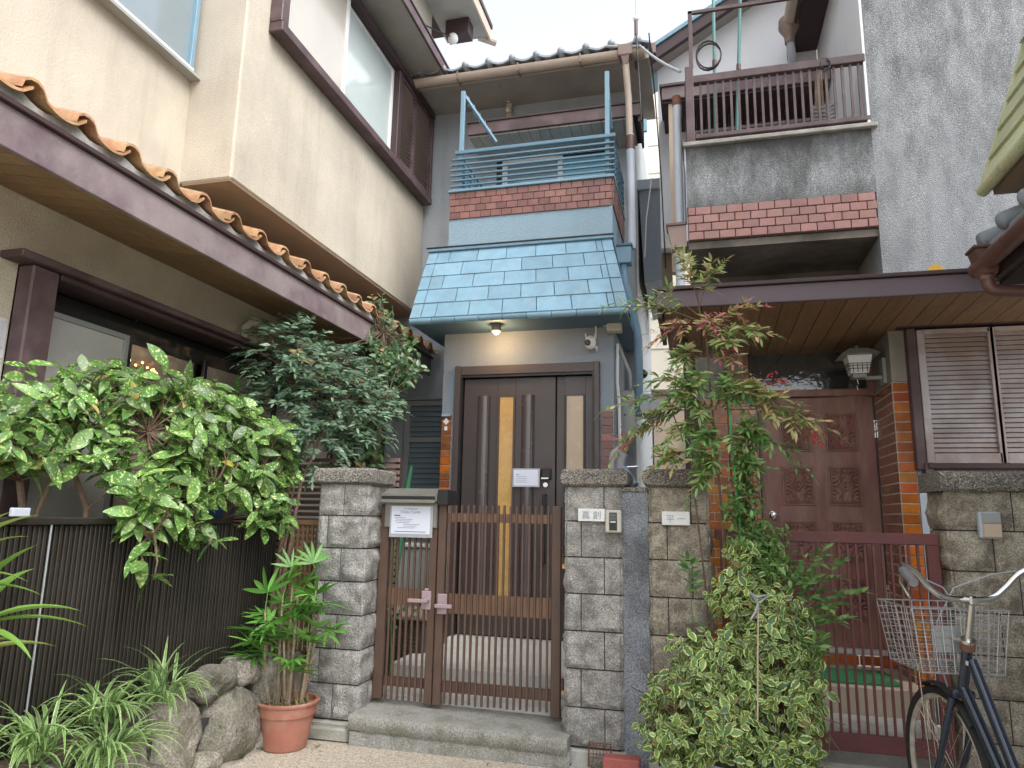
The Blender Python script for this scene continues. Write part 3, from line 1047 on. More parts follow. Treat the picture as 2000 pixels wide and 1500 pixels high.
# entrance door
DR = thing('tmp', None, None, (-1.4, YF, 0.335))
DR.name = 'entrance_door'
DR.parent = BH
DR.location = Vector((-1.4, YF, 0.335)) - ORG[BH.name]
ORG[DR.name] = Vector((-1.4, YF, 0.335))
fr = MB()
fr.box(-2.048, -2.000, YF - 0.045, YF + 0.10, 0.337, 2.602, 0.004)
fr.build('frame', 'frame_brown', DR)
MB().box(-0.822, -0.776, YF - 0.045, YF + 0.10, 0.337, 2.602, 0.004).build('frame', 'frame_brown', DR)
MB().box(-2.000, -0.822, YF - 0.030, YF + 0.10, 2.520, 2.600, 0.004).build('frame', 'frame_brown', DR)
MB().box(-2.000, -1.985, YF - 0.03, YF + 0.09, 0.337, 2.518).box(-0.838, -0.822, YF - 0.03, YF + 0.09, 0.337, 2.518).box(-1.985, -0.838, YF - 0.02, YF + 0.09, 2.500, 2.518).build('stop', 'black', DR)
YD = YF + 0.03
leaf = MB()
leaf.box(-1.980, -1.672, YD, YD + 0.05, 0.345, 2.495, 0.003).box(-1.512, -1.160, YD, YD + 0.05, 0.345, 2.495, 0.003)
leaf.box(-1.672, -1.512, YD, YD + 0.05, 2.335, 2.495).box(-1.672, -1.512, YD, YD + 0.05, 0.345, 0.62)
dl = leaf.build('leaf', 'door_brown', DR)
B('glass_strip', 'gold_glass', DR, -1.655, -1.530, YD + 0.012, YD + 0.02, 0.62, 2.335)
B('glass_trim', 'frame_brown', DR, -1.672, -1.655, YD - 0.008, YD + 0.03, 0.62, 2.335, 0.003)
B('glass_trim', 'frame_brown', DR, -1.530, -1.512, YD - 0.008, YD + 0.03, 0.62, 2.335, 0.003)
for xc, w in ((-1.800, 0.052), (-1.405, 0.052)):
    q = MB()
    pts = []
    for j in range(9):
        a = pi * j / 8
        pts.append((xc - w * cos(a), YD - 0.028 * sin(a), 0.55))
    q.prism(pts, (0, 0, 1.79))
    q.build('rib', 'door_rib', DR, True)
B('groove', 'black', DR, -1.748, -1.738, YD - 0.004, YD + 0.01, 0.55, 2.34)
B('groove', 'black', DR, -1.352, -1.340, YD - 0.004, YD + 0.01, 0.55, 2.34)
sp_ = MB().box(-1.148, -1.085, YD + 0.005, YD + 0.05, 0.345, 2.495, 0.002).box(-0.905, -0.840, YD + 0.005, YD + 0.05, 0.345, 2.495, 0.002)
sp_.box(-1.085, -0.905, YD + 0.005, YD + 0.05, 2.33, 2.495).box(-1.085, -0.905, YD + 0.005, YD + 0.05, 0.345, 0.62)
sp_.build('side_panel', 'door_brown', DR)
B('side_glass', 'amber_glass', DR, -1.068, -0.922, YD + 0.015, YD + 0.022, 0.62, 2.33)
B('glass_trim', 'black', DR, -1.085, -1.068, YD - 0.006, YD + 0.03, 0.62, 2.33)
B('glass_trim', 'black', DR, -0.922, -0.905, YD - 0.006, YD + 0.03, 0.62, 2.33)
B('door_back', 'black', DR, -2.0, -0.82, YD + 0.051, YD + 0.08, 0.34, 2.52)
for z in (2.05, 1.25, 0.55):
    MB().tube([(-0.836, YD - 0.012, z - 0.05), (-0.836, YD - 0.012, z + 0.05)], 0.009, 8).build('hinge', 'black', DR)
lk = MB().box(-1.272, -1.190, YD - 0.035, YD - 0.001, 1.615, 1.712, 0.008).build('digital_lock', 'black', DR)
B('lock_grip', 'chrome', DR, -1.268, -1.205, YD - 0.05, YD - 0.036, 1.618, 1.634, 0.003)
MB().lathe([(0.0, -0.02), (0.020, -0.02), (0.024, -0.012), (0.027, 0.0)], (-1.237, YD - 0.0, 1.573), 18, 'y').build('lock_cylinder', 'chrome', DR, True)
hd = MB().tube([(-1.242, YD, 1.49), (-1.242, YD - 0.055, 1.488), (-1.242, YD - 0.055, 0.95), (-1.242, YD, 0.948)], 0.012, 8).build('pull_handle', 'black', DR, True)

# shingled awning
AX0, AX1, AXB = -2.345, -0.672, -0.492
ZT, ZB, YB = 3.70, 2.905, 5.44
AW = thing('tmp', None, None, (-1.4, 5.6, 3.2))
AW.name = 'awning'
AW.parent = BH
AW.location = Vector((-1.4, 5.6, 3.2)) - ORG[BH.name]
ORG[AW.name] = Vector((-1.4, 5.6, 3.2))
q = MB()
q.prism([(AX0, YB + 0.02, ZB), (AX0, YF, ZB), (AX0, YF, ZT - 0.02)], (AXB - 0.02 - AX0, 0, 0))
# right end is slanted: build as own solid instead
q = MB().add([(AX0, YB + .02, ZB), (AXB - .02, YB + .02, ZB), (AXB - .02, YF, ZB), (AX0, YF, ZB), (AX0, YF - .004, ZT - .02), (AX1, YF - .004, ZT - .02)],
             [(0, 3, 2, 1), (0, 1, 5, 4), (1, 2, 5), (0, 4, 3)])
q.build('body', 'paint_blue_dark', AW)
B('soffit', 'paint_blue_dark', AW, AX0, XL - 0.002, YF - 0.005, YM - 0.002, ZB, ZB + 0.05)
B('soffit', 'paint_blue_dark', AW, XR + 0.002, AXB - .02, YF - 0.005, YM - 0.002, ZB, ZB + 0.05)
side = MB().add([(AXB - .02, YF, ZB + .05), (AXB - .02, YM, ZB + .05), (XR, YM, ZT), (XR, YF, ZT)], [(0, 1, 2, 3)]).build('side_slope', 'shingle_blue', AW)
rows = 5


def apt(u, v, off=0.0):
    """u across 0..1, v down 0..1 on the sloping face"""
    x = AX0 + u * (AX1 - AX0 + v * (AXB - AX1))
    y = YF + (YB - YF) * (v ** 0.92)
    z = ZT + (ZB + 0.05 - ZT) * v
    return Vector((x, y - off * 0.85, z + off * 0.5))


Wt = AX1 - AX0
for r in range(rows):
    v0, v1 = r / rows, (r + 1) / rows + 0.012
    nt_ = 6
    cuts = [0.055]
    x = 0.055 + (0.155 if r % 2 else 0.155 * 0.45) * 1.0
    while x < 0.93:
        cuts.append(x)
        x += 0.158
    cuts.append(0.945)
    cuts = [0.0] + cuts + [1.0]
    for j in range(len(cuts) - 1):
        a, c = cuts[j] + 0.0018, cuts[j + 1] - 0.0018
        if c - a < 0.004:
            continue
        A, Bq, C_, D = apt(a, v0, 0.004), apt(c, v0, 0.004), apt(c, v1, 0.010), apt(a, v1, 0.010)
        A2, B2, C2, D2 = apt(a, v0, -0.006), apt(c, v0, -0.006), apt(c, v1, 0.004), apt(a, v1, 0.004)
        jz = Vector((0, -random.uniform(0, 0.003), 0))
        MB().add([A, Bq, C_ + jz, D + jz, A2, B2, C2, D2], [(0, 3, 2, 1), (3, 7, 6, 2), (0, 4, 7, 3), (1, 2, 6, 5), (0, 1, 5, 4)]).build('shingle', 'shingle_blue', AW)
nseg = 9
for j in range(nseg):
    a = AX0 + (AXB - AX0) * j / nseg
    c = AX0 + (AXB - AX0) * (j + 1) / nseg - 0.004
    pts = []
    for k in range(9):
        an = pi * 0.5 + pi * 1.1 * k / 8
        pts.append((a, YB + 0.022 + 0.030 * cos(an) - 0.006, ZB + 0.022 + 0.032 * sin(an)))
    MB().prism(pts, (c - a, 0, 0)).build('edge_trim', 'shingle_blue', AW, True)
B('top_flashing', 'paint_blue', AW, AX0 - 0.02, AX1 + 0.02, YF - 0.035, YF - 0.001, ZT - 0.008, ZT + 0.02, 0.004)
B('top_flashing', 'black', AW, AX0 - 0.025, AX1 + 0.022, YF - 0.042, YF - 0.001, ZT + 0.021, ZT + 0.030)

# louvred window beside the bay, on the main wall
LV = thing('tmp', None, None, (-2.6, YM, 2.0))
LV.name = 'louvre_window'
LV.parent = BH
LV.location = Vector((-2.6, YM, 2.0)) - ORG[BH.name]
ORG[LV.name] = Vector((-2.6, YM, 2.0))
MB().box(-2.91, -2.85, YM - 0.06, YM, 1.2, 2.46, 0.004).box(-2.85, -2.18, YM - 0.06, YM, 2.41, 2.46).box(-2.85, -2.18, YM - 0.055, YM, 2.035, 2.085).box(-2.85, -2.18, YM - 0.06, YM, 1.2, 1.24).build('frame', 'metal_gray', LV)
B('hood', 'metal_gray', LV, -2.95, -2.18, YM - 0.09, YM, 2.465, 2.49, 0.003)
B('dark_back', 'dark_void', LV, -2.85, -2.18, YM - 0.012, YM - 0.004, 1.24, 2.41)
lm = MB().ob((0, 0, 0), (0.33, 0.004, 0.030), Matrix.Rotation(radians(-22), 3, 'X')).mesh('louvre', 'pane_bluegray')
for z in [2.38 - 0.052 * k for k in range(6)] + [2.01 - 0.052 * k for k in range(15)]:
    put(lm, 'louvre', LV, (-2.52, YM - 0.03, z))

# balcony railing
RL = thing('tmp', None, None, (-1.4, YF, 4.3))
RL.name = 'balcony_railing'
RL.parent = BH
RL.location = Vector((-1.4, YF, 4.3)) - ORG[BH.name]
ORG[RL.name] = Vector((-1.4, YF, 4.3))
B('top_rail', 'rail_blue', RL, XL + 0.03, XR + 0.03, YF - 0.01, YF + 0.03, 4.655, 4.69, 0.004)
bar = MB().box(-(XR - XL) / 2, (XR - XL) / 2 + 0.02, -0.012, 0.012, -0.007, 0.007).mesh('rail_bar', 'rail_blue')
sbar = MB().box(-0.012, 0.012, 0, YM - YF - 0.02, -0.007, 0.007).mesh('rail_bar', 'rail_blue')
for k in range(6):
    z = 4.335 + 0.0535 * k
    put(bar, 'rail_bar', RL, ((XL + XR) / 2, YF + 0.002, z))
    put(sbar, 'rail_bar', RL, (XL + 0.075, YF + 0.02, z))
    put(sbar, 'rail_bar', RL, (XR, YF + 0.02, z))
put(sbar, 'rail_bar', RL, (XL + 0.075, YF + 0.03, 4.672))
put(sbar, 'rail_bar', RL, (XR, YF + 0.03, 4.672))
for x in (XL + 0.085, XR - 0.045):
    MB().box(x - 0.02, x + 0.02, YF + 0.014, YF + 0.05, 4.29, 5.325, 0.003).build('post', 'paint_blue', RL)
    xe = x + (0.24 if x < -1 else -0.0)
    ze = 4.955
    MB().bar((x, YF + 0.05, 5.305), (xe, 6.22, ze), 0.022, 0.026).build('drying_arm', 'paint_blue', RL)
    for k in range(5):
        t = 0.18 + 0.17 * k
        xx, yy, zz = x + (xe - x) * t, YF + 0.05 + (6.22 - YF - 0.05) * t, 5.305 + (ze - 5.305) * t
        MB().box(xx - 0.02, xx - 0.012, yy, yy + 0.014, zz - 0.03, zz + 0.075).box(xx - 0.02, xx - 0.012, yy + 0.014, yy + 0.035, zz - 0.03, zz - 0.02).build('pole_hook', 'paint_blue', RL)
for k in range(4):
    yy = YF + 0.2 + 0.2 * k
    MB().box(XR - 0.01, XR + 0.01, yy, yy + 0.018, 4.29, 4.655).build('side_post', 'rail_blue', RL)
    MB().box(XL + 0.065, XL + 0.085, yy, yy + 0.018, 4.29, 4.655).build('side_post', 'rail_blue', RL)

# balcony door behind the railing
BD = thing('tmp', None, None, (-1.4, YM, 4.3))
BD.name = 'balcony_door'
BD.parent = BH
BD.location = Vector((-1.4, YM, 4.3)) - ORG[BH.name]
ORG[BD.name] = Vector((-1.4, YM, 4.3))
MB().box(-1.93, -1.87, YM - 0.05, YM, 4.1, 5.06, 0.004).box(-1.33, -1.275, YM - 0.05, YM, 4.1, 5.03, 0.004).box(-1.87, -1.33, YM - 0.05, YM, 5.0, 5.05, 0.004).build('frame', 'plastic_white', BD)
B('pane', 'pane_bluegray', BD, -1.87, -1.33, YM - 0.03, YM - 0.02, 4.1, 5.0)
B('panel', 'pane_sky', BD, -1.275, -0.80, YM - 0.03, YM - 0.01, 4.1, 5.02)
B('header', 'dark_void', BD, -1.275, -0.80, YM - 0.045, YM - 0.001, 5.022, 5.07)
B('curtain', 'dark_void', BD, -2.0, -1.93, YM - 0.02, YM - 0.002, 4.1, 5.05)

# purple canopy above the balcony door
y0c = 6.25
B('canopy_fascia', 'purple', BH, -2.16, -0.44, y0c, y0c + 0.025, 5.085, 5.205, 0.003)
B('canopy_top', 'purple_dark', BH, -2.17, -0.43, y0c - 0.012, YM, 5.207, 5.225, 0.003)
B('canopy_side', 'purple_dark', BH, -0.462, -0.44, y0c + 0.026, YM - 0.002, 5.03, 5.205)
x = -2.15
pm = MB().box(0, 0.098, y0c + 0.027 - 6.5, YM - 0.003 - 6.5, -0.008, 0.008).mesh('canopy_plank', 'soffit_gray')
while x < -0.56:
    put(pm, 'canopy_plank', BH, (x, 6.5, 5.075))
    x += 0.103
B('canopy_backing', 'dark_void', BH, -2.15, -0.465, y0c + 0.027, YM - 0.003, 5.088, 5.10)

# eave, gutter and roof tiles
B('eave_soffit', 'soffit_gray', BH, -3.3, -0.35, 6.26, YM + 0.6, 5.70, 5.725)
B('eave_board', 'gutter_beige', BH, -3.3, -0.35, 6.235, 6.258, 5.66, 5.76, 0.003)
pts = []
gb = MB()
for k in range(9):
    a = pi + pi * k / 8
    pts.append((-3.3, 6.17 + 0.06 * cos(a), 5.70 + 0.06 * sin(a)))
gb.prism(pts, (2.92, 0, 0))
gb.build('gutter', 'gutter_beige', BH, True)
for x in (-2.9, -2.25, -1.62, -1.0, -0.62):
    B('gutter_bracket', 'pipe_brown', BH, x, x + 0.012, 6.105, 6.235, 5.635, 5.72)
kt = MB()
vs, fs = [], []
n = 12
for e in (0, 1):
    for i in range(n + 1):
        t = i / n
        z = 0.028 * (0.5 - 0.5 * cos(2 * pi * t)) * 1.1 - 0.01
        vs.append((0.25 * t, 0.30 * e, z + 0.12 * e))
    for i in range(n + 1):
        t = i / n
        z = 0.028 * (0.5 - 0.5 * cos(2 * pi * t)) * 1.1 - 0.03
        vs.append((0.25 * t, 0.30 * e, z + 0.12 * e))
m = n + 1
for i in range(n):
    fs += [(i, i + 1, 2 * m + i + 1, 2 * m + i), (m + i + 1, m + i, 3 * m + i, 3 * m + i + 1), (i + 1, i, m + i, m + i + 1)]
kt.add(vs, fs)
ktm = kt.mesh('roof_tile', 'kawara', smooth=True)
knob = MB().lathe([(0.0, -0.02), (0.028, -0.015), (0.036, 0.0), (0.036, 0.12)], (0, 0, 0), 14, 'y').mesh('tile_end', 'kawara', smooth='all')
for r in range(7):
    x = -3.28
    while x < -0.50:
        put(ktm, 'roof_tile', BH, (x, 6.13 + 0.24 * r, 5.775 + 0.105 * r))
        if r == 0:
            put(knob, 'tile_end', BH, (x + 0.125, 6.13, 5.800))
        x += 0.246
B('roof_deck', 'dark_void', BH, -3.3, -0.37, 6.26, 6.32, 5.727, 5.755)
MB().prism([(-3.3, 6.3, 5.73), (-3.3, 7.9, 6.42), (-3.3, 7.9, 6.35), (-3.3, 6.3, 5.70)], (2.93, 0, 0)).build('roof_deck', 'dark_void', BH)
# rain pipes on the right of the front
hp = MB().box(-0.63, -0.49, 6.08, 6.20, 5.62, 5.74, 0.008).build('rain_hopper', 'pipe_brown', BH)
MB().prism([(-0.60, 6.09, 5.619), (-0.52, 6.09, 5.619), (-0.54, 6.11, 5.54), (-0.58, 6.11, 5.54)], (0, 0.09, 0)).build('hopper_funnel', 'pipe_brown', BH)
MB().tube([(-0.56, 6.14, 5.56), (-0.555, 6.16, 5.45), (-0.54, 6.18, 5.2), (-0.535, 6.2, 4.83)], 0.032, 12).build('downpipe', 'gutter_beige', BH, True)
MB().tube([(-0.53, 6.2, 4.85), (-0.53, 6.2, 3.72)], 0.040, 14).build('downpipe', 'pipe_white', BH, True)
MB().tube([(-0.53, 6.2, 4.84), (-0.53, 6.2, 4.70)], 0.043, 14).build('pipe_collar', 'pipe_dark', BH, True)
B('lower_hopper', 'paint_blue', BH, -0.665, -0.525, 6.10, 6.22, 3.56, 3.72, 0.006)
B('hopper_lid', 'paint_blue_dark', BH, -0.675, -0.515, 6.09, 6.23, 3.721, 3.745, 0.003)
MB().tube([(-0.60, 6.16, 3.57), (-0.59, 6.15, 3.4), (-0.49, 6.12, 2.95), (-0.478, 6.14, 2.85), (-0.478, 6.18, 2.5), (-0.50, 6.3, 2.2)], 0.036, 12).build('downpipe', 'paint_blue', BH, True)
MB().tube([(-0.64, 5.95, 2.78), (-0.645, 5.95, 2.45), (-0.63, 5.95, 2.28), (-0.625, 5.95, 1.9)], 0.014, 8).build('conduit', 'plastic_white', BH, True)
MB().tube([(-0.64, 6.0, 2.78), (-0.55, 6.05, 2.55), (-0.545, 6.1, 2.40)], 0.016, 8).build('conduit', 'metal_gray', BH, True)
# dark vertical gap material and hanging awning on the side wall further back
# (a ribbed lean-to hung on the flank)
q = MB().prism([(-0.55, 7.4, 4.95), (-0.30, 7.4, 4.90), (-0.22, 7.4, 3.85), (-0.50, 7.4, 3.80)], (0, 1.5, 0)).build('flank_hood', 'stucco_bay', BH)
B('hood_trim', 'pipe_white', BH, -0.56, -0.28, 7.36, 7.395, 4.86, 4.97)

# ------------------------------------------------------------------ cream building closing the gap
FB = thing('far_building', 'bright cream building seen in the narrow gap between the blue and the grey house', 'building', (-0.3, 9.4, 0))
B('wall', 'cream_far', FB, -0.56, 2.4, 9.4, 9.8, 0.0, 7.9)
for z in [0.6 + 0.42 * k for k in range(17)]:
    B('siding_joint', 'grout', FB, -0.56, 2.4, 9.392, 9.399, z, z + 0.012)
B('panel', 'panel_beige', FB, -0.54, 0.25, 9.30, 9.38, 0.0, 2.9)
B('panel_cap', 'pipe_brown', FB, -0.56, 0.27, 9.26, 9.39, 2.905, 2.97)
B('vent', 'metal_gray', FB, -0.10, 0.14, 9.24, 9.29, 0.9, 2.4)


def sub(name, parent, loc):
    """an Empty for a part that has pieces of its own"""
    o = bpy.data.objects.new(name, None)
    o.empty_display_size = 0.05
    COL.objects.link(o)
    o.parent = parent
    o.location = Vector(loc) - ORG[parent.name]
    ORG[o.name] = Vector(loc)
    return o


# ================================================================== grey pebble-dash house on the right
RH = thing('pebble_house', 'weathered grey pebble-dash house on the right with a carved brown door', 'house', (1.2, 5.4, 0))
YC, YI = 5.2, 5.72
B('pebble_wall', 'pebble', RH, 1.28, 6.5, YC, YC + 0.3, 2.90, 8.0)
B('pebble_parapet', 'pebble_dirty', RH, -0.025, 1.279, YC, YC + 0.18, 3.625, 4.115)
B('parapet_cap', 'mortar', RH, -0.045, 1.32, YC - 0.035, YC + 0.22, 4.117, 4.150, 0.005)
B('lintel', 'grout_dark', RH, -0.022, 1.275, YC + 0.004, YC + 0.18, 3.36, 3.62)
tri_bricks(RH, 'facing_tile', 'brick_pink', 'x', YC + 0.004, -0.022, 1.277, 3.36, 3.62, 0.112, 0.065, 0.006, th=0.02, seed=5)
B('corner_trim', 'pipe_white', RH, -0.035, -0.026, YC - 0.004, YC + 0.18, 3.36, 4.11)
# recess below the tiled band
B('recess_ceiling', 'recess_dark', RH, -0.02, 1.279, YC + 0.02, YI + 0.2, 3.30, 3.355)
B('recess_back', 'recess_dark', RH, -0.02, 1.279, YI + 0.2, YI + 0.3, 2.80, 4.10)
B('balcony_floor', 'concrete', RH, -0.02, 1.279, YC + 0.185, 6.9, 4.00, 4.08)
# lower front wall right of the door, with tiles round its corner
B('front_wall', 'wall_brown_gray', RH, 1.282, 6.5, YC + 0.0, YC + 0.3, 2.25, 2.898)
B('front_wall', 'wall_brown_gray', RH, 1.39, 6.5, YC + 0.003, YC + 0.3, 0.0, 2.248)
B('front_wall', 'wall_brown_gray', RH, 1.282, 1.388, YC + 0.012, YC + 0.3, 0.0, 2.248)
B('door_side_wall', 'wall_brown_gray', RH, 1.284, 1.40, YC + 0.302, YI + 0.35, 0.0, 3.99)
B('pale_strip', 'pipe_white', RH, 1.391, 1.43, YC - 0.004, YC + 0.002, 0.0, 1.66)
tri_bricks(RH, 'corner_tile', 'brick_orange', 'x', YC + 0.006, 1.280, 1.388, 0.30, 2.245, 0.108, 0.0670, 0.009, th=0.009, off=0.0, seed=8)
B('corner_bed', 'grout', RH, 1.281, 1.389, YC + 0.0065, YC + 0.0115, 0.30, 2.247)
tri_bricks(RH, 'side_tile', 'brick_brown', 'y-', 1.284, YC + 0.012, YI - 0.005, 0.30, 2.245, 0.104, 0.0670, 0.010, th=0.006, seed=9)
B('side_bed', 'grout', RH, 1.2815, 1.284, YC + 0.012, YI, 0.30, 2.247)
# wall left of the door
B('door_wall', 'grout', RH, -0.02, 0.452, YI, YI + 0.15, 0.0, 2.245)
tri_bricks(RH, 'facing_tile', 'brick_orange', 'x', YI, 0.0, 0.45, 0.36, 2.245, 0.112, 0.0670, 0.009, th=0.007, seed=10)
B('lintel_wall', 'wall_brown_gray', RH, -0.02, 1.283, YI + 0.02, YI + 0.15, 2.66, 2.95)
B('lintel_bead', 'grout', RH, 0.30, 1.283, YI - 0.02, YI + 0.018, 2.645, 2.665)
TR = sub('transom_window', RH, (0.8, YI, 2.45))
MB().box(0.36, 0.40, YI - 0.01, YI + 0.06, 2.25, 2.64).box(0.40, 1.24, YI - 0.01, YI + 0.05, 2.60, 2.64).box(1.24, 1.283, YI - 0.01, YI + 0.06, 2.25, 2.64).build('frame', 'door_wood', TR)
B('pane', 'pane_dark', TR, 0.40, 1.24, YI + 0.02, YI + 0.03, 2.30, 2.60)
B('door_head', 'door_wood', TR, 0.40, 1.283, YI - 0.02, YI + 0.06, 2.245, 2.298, 0.004)

# carved door
CD = sub('carved_door', RH, (0.85, YI, 0.42))
ZB0, ZT0 = 0.44, 2.24
X0_, X1_ = 0.462, 1.274
B('leaf', 'door_wood', CD, X0_, X1_, YI + 0.02, YI + 0.06, ZB0, ZT0, 0.003)
B('jamb', 'black', CD, 0.451, 0.461, YI - 0.01, YI + 0.07, ZB0, ZT0)


def carve(u, v):
    """relief height of the ornament, u and v in -1..1"""
    a, c = abs(u), abs(v)
    h = 0
    d = a / 0.36 + c / 0.30
    h = max(h, 0.010 * max(0, 1 - abs(d - 1) * 5))
    h = max(h, 0.012 * max(0, 1 - (a * a + c * c) * 60))
    for s in (0.55, 0.85):
        rr_ = math.hypot(a - 1.0, c - 1.0 * s)
        h = max(h, 0.010 * max(0, 1 - abs(rr_ - 0.62) * 12))
    h = max(h, 0.008 * max(0, 1 - abs(a - c * 0.8 - 0.05) * 11) * (1 if c > 0.25 else 0))
    h = max(h, 0.009 * max(0, cos(v * 26)) * (1 if a > 0.78 else 0))
    h = max(h, 0.009 * max(0, cos(u * 20)) * (1 if c > 0.82 else 0))
    ra = math.hypot(a - 0.35, c - 0.72)
    h = max(h, 0.010 * max(0, cos(ra * 22)) * max(0, 1 - ra * 2.4))
    return h


pw, ph = 0.086, 0.118
b = MB()
n, m_ = 26, 34
vs, fs = [], []
for i in range(n + 1):
    for j in range(m_ + 1):
        u, v = -1 + 2 * i / n, -1 + 2 * j / m_
        vs.append((u * pw, -0.006 - carve(u, v) * 2.8, v * ph))
for i in range(n):
    for j in range(m_):
        a = i * (m_ + 1) + j
        fs.append((a, a + m_ + 1, a + m_ + 2, a + 1))
pan = b.add(vs, fs).mesh('carved_panel', 'door_wood', smooth='all')
MATS['door_wood'].node_tree.nodes['Principled BSDF'].inputs['Coat Weight'].default_value = 0.15
fb = MB()
for (w, h, t, d) in ((pw + 0.026, ph + 0.026, 0.014, 0.012), (pw + 0.010, ph + 0.010, 0.008, 0.020)):
    fb.box(-w, -w + t, -d, 0, -h, h, 0.003).box(w - t, w, -d, 0, -h, h, 0.003).box(-w + t, w - t, -d, 0, -h, -h + t, 0.003).box(-w + t, w - t, -d, 0, h - t, h, 0.003)
frm = fb.mesh('panel_moulding', 'door_wood')
for xc in (0.722, 1.046):
    for zc in (1.975, 1.575, 1.175, 0.775):
        put(frm, 'panel_moulding', CD, (xc, YI + 0.019, zc))
        put(pan, 'carved_panel', CD, (xc, YI + 0.019, zc))
MB().lathe([(0.0, -0.07), (0.022, -0.066), (0.030, -0.048), (0.022, -0.030), (0.010, -0.022), (0.012, -0.010), (0.032, -0.006), (0.034, 0.0)], (0.535, YI + 0.02, 1.352), 20, 'y').build('door_knob', 'chrome', CD, True)
B('hinge', 'chrome', CD, 1.268, 1.279, YI + 0.004, YI + 0.019, 1.93, 2.06)
B('hinge', 'chrome', CD, 1.268, 1.279, YI + 0.004, YI + 0.019, 0.75, 0.88)
B('threshold', 'concrete_pale', RH, 0.30, 1.283, YI - 0.05, YI + 0.07, 0.405, 0.438, 0.004)
tri_bricks(RH, 'step_tile', 'brick_orange', 'x', YI - 0.05, 0.30, 1.283, 0.335, 0.404, 0.15, 0.069, 0.008, seed=14)
B('door_step', 'tile_floor', RH, -0.02, 1.283, 4.98, YI - 0.066, 0.13, 0.332, 0.01)
B('door_step', 'concrete', RH, -0.02, 1.30, 4.47, 4.975, 0.02, 0.17, 0.01)

# purple beam canopy over the door
YBm = 4.40
B('beam', 'purple_beam', RH, -0.223, 4.5, YBm, YBm + 0.035, 2.612, 2.722, 0.004)
B('beam_cap', 'purple_dark', RH, -0.235, 4.5, YBm - 0.02, YC - 0.002, 2.724, 2.748, 0.003)
B('beam_end', 'purple_dark', RH, -0.223, -0.195, YBm + 0.036, YC - 0.02, 2.56, 2.722)
x = -0.19
i = 0
b0 = None
while x < 3.2:
    b = MB().prism([(x, YBm + 0.037, 2.625), (x, YC - 0.003, 2.60), (x, YC - 0.003, 2.617), (x, YBm + 0.037, 2.642)], (0.116, 0, 0))
    b.build('soffit_plank', 'soffit_wood', RH)
    x += 0.121
    if x > 1.28 and i == 0:
        i = 1
x = -0.19
while x < 1.27:
    MB().prism([(x, YC + 0.0, 2.60), (x, YI + 0.018, 2.585), (x, YI + 0.018, 2.602), (x, YC + 0.0, 2.617)], (0.116 if x < 1.15 else 1.279 - x, 0, 0)).build('soffit_plank', 'soffit_wood', RH)
    x += 0.121
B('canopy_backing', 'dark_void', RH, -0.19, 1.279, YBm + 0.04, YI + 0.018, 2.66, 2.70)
B('canopy_post', 'purple_dark', RH, -0.085, -0.045, YC - 0.03, YC + 0.02, 0.15, 2.60, 0.004)
MB().tube([(-0.02, YI - 0.06, 0.3), (-0.02, YI - 0.06, 2.585)], 0.028, 10).build('downpipe', 'pipe_dark', RH, True)

# upper balcony railing
BR = sub('balcony_railing', RH, (0.6, YC, 4.2))
B('top_rail', 'purple', BR, 0.015, 1.275, YC - 0.01, YC + 0.045, 4.655, 4.72, 0.005)
B('bottom_rail', 'purple', BR, 0.05, 1.285, YC - 0.005, YC + 0.035, 4.185, 4.222, 0.004)
B('post', 'purple', BR, -0.015, 0.048, YC - 0.015, YC + 0.05, 4.152, 4.80, 0.004)
bm2 = MB().box(-0.009, 0.009, -0.009, 0.009, 0, 0.432).mesh('baluster', 'purple')
nb = 21
for k in range(nb):
    if k in (9, 10) and False:
        continue
    put(bm2, 'baluster', BR, (0.10 + 1.13 * k / (nb - 1), YC + 0.015, 4.223))
for k in range(14):
    put(bm2, 'baluster', BR, (0.02, YC + 0.12 + 0.11 * k, 4.223))
B('side_rail', 'purple', BR, -0.02, 0.045, YC + 0.052, 6.85, 4.655, 4.72)
B('side_rail', 'purple', BR, 0.0, 0.035, YC + 0.052, 6.85, 4.185, 4.22)
MB().box(0.020, 0.052, YC, YC + 0.03, 4.80, 5.30, 0.003).build('frame_post', 'purple', BR)
MB().box(0.020, 1.27, YC, YC + 0.025, 5.27, 5.30, 0.003).build('frame_bar', 'purple', BR)
for (x0, x1, yy) in ((0.205, 0.235, YC + 0.25), (0.36, 0.46, YC + 0.35)):
    pl = thing('laundry_pole', 'tall green laundry pole standing %s on the upper right balcony' % ('nearer the corner post' if x0 < 0.3 else 'second from the corner post'), 'pole', (x0, yy, 4.08), 'green poles on the balcony')
    MB().tube([(x0, yy, 4.08), (x1, yy, 5.75)], 0.014, 10).build('tube', 'pole_green', pl, True)
    MB().tube([(x0 + (x1 - x0) * .52, yy, 4.95), (x0 + (x1 - x0) * .55, yy, 5.0)], 0.019, 10).build('joint_ring', 'pipe_dark', pl, True)
# rear wall, rake roof, canopy and side wall above the balcony
YR = 6.95
MB().add([(-0.30, YR, 4.0), (1.27, YR, 4.0), (1.27, YR, 6.85), (0.95, YR, 6.75), (-0.30, YR, 6.02), (-0.30, YR + .2, 4.0), (1.27, YR + .2, 4.0), (1.27, YR + .2, 6.85), (0.95, YR + .2, 6.75), (-0.30, YR + .2, 6.02)],
         [(0, 1, 2, 3, 4), (5, 9, 8, 7, 6), (0, 4, 9, 5), (0, 5, 6, 1)]).build('gable_wall', 'white_wall', RH)
B('rear_wall_below', 'wall_brown_gray', RH, -0.02, 1.27, YR, YR + 0.2, 0.0, 3.99)
MB().prism([(-0.36, YR - 0.25, 5.93), (1.1, YR - 0.25, 6.80), (1.1, YR - 0.25, 6.92), (-0.36, YR - 0.25, 6.05)], (0, 0.06, 0)).build('rake_board', 'purple_dark', RH)
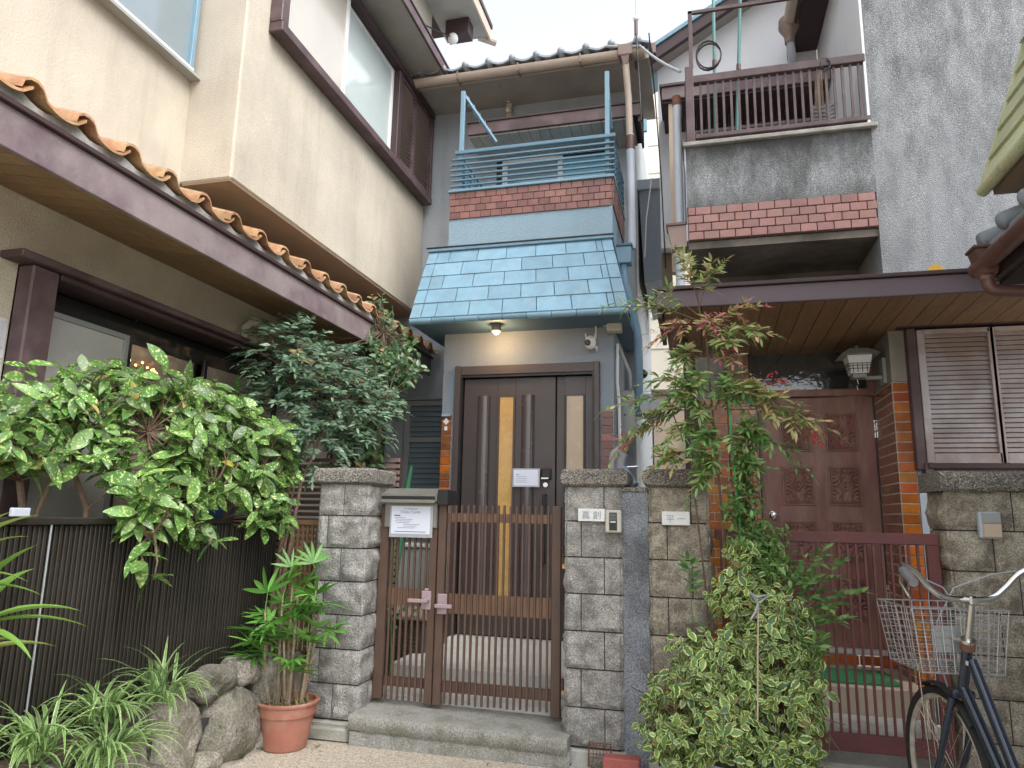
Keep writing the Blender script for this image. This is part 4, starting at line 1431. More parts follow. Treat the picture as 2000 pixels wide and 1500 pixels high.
MB().prism([(-0.38, YR - 0.27, 6.055), (1.1, YR - 0.27, 6.925), (1.1, YR - 0.27, 6.97), (-0.38, YR - 0.27, 6.10)], (0, 0.8, 0)).build('rake_cap', 'shingle_blue', RH)
MB().prism([(-0.34, YR - 0.19, 5.97), (1.1, YR - 0.19, 6.83), (1.1, YR - 0.19, 6.86), (-0.34, YR - 0.19, 6.0)], (0, 0.19, 0)).build('rake_soffit', 'soffit_gray', RH)
B('rake_gutter_box', 'pipe_brown', RH, -0.40, -0.30, YR - 0.30, YR - 0.2, 6.0, 6.12, 0.006)
yc2 = 6.35
B('canopy_fascia', 'purple_faded', RH, -0.24, 1.262, yc2, yc2 + 0.03, 5.27, 5.395, 0.004)
B('canopy_edge', 'purple', RH, -0.26, 1.262, yc2 - 0.02, YR, 5.397, 5.425, 0.003)
x = -0.235
pm = MB().box(0, 0.10, yc2 + 0.03 - 6.5, YR - 0.004 - 6.5, -0.008, 0.008).mesh('canopy_plank', 'purple_dark')
while x < 1.2:
    put(pm, 'canopy_plank', RH, (x, 6.5, 5.255))
    x += 0.105
B('balcony_door', 'dark_void', RH, 0.10, 1.20, YR - 0.03, YR - 0.002, 4.1, 5.2)
B('door_rail', 'purple_dark', RH, 0.10, 1.20, YR - 0.06, YR - 0.032, 4.62, 4.67)
B('door_sill', 'concrete', RH, 0.05, 1.22, YR - 0.09, YR - 0.032, 4.10, 4.24)
B('side_wall', 'white_wall', RH, 1.2725, 1.30, YC + 0.302, YR - 0.002, 4.09, 7.6)
B('inner_corner', 'white_wall', RH, 1.262, 1.279, YC - 0.002, YC + 0.30, 4.152, 7.9)
# side eave with gutter running in depth
B('side_soffit', 'purple_dark', RH, 1.02, 1.27, YC + 0.1, YR + 0.1, 5.98, 6.02)
B('side_fascia', 'purple_dark', RH, 0.99, 1.018, YC + 0.1, YR + 0.1, 5.90, 6.06)
MB().tube([(0.95, YC - 0.4, 5.98), (0.95, 6.42, 5.95)], 0.055, 12).build('side_gutter', 'gutter_beige', RH, True)
MB().lathe([(0.09, 0.0), (0.095, -0.09), (0.05, -0.17), (0.045, -0.25)], (0.95, 6.45, 6.0), 12).build('gutter_outlet', 'pipe_brown', RH, True)
MB().tube([(0.95, 6.45, 5.78), (0.97, 6.5, 5.66), (0.985, 6.6, 5.60)], 0.038, 10).build('outlet_elbow', 'pipe_white', RH, True)
# post boards, gutter pipes left of the house
B('rear_post', 'overhang_brown', RH, -0.30, -0.20, 7.1, 7.25, 3.4, 5.95)
B('rear_post', 'panel_beige', RH, -0.18, -0.10, 6.4, 6.5, 3.55, 5.25)
MB().tube([(-0.085, YC + 0.1, 4.55), (-0.085, YC + 0.1, 3.50)], 0.032, 12).build('downpipe', 'pipe_white', RH, True)
MB().tube([(-0.085, YC + 0.1, 4.62), (-0.085, YC + 0.1, 4.54)], 0.035, 12).build('pipe_collar', 'rust', RH, True)
MB().prism([(-0.175, YC, 3.49), (-0.028, YC, 3.49), (-0.035, YC, 3.32), (-0.145, YC, 3.32)], (0, 0.14, 0)).build('rain_hopper', 'pipe_brown', RH)
B('hopper_lid', 'pipe_dark', RH, -0.185, -0.028, YC - 0.01, YC + 0.15, 3.492, 3.515, 0.003)
MB().tube([(-0.09, YC + 0.07, 3.32), (-0.09, YC + 0.07, 2.76)], 0.033, 12).build('downpipe', 'pipe_white', RH, True)
MB().tube([(-0.05, YC + 0.02, 4.5), (-0.06, YC, 4.3), (-0.035, YC - 0.01, 3.9), (-0.035, YC - 0.01, 3.5)], 0.005, 6).build('cable', 'wire_cable', RH)

# window shutters at the right
SW = sub('shutter_window', RH, (1.9, YC, 2.1))
B('hood', 'purple_dark', SW, 1.315, 4.4, YC - 0.11, YC - 0.001, 2.60, 2.635, 0.004)
B('frame_post', 'purple', SW, 1.375, 1.43, YC - 0.07, YC - 0.001, 1.655, 2.598, 0.005)
B('frame_foot', 'purple', SW, 1.415, 1.462, YC - 0.09, YC - 0.001, 1.60, 1.70, 0.004)
B('sill', 'purple_dark', SW, 1.43, 4.4, YC - 0.10, YC - 0.001, 1.66, 1.693, 0.004)
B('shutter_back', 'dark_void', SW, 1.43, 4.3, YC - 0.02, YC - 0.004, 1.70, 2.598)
xs = 1.438
while xs < 3.6:
    q = MB()
    q.box(xs, xs + 0.045, YC - 0.065, YC - 0.022, 1.697, 2.585, 0.003).box(xs + 0.45 - 0.022, xs + 0.45, YC - 0.065, YC - 0.022, 1.697, 2.585, 0.003)
    q.box(xs + 0.045, xs + 0.428, YC - 0.065, YC - 0.022, 1.697, 1.76).box(xs + 0.045, xs + 0.428, YC - 0.065, YC - 0.022, 2.555, 2.585)
    sh = q.build('shutter', 'shutter_wood', SW)
    sm = MB().ob((0, 0, 0), (0.19, 0.0035, 0.0145), Matrix.Rotation(radians(-30), 3, 'X')).mesh('slat', 'shutter_wood')
    for k in range(25):
        put(sm, 'slat', SW, (xs + 0.237, YC - 0.044, 1.78 + 0.0318 * k))
    xs += 0.415
yl = MB().prism([(1.318, 4.40, 2.749), (1.408, 4.40, 2.749), (1.392, 4.40, 2.775), (1.36, 4.40, 2.792), (1.33, 4.40, 2.772)], (0, 0.02, 0)).build('yellow_cloth', 'yellow')
tag(yl, 'small crumpled yellow cloth lying on top of the purple beam', 'cloth')
# small teal number sign on the left tile wall
sg = MB().box(0.33, 0.45, YI - 0.03, YI - 0.0135, 2.205, 2.265, 0.002).build('number_sign', 'sign_teal')
tag(sg, 'small teal enamel plate at the top of the orange tiles left of the carved door', 'sign')
# roof of the house behind parapet
B('wall_top', 'mortar', RH, 1.28, 6.5, YC - 0.02, YC + 0.32, 8.002, 8.05)

# ================================================================== near house on the right edge (its eave and awning show)
NH = thing('neighbour_house', 'neighbouring house at the right edge with a pale green shingle awning and tiled eave', 'house', (2.1, 2.5, 0))
B('wall', 'stucco_gray', NH, 2.05, 2.3, 0.8, 4.12, 0.0, 6.5)
GA = sub('awning', NH, (1.8, 3.0, 3.3))


def gpt(y, v, off=0.0):
    return Vector((1.78 - 0.28 * v - off, y - 0.0, 3.86 - 0.80 * v + off * 0.4))


MB().prism([(1.80, 3.98, 3.04), (2.04, 3.98, 3.04), (2.04, 3.98, 3.86), (1.80, 3.98, 3.86)], (0, -2.6, 0)).build('body', 'stucco_gray', GA)
MB().prism([(1.52, 3.975, 3.03), (1.80, 3.975, 3.03), (1.80, 3.975, 3.85)], (0, -2.6, 0)).build('body', 'stucco_gray', GA)
for r in range(5):
    v0, v1 = r / 5, (r + 1) / 5 + 0.02
    y = 3.96 - (0.13 if r % 2 else 0.0)
    y1 = 3.99 - 0.0
    first = True
    while y > 1.5:
        a = 3.985 if first else y
        c = y - 0.26
        first = False
        P = [gpt(a, v0, 0.004), gpt(c + 0.004, v0, 0.004), gpt(c + 0.004, v1, 0.02), gpt(a, v1, 0.02)]
        P2 = [p + Vector((0.014, 0, -0.006)) for p in P]
        MB().add(P + P2, [(0, 1, 2, 3), (3, 2, 6, 7), (0, 3, 7, 4), (1, 5, 6, 2)]).build('shingle', 'awning_green', GA)
        y = c
for k in range(9):
    y = 3.99 - 0.28 * k
    MB().tube([(1.49, y, 3.035), (1.49, y - 0.274, 3.035)], 0.032, 12).build('edge_trim', 'awning_green', GA, True)
    MB().prism([(1.74, y + 0.01, 3.87), (1.82, y + 0.01, 3.98), (2.04, y + 0.01, 3.98), (2.04, y + 0.01, 3.86)], (0, -0.277, 0)).build('ridge_cap', 'awning_green', GA)
MB().prism([(1.47, 3.99, 3.035), (1.51, 3.99, 3.03), (1.80, 3.99, 3.86), (1.76, 3.99, 3.88)], (0, 0.018, 0)).build('verge_trim', 'awning_green', GA)
B('underside', 'overhang_brown', GA, 1.53, 2.04, 1.4, 3.97, 3.00, 3.028)
# lower eave with round grey tiles, purple gutter and rain hopper
NE = sub('eave', NH, (1.7, 3.0, 2.7))
MB().tube([(1.50, 4.20, 2.668), (1.50, 1.2, 2.705)], 0.048, 14).build('gutter', 'pipe_dark', NE, True)
B('fascia', 'purple_dark', NE, 1.56, 1.60, 1.2, 4.2, 2.60, 2.76)
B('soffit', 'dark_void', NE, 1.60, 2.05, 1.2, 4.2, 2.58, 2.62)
cap_ = MB().lathe([(0.0, -0.01), (0.04, -0.008), (0.047, 0.004), (0.045, 0.30)], (0, 0, 0), 14, 'x').mesh('round_tile', 'kawara', smooth='all')
for k in range(11):
    put(cap_, 'round_tile', NE, (1.50, 4.10 - 0.26 * k, 2.80), Matrix.Rotation(radians(-20), 3, 'Y'))
    MB().prism([(1.52, 4.09 - 0.26 * k, 2.775), (1.52, 3.86 - 0.26 * k, 2.775), (1.52, 3.86 - 0.26 * k, 2.75), (1.52, 4.09 - 0.26 * k, 2.75)], (0.5, 0, 0.18)).build('flat_tile', 'kawara', NE)
MB().prism([(1.44, 4.14, 2.735), (1.56, 4.14, 2.735), (1.535, 4.14, 2.60), (1.475, 4.14, 2.60)], (0, -0.11, 0)).build('rain_hopper', 'pipe_dark', NE)
B('hopper_rim', 'pipe_dark', NE, 1.43, 1.57, 4.02, 4.15, 2.737, 2.755, 0.004)
MB().tube([(1.505, 4.085, 2.61), (1.505, 4.085, 2.55), (1.52, 4.085, 2.525), (1.55, 4.085, 2.515), (2.05, 4.085, 2.47)], 0.032, 14).build('downpipe', 'pipe_dark', NE, True)
MB().tube([(1.505, 4.085, 2.60), (1.505, 4.085, 2.575)], 0.038, 14).build('pipe_collar', 'pipe_dark', NE, True)
q = MB()
for k in range(6):
    q = MB().box(1.98, 2.04, 3.2, 4.3, 4.30 + 0.07 * k, 4.33 + 0.07 * k).build('dark_slat', 'purple', NH)

# ================================================================== split-faced block pillars
def rock_block(x0, x1, y0, y1, z0, z1, seed, faces='f', amp=0.024):
    """block with broken front (and side) faces: worn chamfered rim, bulging rough middle"""
    b = MB()

    def face(o, du, dv, nrm, w, h, sd):
        nu = max(4, int(w / 0.021)); nv = max(4, int(h / 0.021))
        vs, fs = [], []
        for i in range(nu + 1):
            for j in range(nv + 1):
                u, v = i / nu, j / nv
                e = min(u * w, (1 - u) * w, v * h, (1 - v) * h)
                k = min(1, e / 0.026)
                p = o + du * (u * w) + dv * (v * h)
                n1 = noise.noise(Vector((p.x * 9 + sd, p.y * 9, p.z * 11 + seed)))
                n2 = noise.noise(Vector((p.x * 30 + sd, p.y * 30, p.z * 34)))
                d = (-0.012 + k * (0.016 + amp * n1 + 0.40 * amp * n2 - 0.5 * amp * max(0, abs(noise.noise(Vector((p.x * 15 + sd, 2, p.z * 7 + seed)))) - 0.25)))
                vs.append(p + nrm * d)
        for i in range(nu):
            for j in range(nv):
                a = i * (nv + 1) + j
                fs.append((a, a + nv + 1, a + nv + 2, a + 1))
        b.add(vs, fs)
    X, Y, Z = Vector((1, 0, 0)), Vector((0, 1, 0)), Vector((0, 0, 1))
    w, d, h = x1 - x0, y1 - y0, z1 - z0
    face(Vector((x0, y0, z0)), X, Z, -Y, w, h, seed)
    if 'r' in faces:
        face(Vector((x1, y0, z0)), Y, Z, X, d, h, seed + 3)
    if 'l' in faces:
        face(Vector((x0, y0, z0)), Y, Z, -X, d, h, seed + 5)
    g_ = 0.010
    b.box(x0 + (g_ if 'l' in faces else 0), x1 - (g_ if 'r' in faces else 0), y0 + g_, y1, z0, z1)
    return b


def pillar(name, label, x0, x1, mat, r2=None, y0=4.10, ztop=1.484, n=7, seed=1, first_wide=True, cap=True, zb=0.085, h=0.2, depth=0.32, cx=None, ratio=0.62):
    P = thing(name, label, 'pillar', ((x0 + x1) / 2, y0 + depth / 2, 0), 'split-faced stone pillars')
    B('core', 'joint', P, x0 + 0.014, x1 - 0.014, y0 + 0.014, y0 + depth - 0.01, 0.0, ztop)
    B('base', 'concrete', P, x0 - 0.02, x1 + 0.02, y0 - 0.02, y0 + depth, 0.0, zb - 0.004, 0.01)
    hh = (ztop - zb) / n
    for k in range(n):
        z1 = ztop - k * hh
        z0 = z1 - hh + 0.007
        wide = (k % 2 == 0) == first_wide
        xm = x0 + (x1 - x0) * (ratio if wide else (r2 or 1 - ratio))
        for (a, c, fc) in ((x0, xm - 0.003, 'l'), (xm + 0.003, x1, 'r')):
            rock_block(a, c, y0, y0 + depth, z0, z1 - 0.001, seed * 17 + k * 3 + (1 if fc == 'r' else 0), fc).build('block', mat, P, True)
    if cap:
        c = MB()
        cx0, cx1 = (cx or (x0 - 0.025, x1 + 0.025))
        nx_, nz_ = 26, 5
        pr = [(0.02, 0), (0, 0.012), (-0.004, 0.05), (0.0, 0.085), (0.02, 0.098)]
        vs, fs = [], []
        # ring of points around the cap for several heights
        ring = []
        for i in range(12): ring.append((cx0 + (cx1 - cx0) * i / 12, y0 - 0.03, 0))
        for i in range(12): ring.append((cx1, y0 - 0.03 + (depth + 0.05) * i / 12, 1))
        for i in range(12): ring.append((cx1 - (cx1 - cx0) * i / 12, y0 + depth + 0.02, 2))
        for i in range(12): ring.append((cx0, y0 + depth + 0.02 - (depth + 0.05) * i / 12, 3))
        mx_, my_ = (cx0 + cx1) / 2, y0 + depth / 2
        R_ = len(ring)
        for (ins, dz) in pr:
            for (x, y, s_) in ring:
                px = x + (mx_ - x) / abs(mx_ - x + 1e-6) * min(abs(mx_ - x), ins)
                py = y + (my_ - y) / abs(my_ - y + 1e-6) * min(abs(my_ - y), ins)
                nn = 0.005 * noise.noise(Vector((px * 22, py * 22, dz * 30 + seed)))
                vs.append((px + nn, py + nn, ztop + 0.001 + dz + nn))
        for l in range(len(pr) - 1):
            for i in range(R_):
                i2 = (i + 1) % R_
                fs.append((l * R_ + i, l * R_ + i2, (l + 1) * R_ + i2, (l + 1) * R_ + i))
        fs.append(tuple((len(pr) - 1) * R_ + i for i in range(R_)))
        fs.append(tuple(i for i in range(R_))[::-1])
        c.add(vs, fs).build('cap', 'cap_stone', P, True)
    return P


pillar('stone_pillar', 'grey split-faced stone pillar left of the brown gate beside the potted palm', -2.325, -1.985, 'stone', seed=1, ztop=1.487, zb=0.10, ratio=0.50, r2=0.20)
pillar('stone_pillar', 'grey split-faced stone pillar with a white nameplate and a beige intercom', -0.75, -0.425, 'stone', seed=2, ratio=0.69, r2=0.29, cx=(-0.768, -0.392))
pillar('stone_pillar', 'brownish split-faced stone pillar with a white nameplate half hidden by the variegated vine', -0.275, 0.052, 'stone_warm', seed=3, ratio=0.70, r2=0.30, cx=(-0.30, 0.058))
# wide pillar by the bicycle: three block widths
P4 = thing('stone_pillar', 'wide split-faced stone wall pillar behind the bicycle with a small intercom box', 'pillar', (1.7, 4.26, 0), 'split-faced stone pillars')
B('core', 'joint', P4, 1.225, 2.60, 4.114, 4.40, 0.0, 1.475)
B('base', 'concrete', P4, 1.19, 2.62, 4.08, 4.42, 0.0, 0.08, 0.01)
for k in range(7):
    z1 = 1.475 - 0.199 * k
    edges = [1.21]
    x = 1.21 + (0.20 if k % 2 else 0.30)
    while x < 2.55:
        edges.append(x)
        x += 0.34
    edges.append(2.62)
    for i in range(len(edges) - 1):
        rock_block(edges[i] + (0.003 if i else 0), edges[i + 1] - 0.003, 4.10, 4.42, z1 - 0.192, z1, 90 + k * 7 + i, 'l' if i == 0 else 'f').build('block', 'stone_warm', P4, True)
c = MB()
nx_ = 60
pr = [(4.075, 0.0), (4.062, 0.012), (4.058, 0.05), (4.065, 0.088), (4.09, 0.10), (4.44, 0.10), (4.44, 0.0)]
vs, fs = [], []
for i in range(nx_ + 1):
    x = 1.185 + 1.46 * i / nx_
    for (y, dz) in pr:
        nn = 0.005 * noise.noise(Vector((x * 22, y * 22, dz * 30)))
        vs.append((x, y + nn, 1.476 + dz + nn))
for i in range(nx_):
    for j in range(len(pr)):
        j2 = (j + 1) % len(pr)
        a, c2 = i * len(pr), (i + 1) * len(pr)
        fs.append((a + j, a + j2, c2 + j2, c2 + j))
c.add(vs, fs)
c.add([vs[j] for j in range(len(pr))], [tuple(range(len(pr)))])
c.build('cap', 'cap_stone', P4, True)

# plastered strip between the two middle pillars
mpst = thing('plastered_post', 'narrow dark plastered post between the two middle stone pillars', 'post', (-0.35, 4.25, 0))
b = MB()
vs, fs = [], []
nx_, nz_ = 6, 50
for i in range(nx_ + 1):
    for j in range(nz_ + 1):
        x = -0.424 + 0.146 * i / nx_
        z = 1.455 * j / nz_
        vs.append((x, 4.118 + 0.005 * noise.noise((x * 20, z * 12, 4)) + 0.003 * noise.noise((x * 60, z * 50, 4)), z))
for i in range(nx_):
    for j in range(nz_):
        a = i * (nz_ + 1) + j
        fs.append((a, a + nz_ + 1, a + nz_ + 2, a + 1))
b.add(vs, fs).box(-0.424, -0.278, 4.13, 4.36, 0, 1.45)
b.build('shaft', 'mortar_post', mpst, True)
B('cap', 'cap_stone', mpst, -0.424, -0.278, 4.098, 4.37, 1.456, 1.482, 0.006)

# ================================================================== left fences
LF = thing('dark_fence', 'long dark brown metal fence of thin vertical slats below the left window', 'fence', (-2.7, 3.0, 0.4), 'garden fences')
B('top_rail', 'fence_dark', LF, -2.735, -2.665, 0.6, 4.235, 1.232, 1.262, 0.004)
B('backing', 'fence_back', LF, -2.735, -2.728, 0.6, 4.235, 0.25, 1.230)
B('joint_cover', 'cable_gray', LF, -2.676, -2.670, 2.496, 2.50, 0.3, 1.2325)
B('bottom_rail', 'fence_dark', LF, -2.727, -2.69, 0.6, 4.235, 0.25, 0.29)
sl = MB().box(-0.018, 0.010, -0.0085, 0.0085, 0.0, 0.965, 0.002).mesh('slat', 'fence_dark')
y = 4.222
k = 0
while y > 1.2:
    put(sl, 'slat', LF, (-2.70 + random.uniform(-.0015, .0015), y + random.uniform(-.0012, .0012), 0.265 + random.uniform(-.004, 0)), (random.uniform(-.002, .002), random.uniform(-.002, .002), random.uniform(-.05, .05)))
    y -= 0.0262
    k += 1
    if k >= 298: break
SF = thing('wooden_fence', 'short warm brown slatted fence between the dark fence and the left pillar', 'fence', (-2.5, 4.25, 0.3), 'garden fences')
B('top_rail', 'fence_wood', SF, -2.66, -2.335, 4.235, 4.275, 1.225, 1.258, 0.004)
B('low_rail', 'fence_wood', SF, -2.66, -2.335, 4.262, 4.285, 0.40, 0.44)
ws = MB().box(-0.009, 0.009, -0.009, 0.009, 0.0, 0.93, 0.002).mesh('slat', 'fence_wood')
for k in range(10):
    put(ws, 'slat', SF, (-2.645 + 0.034 * k, 4.25, 0.29))
# dark slatted screen behind, up to the house corner
SS = thing('brown_screen', 'tall dark brown slatted screen behind the bushy nandina', 'screen', (-2.6, 4.9, 0.0))
for x in (-3.1, -2.62, -2.15):
    B('post', 'purple_dark', SS, x - 0.02, x + 0.02, 4.90, 4.94, 0.0, 1.72)
sm = MB().box(-0.5, 0.5, -0.008, 0.008, -0.014, 0.014).mesh('slat', 'slat_brown')
for k in range(26):
    put(sm, 'slat', SS, (-2.63, 4.885, 1.70 - 0.045 * k))

# ================================================================== brown double gate
def gate_bar_mesh(h, w=0.013, mat='gate_brown'):
    return MB().box(-w / 2, w / 2, -0.008, 0.008, 0, h, 0.002).mesh('bar', mat)


G1 = thing('brown_gate', 'narrow left leaf of the brown metal gate below the mailbox', 'gate', (-1.97, 4.3, 0.18), 'leaves of the brown gate')
B('stile', 'gate_brown', G1, -1.978, -1.918, 4.28, 4.32, 0.195, 1.36, 0.004)
B('stile', 'gate_brown', G1, -1.640, -1.592, 4.28, 4.32, 0.185, 1.36, 0.004)
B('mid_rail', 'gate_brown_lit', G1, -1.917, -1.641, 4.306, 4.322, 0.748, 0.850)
B('bottom_rail', 'gate_brown', G1, -1.917, -1.641, 4.306, 4.322, 0.268, 0.325)
B('top_rail', 'gate_brown', G1, -1.917, -1.641, 4.306, 4.322, 1.20, 1.26)
me = gate_bar_mesh(1.02)
for k in range(7):
    put(me, 'bar', G1, (-1.893 + 0.0385 * k, 4.292, 0.195))
for z in (1.115, 0.32):
    MB().tube([(-1.992, 4.29, z), (-1.992, 4.29, z + 0.075)], 0.012, 10).build('hinge', 'gate_brown', G1)
    B('hinge_plate', 'rust', G1, -2.03, -1.98, 4.25, 4.262, z + 0.01, z + 0.035)
B('lock_plate', 'lock_mauve', G1, -1.672, -1.612, 4.262, 4.279, 0.735, 0.845, 0.004)
MB().tube([(-1.632, 4.26, 0.790), (-1.632, 4.225, 0.790)], 0.016, 12).build('lock_boss', 'lock_mauve', G1, True)
MB().box(-1.745, -1.625, 4.215, 4.231, 0.778, 0.800, 0.004).build('lever', 'lock_mauve', G1)
B('latch_knob', 'lock_mauve', G1, -1.655, -1.63, 4.265, 4.278, 0.846, 0.860, 0.002)

G2 = thing('brown_gate', 'wide right leaf of the brown metal gate in front of the entrance door', 'gate', (-1.2, 4.3, 0.18), 'leaves of the brown gate')
B('stile', 'gate_brown', G2, -1.585, -1.535, 4.28, 4.32, 0.185, 1.372, 0.004)
B('stile', 'gate_brown', G2, -0.862, -0.805, 4.28, 4.32, 0.175, 1.372, 0.004)
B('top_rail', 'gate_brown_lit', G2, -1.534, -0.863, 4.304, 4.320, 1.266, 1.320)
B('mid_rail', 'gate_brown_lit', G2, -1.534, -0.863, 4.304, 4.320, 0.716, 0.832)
B('bottom_rail', 'gate_brown', G2, -1.534, -0.863, 4.304, 4.320, 0.258, 0.322)
me = gate_bar_mesh(1.172)
for k in range(17):
    put(me, 'bar', G2, (-1.513 + 0.0392 * k, 4.292, 0.198 + random.uniform(-.004, .003)), (0, random.uniform(-.0016, .0016), random.uniform(-.06, .06)))
B('lock_plate', 'lock_mauve', G2, -1.568, -1.508, 4.262, 4.279, 0.712, 0.832, 0.004)
MB().tube([(-1.545, 4.26, 0.765), (-1.545, 4.232, 0.765)], 0.015, 12).build('lock_boss', 'lock_mauve', G2, True)
MB().box(-1.572, -1.462, 4.225, 4.240, 0.752, 0.775, 0.004).build('lever', 'lock_mauve', G2)
for z in (1.02, 0.32):
    MB().tube([(-0.792, 4.29, z), (-0.792, 4.29, z + 0.07)], 0.011, 10).build('hinge', 'gate_brown', G2)
    B('hinge_plate', 'brass', G2, -0.79, -0.755, 4.25, 4.262, z - 0.01, z + 0.015)

# ================================================================== mailbox with notice
MX = thing('mailbox', 'greenish steel mailbox with a sloped lid mounted above the left gate leaf', 'mailbox', (-1.77, 4.3, 1.2))
B('back_box', 'steel_mailbox', MX, -1.945, -1.590, 4.262, 4.42, 1.225, 1.385, 0.004)
MB().prism([(-1.955, 4.215, 1.432), (-1.955, 4.33, 1.472), (-1.955, 4.43, 1.472), (-1.955, 4.43, 1.388), (-1.955, 4.215, 1.388)], (0.375, 0, 0)).build('lid', 'steel_mailbox', MX)
B('slot_shadow', 'black', MX, -1.948, -1.588, 4.208, 4.214, 1.392, 1.420)
B('flap', 'steel_mailbox', MX, -1.950, -1.586, 4.200, 4.207, 1.378, 1.398, 0.002)
B('side_box', 'black', MX, -1.579, -1.510, 4.23, 4.42, 1.368, 1.464, 0.003)
NT = thing('notice', 'white laminated notice taped to the front of the mailbox', 'notice', (-1.765, 4.25, 1.27))
B('laminate', 'laminate', NT, -1.905, -1.615, 4.2565, 4.2585, 1.165, 1.362)
B('sheet', 'paper', NT, -1.893, -1.633, 4.2545, 4.2562, 1.186, 1.357)
text('TE AMOUR', 0.018, (-1.765, 4.2535, 1.335), 'ink_pale', NT)
text('Osaka Castle', 0.025, (-1.765, 4.2535, 1.314), 'ink_pale', NT)
B('heading', 'ink', NT, -1.875, -1.833, 4.2535, 4.2543, 1.2965, 1.3025)
for k, (a, c) in enumerate([(-1.87, -1.80), (-1.865, -1.75), (-1.87, -1.76), (-1.86, -1.77), (-1.81, -1.70), (-1.81, -1.72), (-1.85, -1.73)]):
    z = 1.285 - 0.0105 * k
    B('text_line', 'ink_pale', NT, a, c, 4.2537, 4.2544, z, z + 0.003)
B('text_line', 'ink', NT, -1.868, -1.66, 4.2537, 4.2544, 1.198, 1.2015)
N2 = thing('notice', 'small white laminated card taped on the entrance door beside the lock', 'notice', (-1.4, 5.84, 1.63))
yq = 5.85 - 0.003
B('laminate', 'laminate', N2, -1.517, -1.283, yq - 0.003, yq - 0.001, 1.553, 1.707)
B('sheet', 'paper', N2, -1.505, -1.298, yq - 0.0055, yq - 0.0032, 1.565, 1.695)
B('heading', 'ink', N2, -1.487, -1.462, yq - 0.0065, yq - 0.0056, 1.655, 1.659)
for k in range(4):
    B('text_line', 'ink_pale', N2, -1.487, -1.40 + 0.01 * (k % 2), yq - 0.0065, yq - 0.0056, 1.64 - 0.016 * k, 1.6425 - 0.016 * k)

# nameplates and intercoms
NP = thing('nameplate', 'white enamel nameplate with two characters beside the beige intercom', 'nameplate', (-0.59, 4.085, 1.32), 'house nameplates')
B('plate', 'nameplate', NP, -0.668, -0.515, 4.070, 4.092, 1.287, 1.358, 0.002)
text('真 創', 0.050, (-0.592, 4.0690, 1.303), 'ink_pale', NP)
NP2 = thing('nameplate', 'white enamel nameplate on the brownish pillar left of the vine', 'nameplate', (-0.127, 4.085, 1.31), 'house nameplates')
B('plate', 'nameplate', NP2, -0.202, -0.052, 4.070, 4.092, 1.276, 1.350, 0.002)
text('平 一', 0.046, (-0.127, 4.0690, 1.293), 'ink_pale', NP2)
IC = thing('intercom', 'beige intercom with a dark call panel fixed beside the first nameplate', 'intercom', (-0.468, 4.08, 1.29), 'gate intercoms')
B('housing', 'plastic_beige', IC, -0.512, -0.422, 4.052, 4.092, 1.228, 1.352, 0.006)
B('panel', 'black', IC, -0.489, -0.446, 4.047, 4.0515, 1.240, 1.338, 0.001)
for k in range(5):
    B('speaker_rib', 'ink_pale', IC, -0.486, -0.449, 4.044, 4.0468, 1.296 + 0.008 * k, 1.299 + 0.008 * k)
B('call_button', 'chrome', IC, -0.484, -0.451, 4.042, 4.0468, 1.282, 1.290, 0.001)
IC2 = thing('intercom', 'small intercom box with a wooden lower half on the pillar behind the bicycle', 'intercom', (1.387, 4.07, 1.31), 'gate intercoms')
B('housing', 'pipe_white', IC2, 1.338, 1.436, 4.050, 4.088, 1.243, 1.373, 0.006)
B('speaker_panel', 'metal_gray', IC2, 1.352, 1.432, 4.043, 4.0495, 1.318, 1.367, 0.002)
B('wooden_panel', 'panel_beige', IC2, 1.352, 1.432, 4.041, 4.0495, 1.250, 1.314, 0.004)

# small tags on the door tiles
tg = MB().box(-2.168, -2.085, 5.825, 5.836, 2.160, 2.178, 0.001).build('address_strip', 'light_blue')
tag(tg, 'tiny pale blue address strip above the orange tiles left of the entrance', 'sign')
tg = MB().prism([(-2.125, 5.832, 2.145), (-2.095, 5.832, 2.115), (-2.125, 5.832, 2.085), (-2.155, 5.832, 2.115)], (0, 0.004, 0)).build('diamond_sticker', 'nameplate')
tag(tg, 'small white diamond sticker on the brown tiles left of the entrance', 'sticker')
tg = MB().box(-2.138, -2.112, 5.828, 5.836, 2.035, 2.070, 0.001).build('square_sticker', 'nameplate')
tag(tg, 'small white square sticker below the diamond sticker left of the entrance', 'sticker')

# ================================================================== red iron gate on the right
RG = thing('red_gate', 'dark red iron gate of thin bars in front of the carved door', 'gate', (0.82, 4.2, 0.17))
yg = 4.20
B('top_rail', 'gate_red', RG, 0.445, 1.195, yg, yg + 0.03, 1.200, 1.258, 0.003)
B('stile', 'gate_red', RG, 1.135, 1.195, yg - 0.001, yg + 0.031, 0.17, 1.199, 0.003)
B('stile', 'gate_red', RG, 0.445, 0.505, yg - 0.001, yg + 0.031, 0.17, 1.199, 0.003)
B('bottom_rail', 'gate_red', RG, 0.506, 1.134, yg, yg + 0.03, 0.165, 0.25, 0.003)
gm = MB().box(-0.006, 0.006, -0.007, 0.007, 0, 0.949).mesh('bar', 'gate_red')
for k in range(14):
    put(gm, 'bar', RG, (0.547 + 0.0422 * k, yg + 0.015, 0.2505))
B('hinge', 'gate_red', RG, 1.196, 1.235, yg + 0.005, yg + 0.02, 1.085, 1.115, 0.003)
B('hinge_arm', 'gate_red', RG, 1.22, 1.26, yg + 0.005, yg + 0.02, 1.055, 1.084, 0.003)
RG2 = thing('red_gate', 'left leaf of the red iron gate mostly hidden behind the variegated vine', 'gate', (0.25, 4.2, 0.17))
B('top_rail', 'gate_red', RG2, 0.08, 0.435, yg, yg + 0.03, 1.200, 1.258, 0.003)
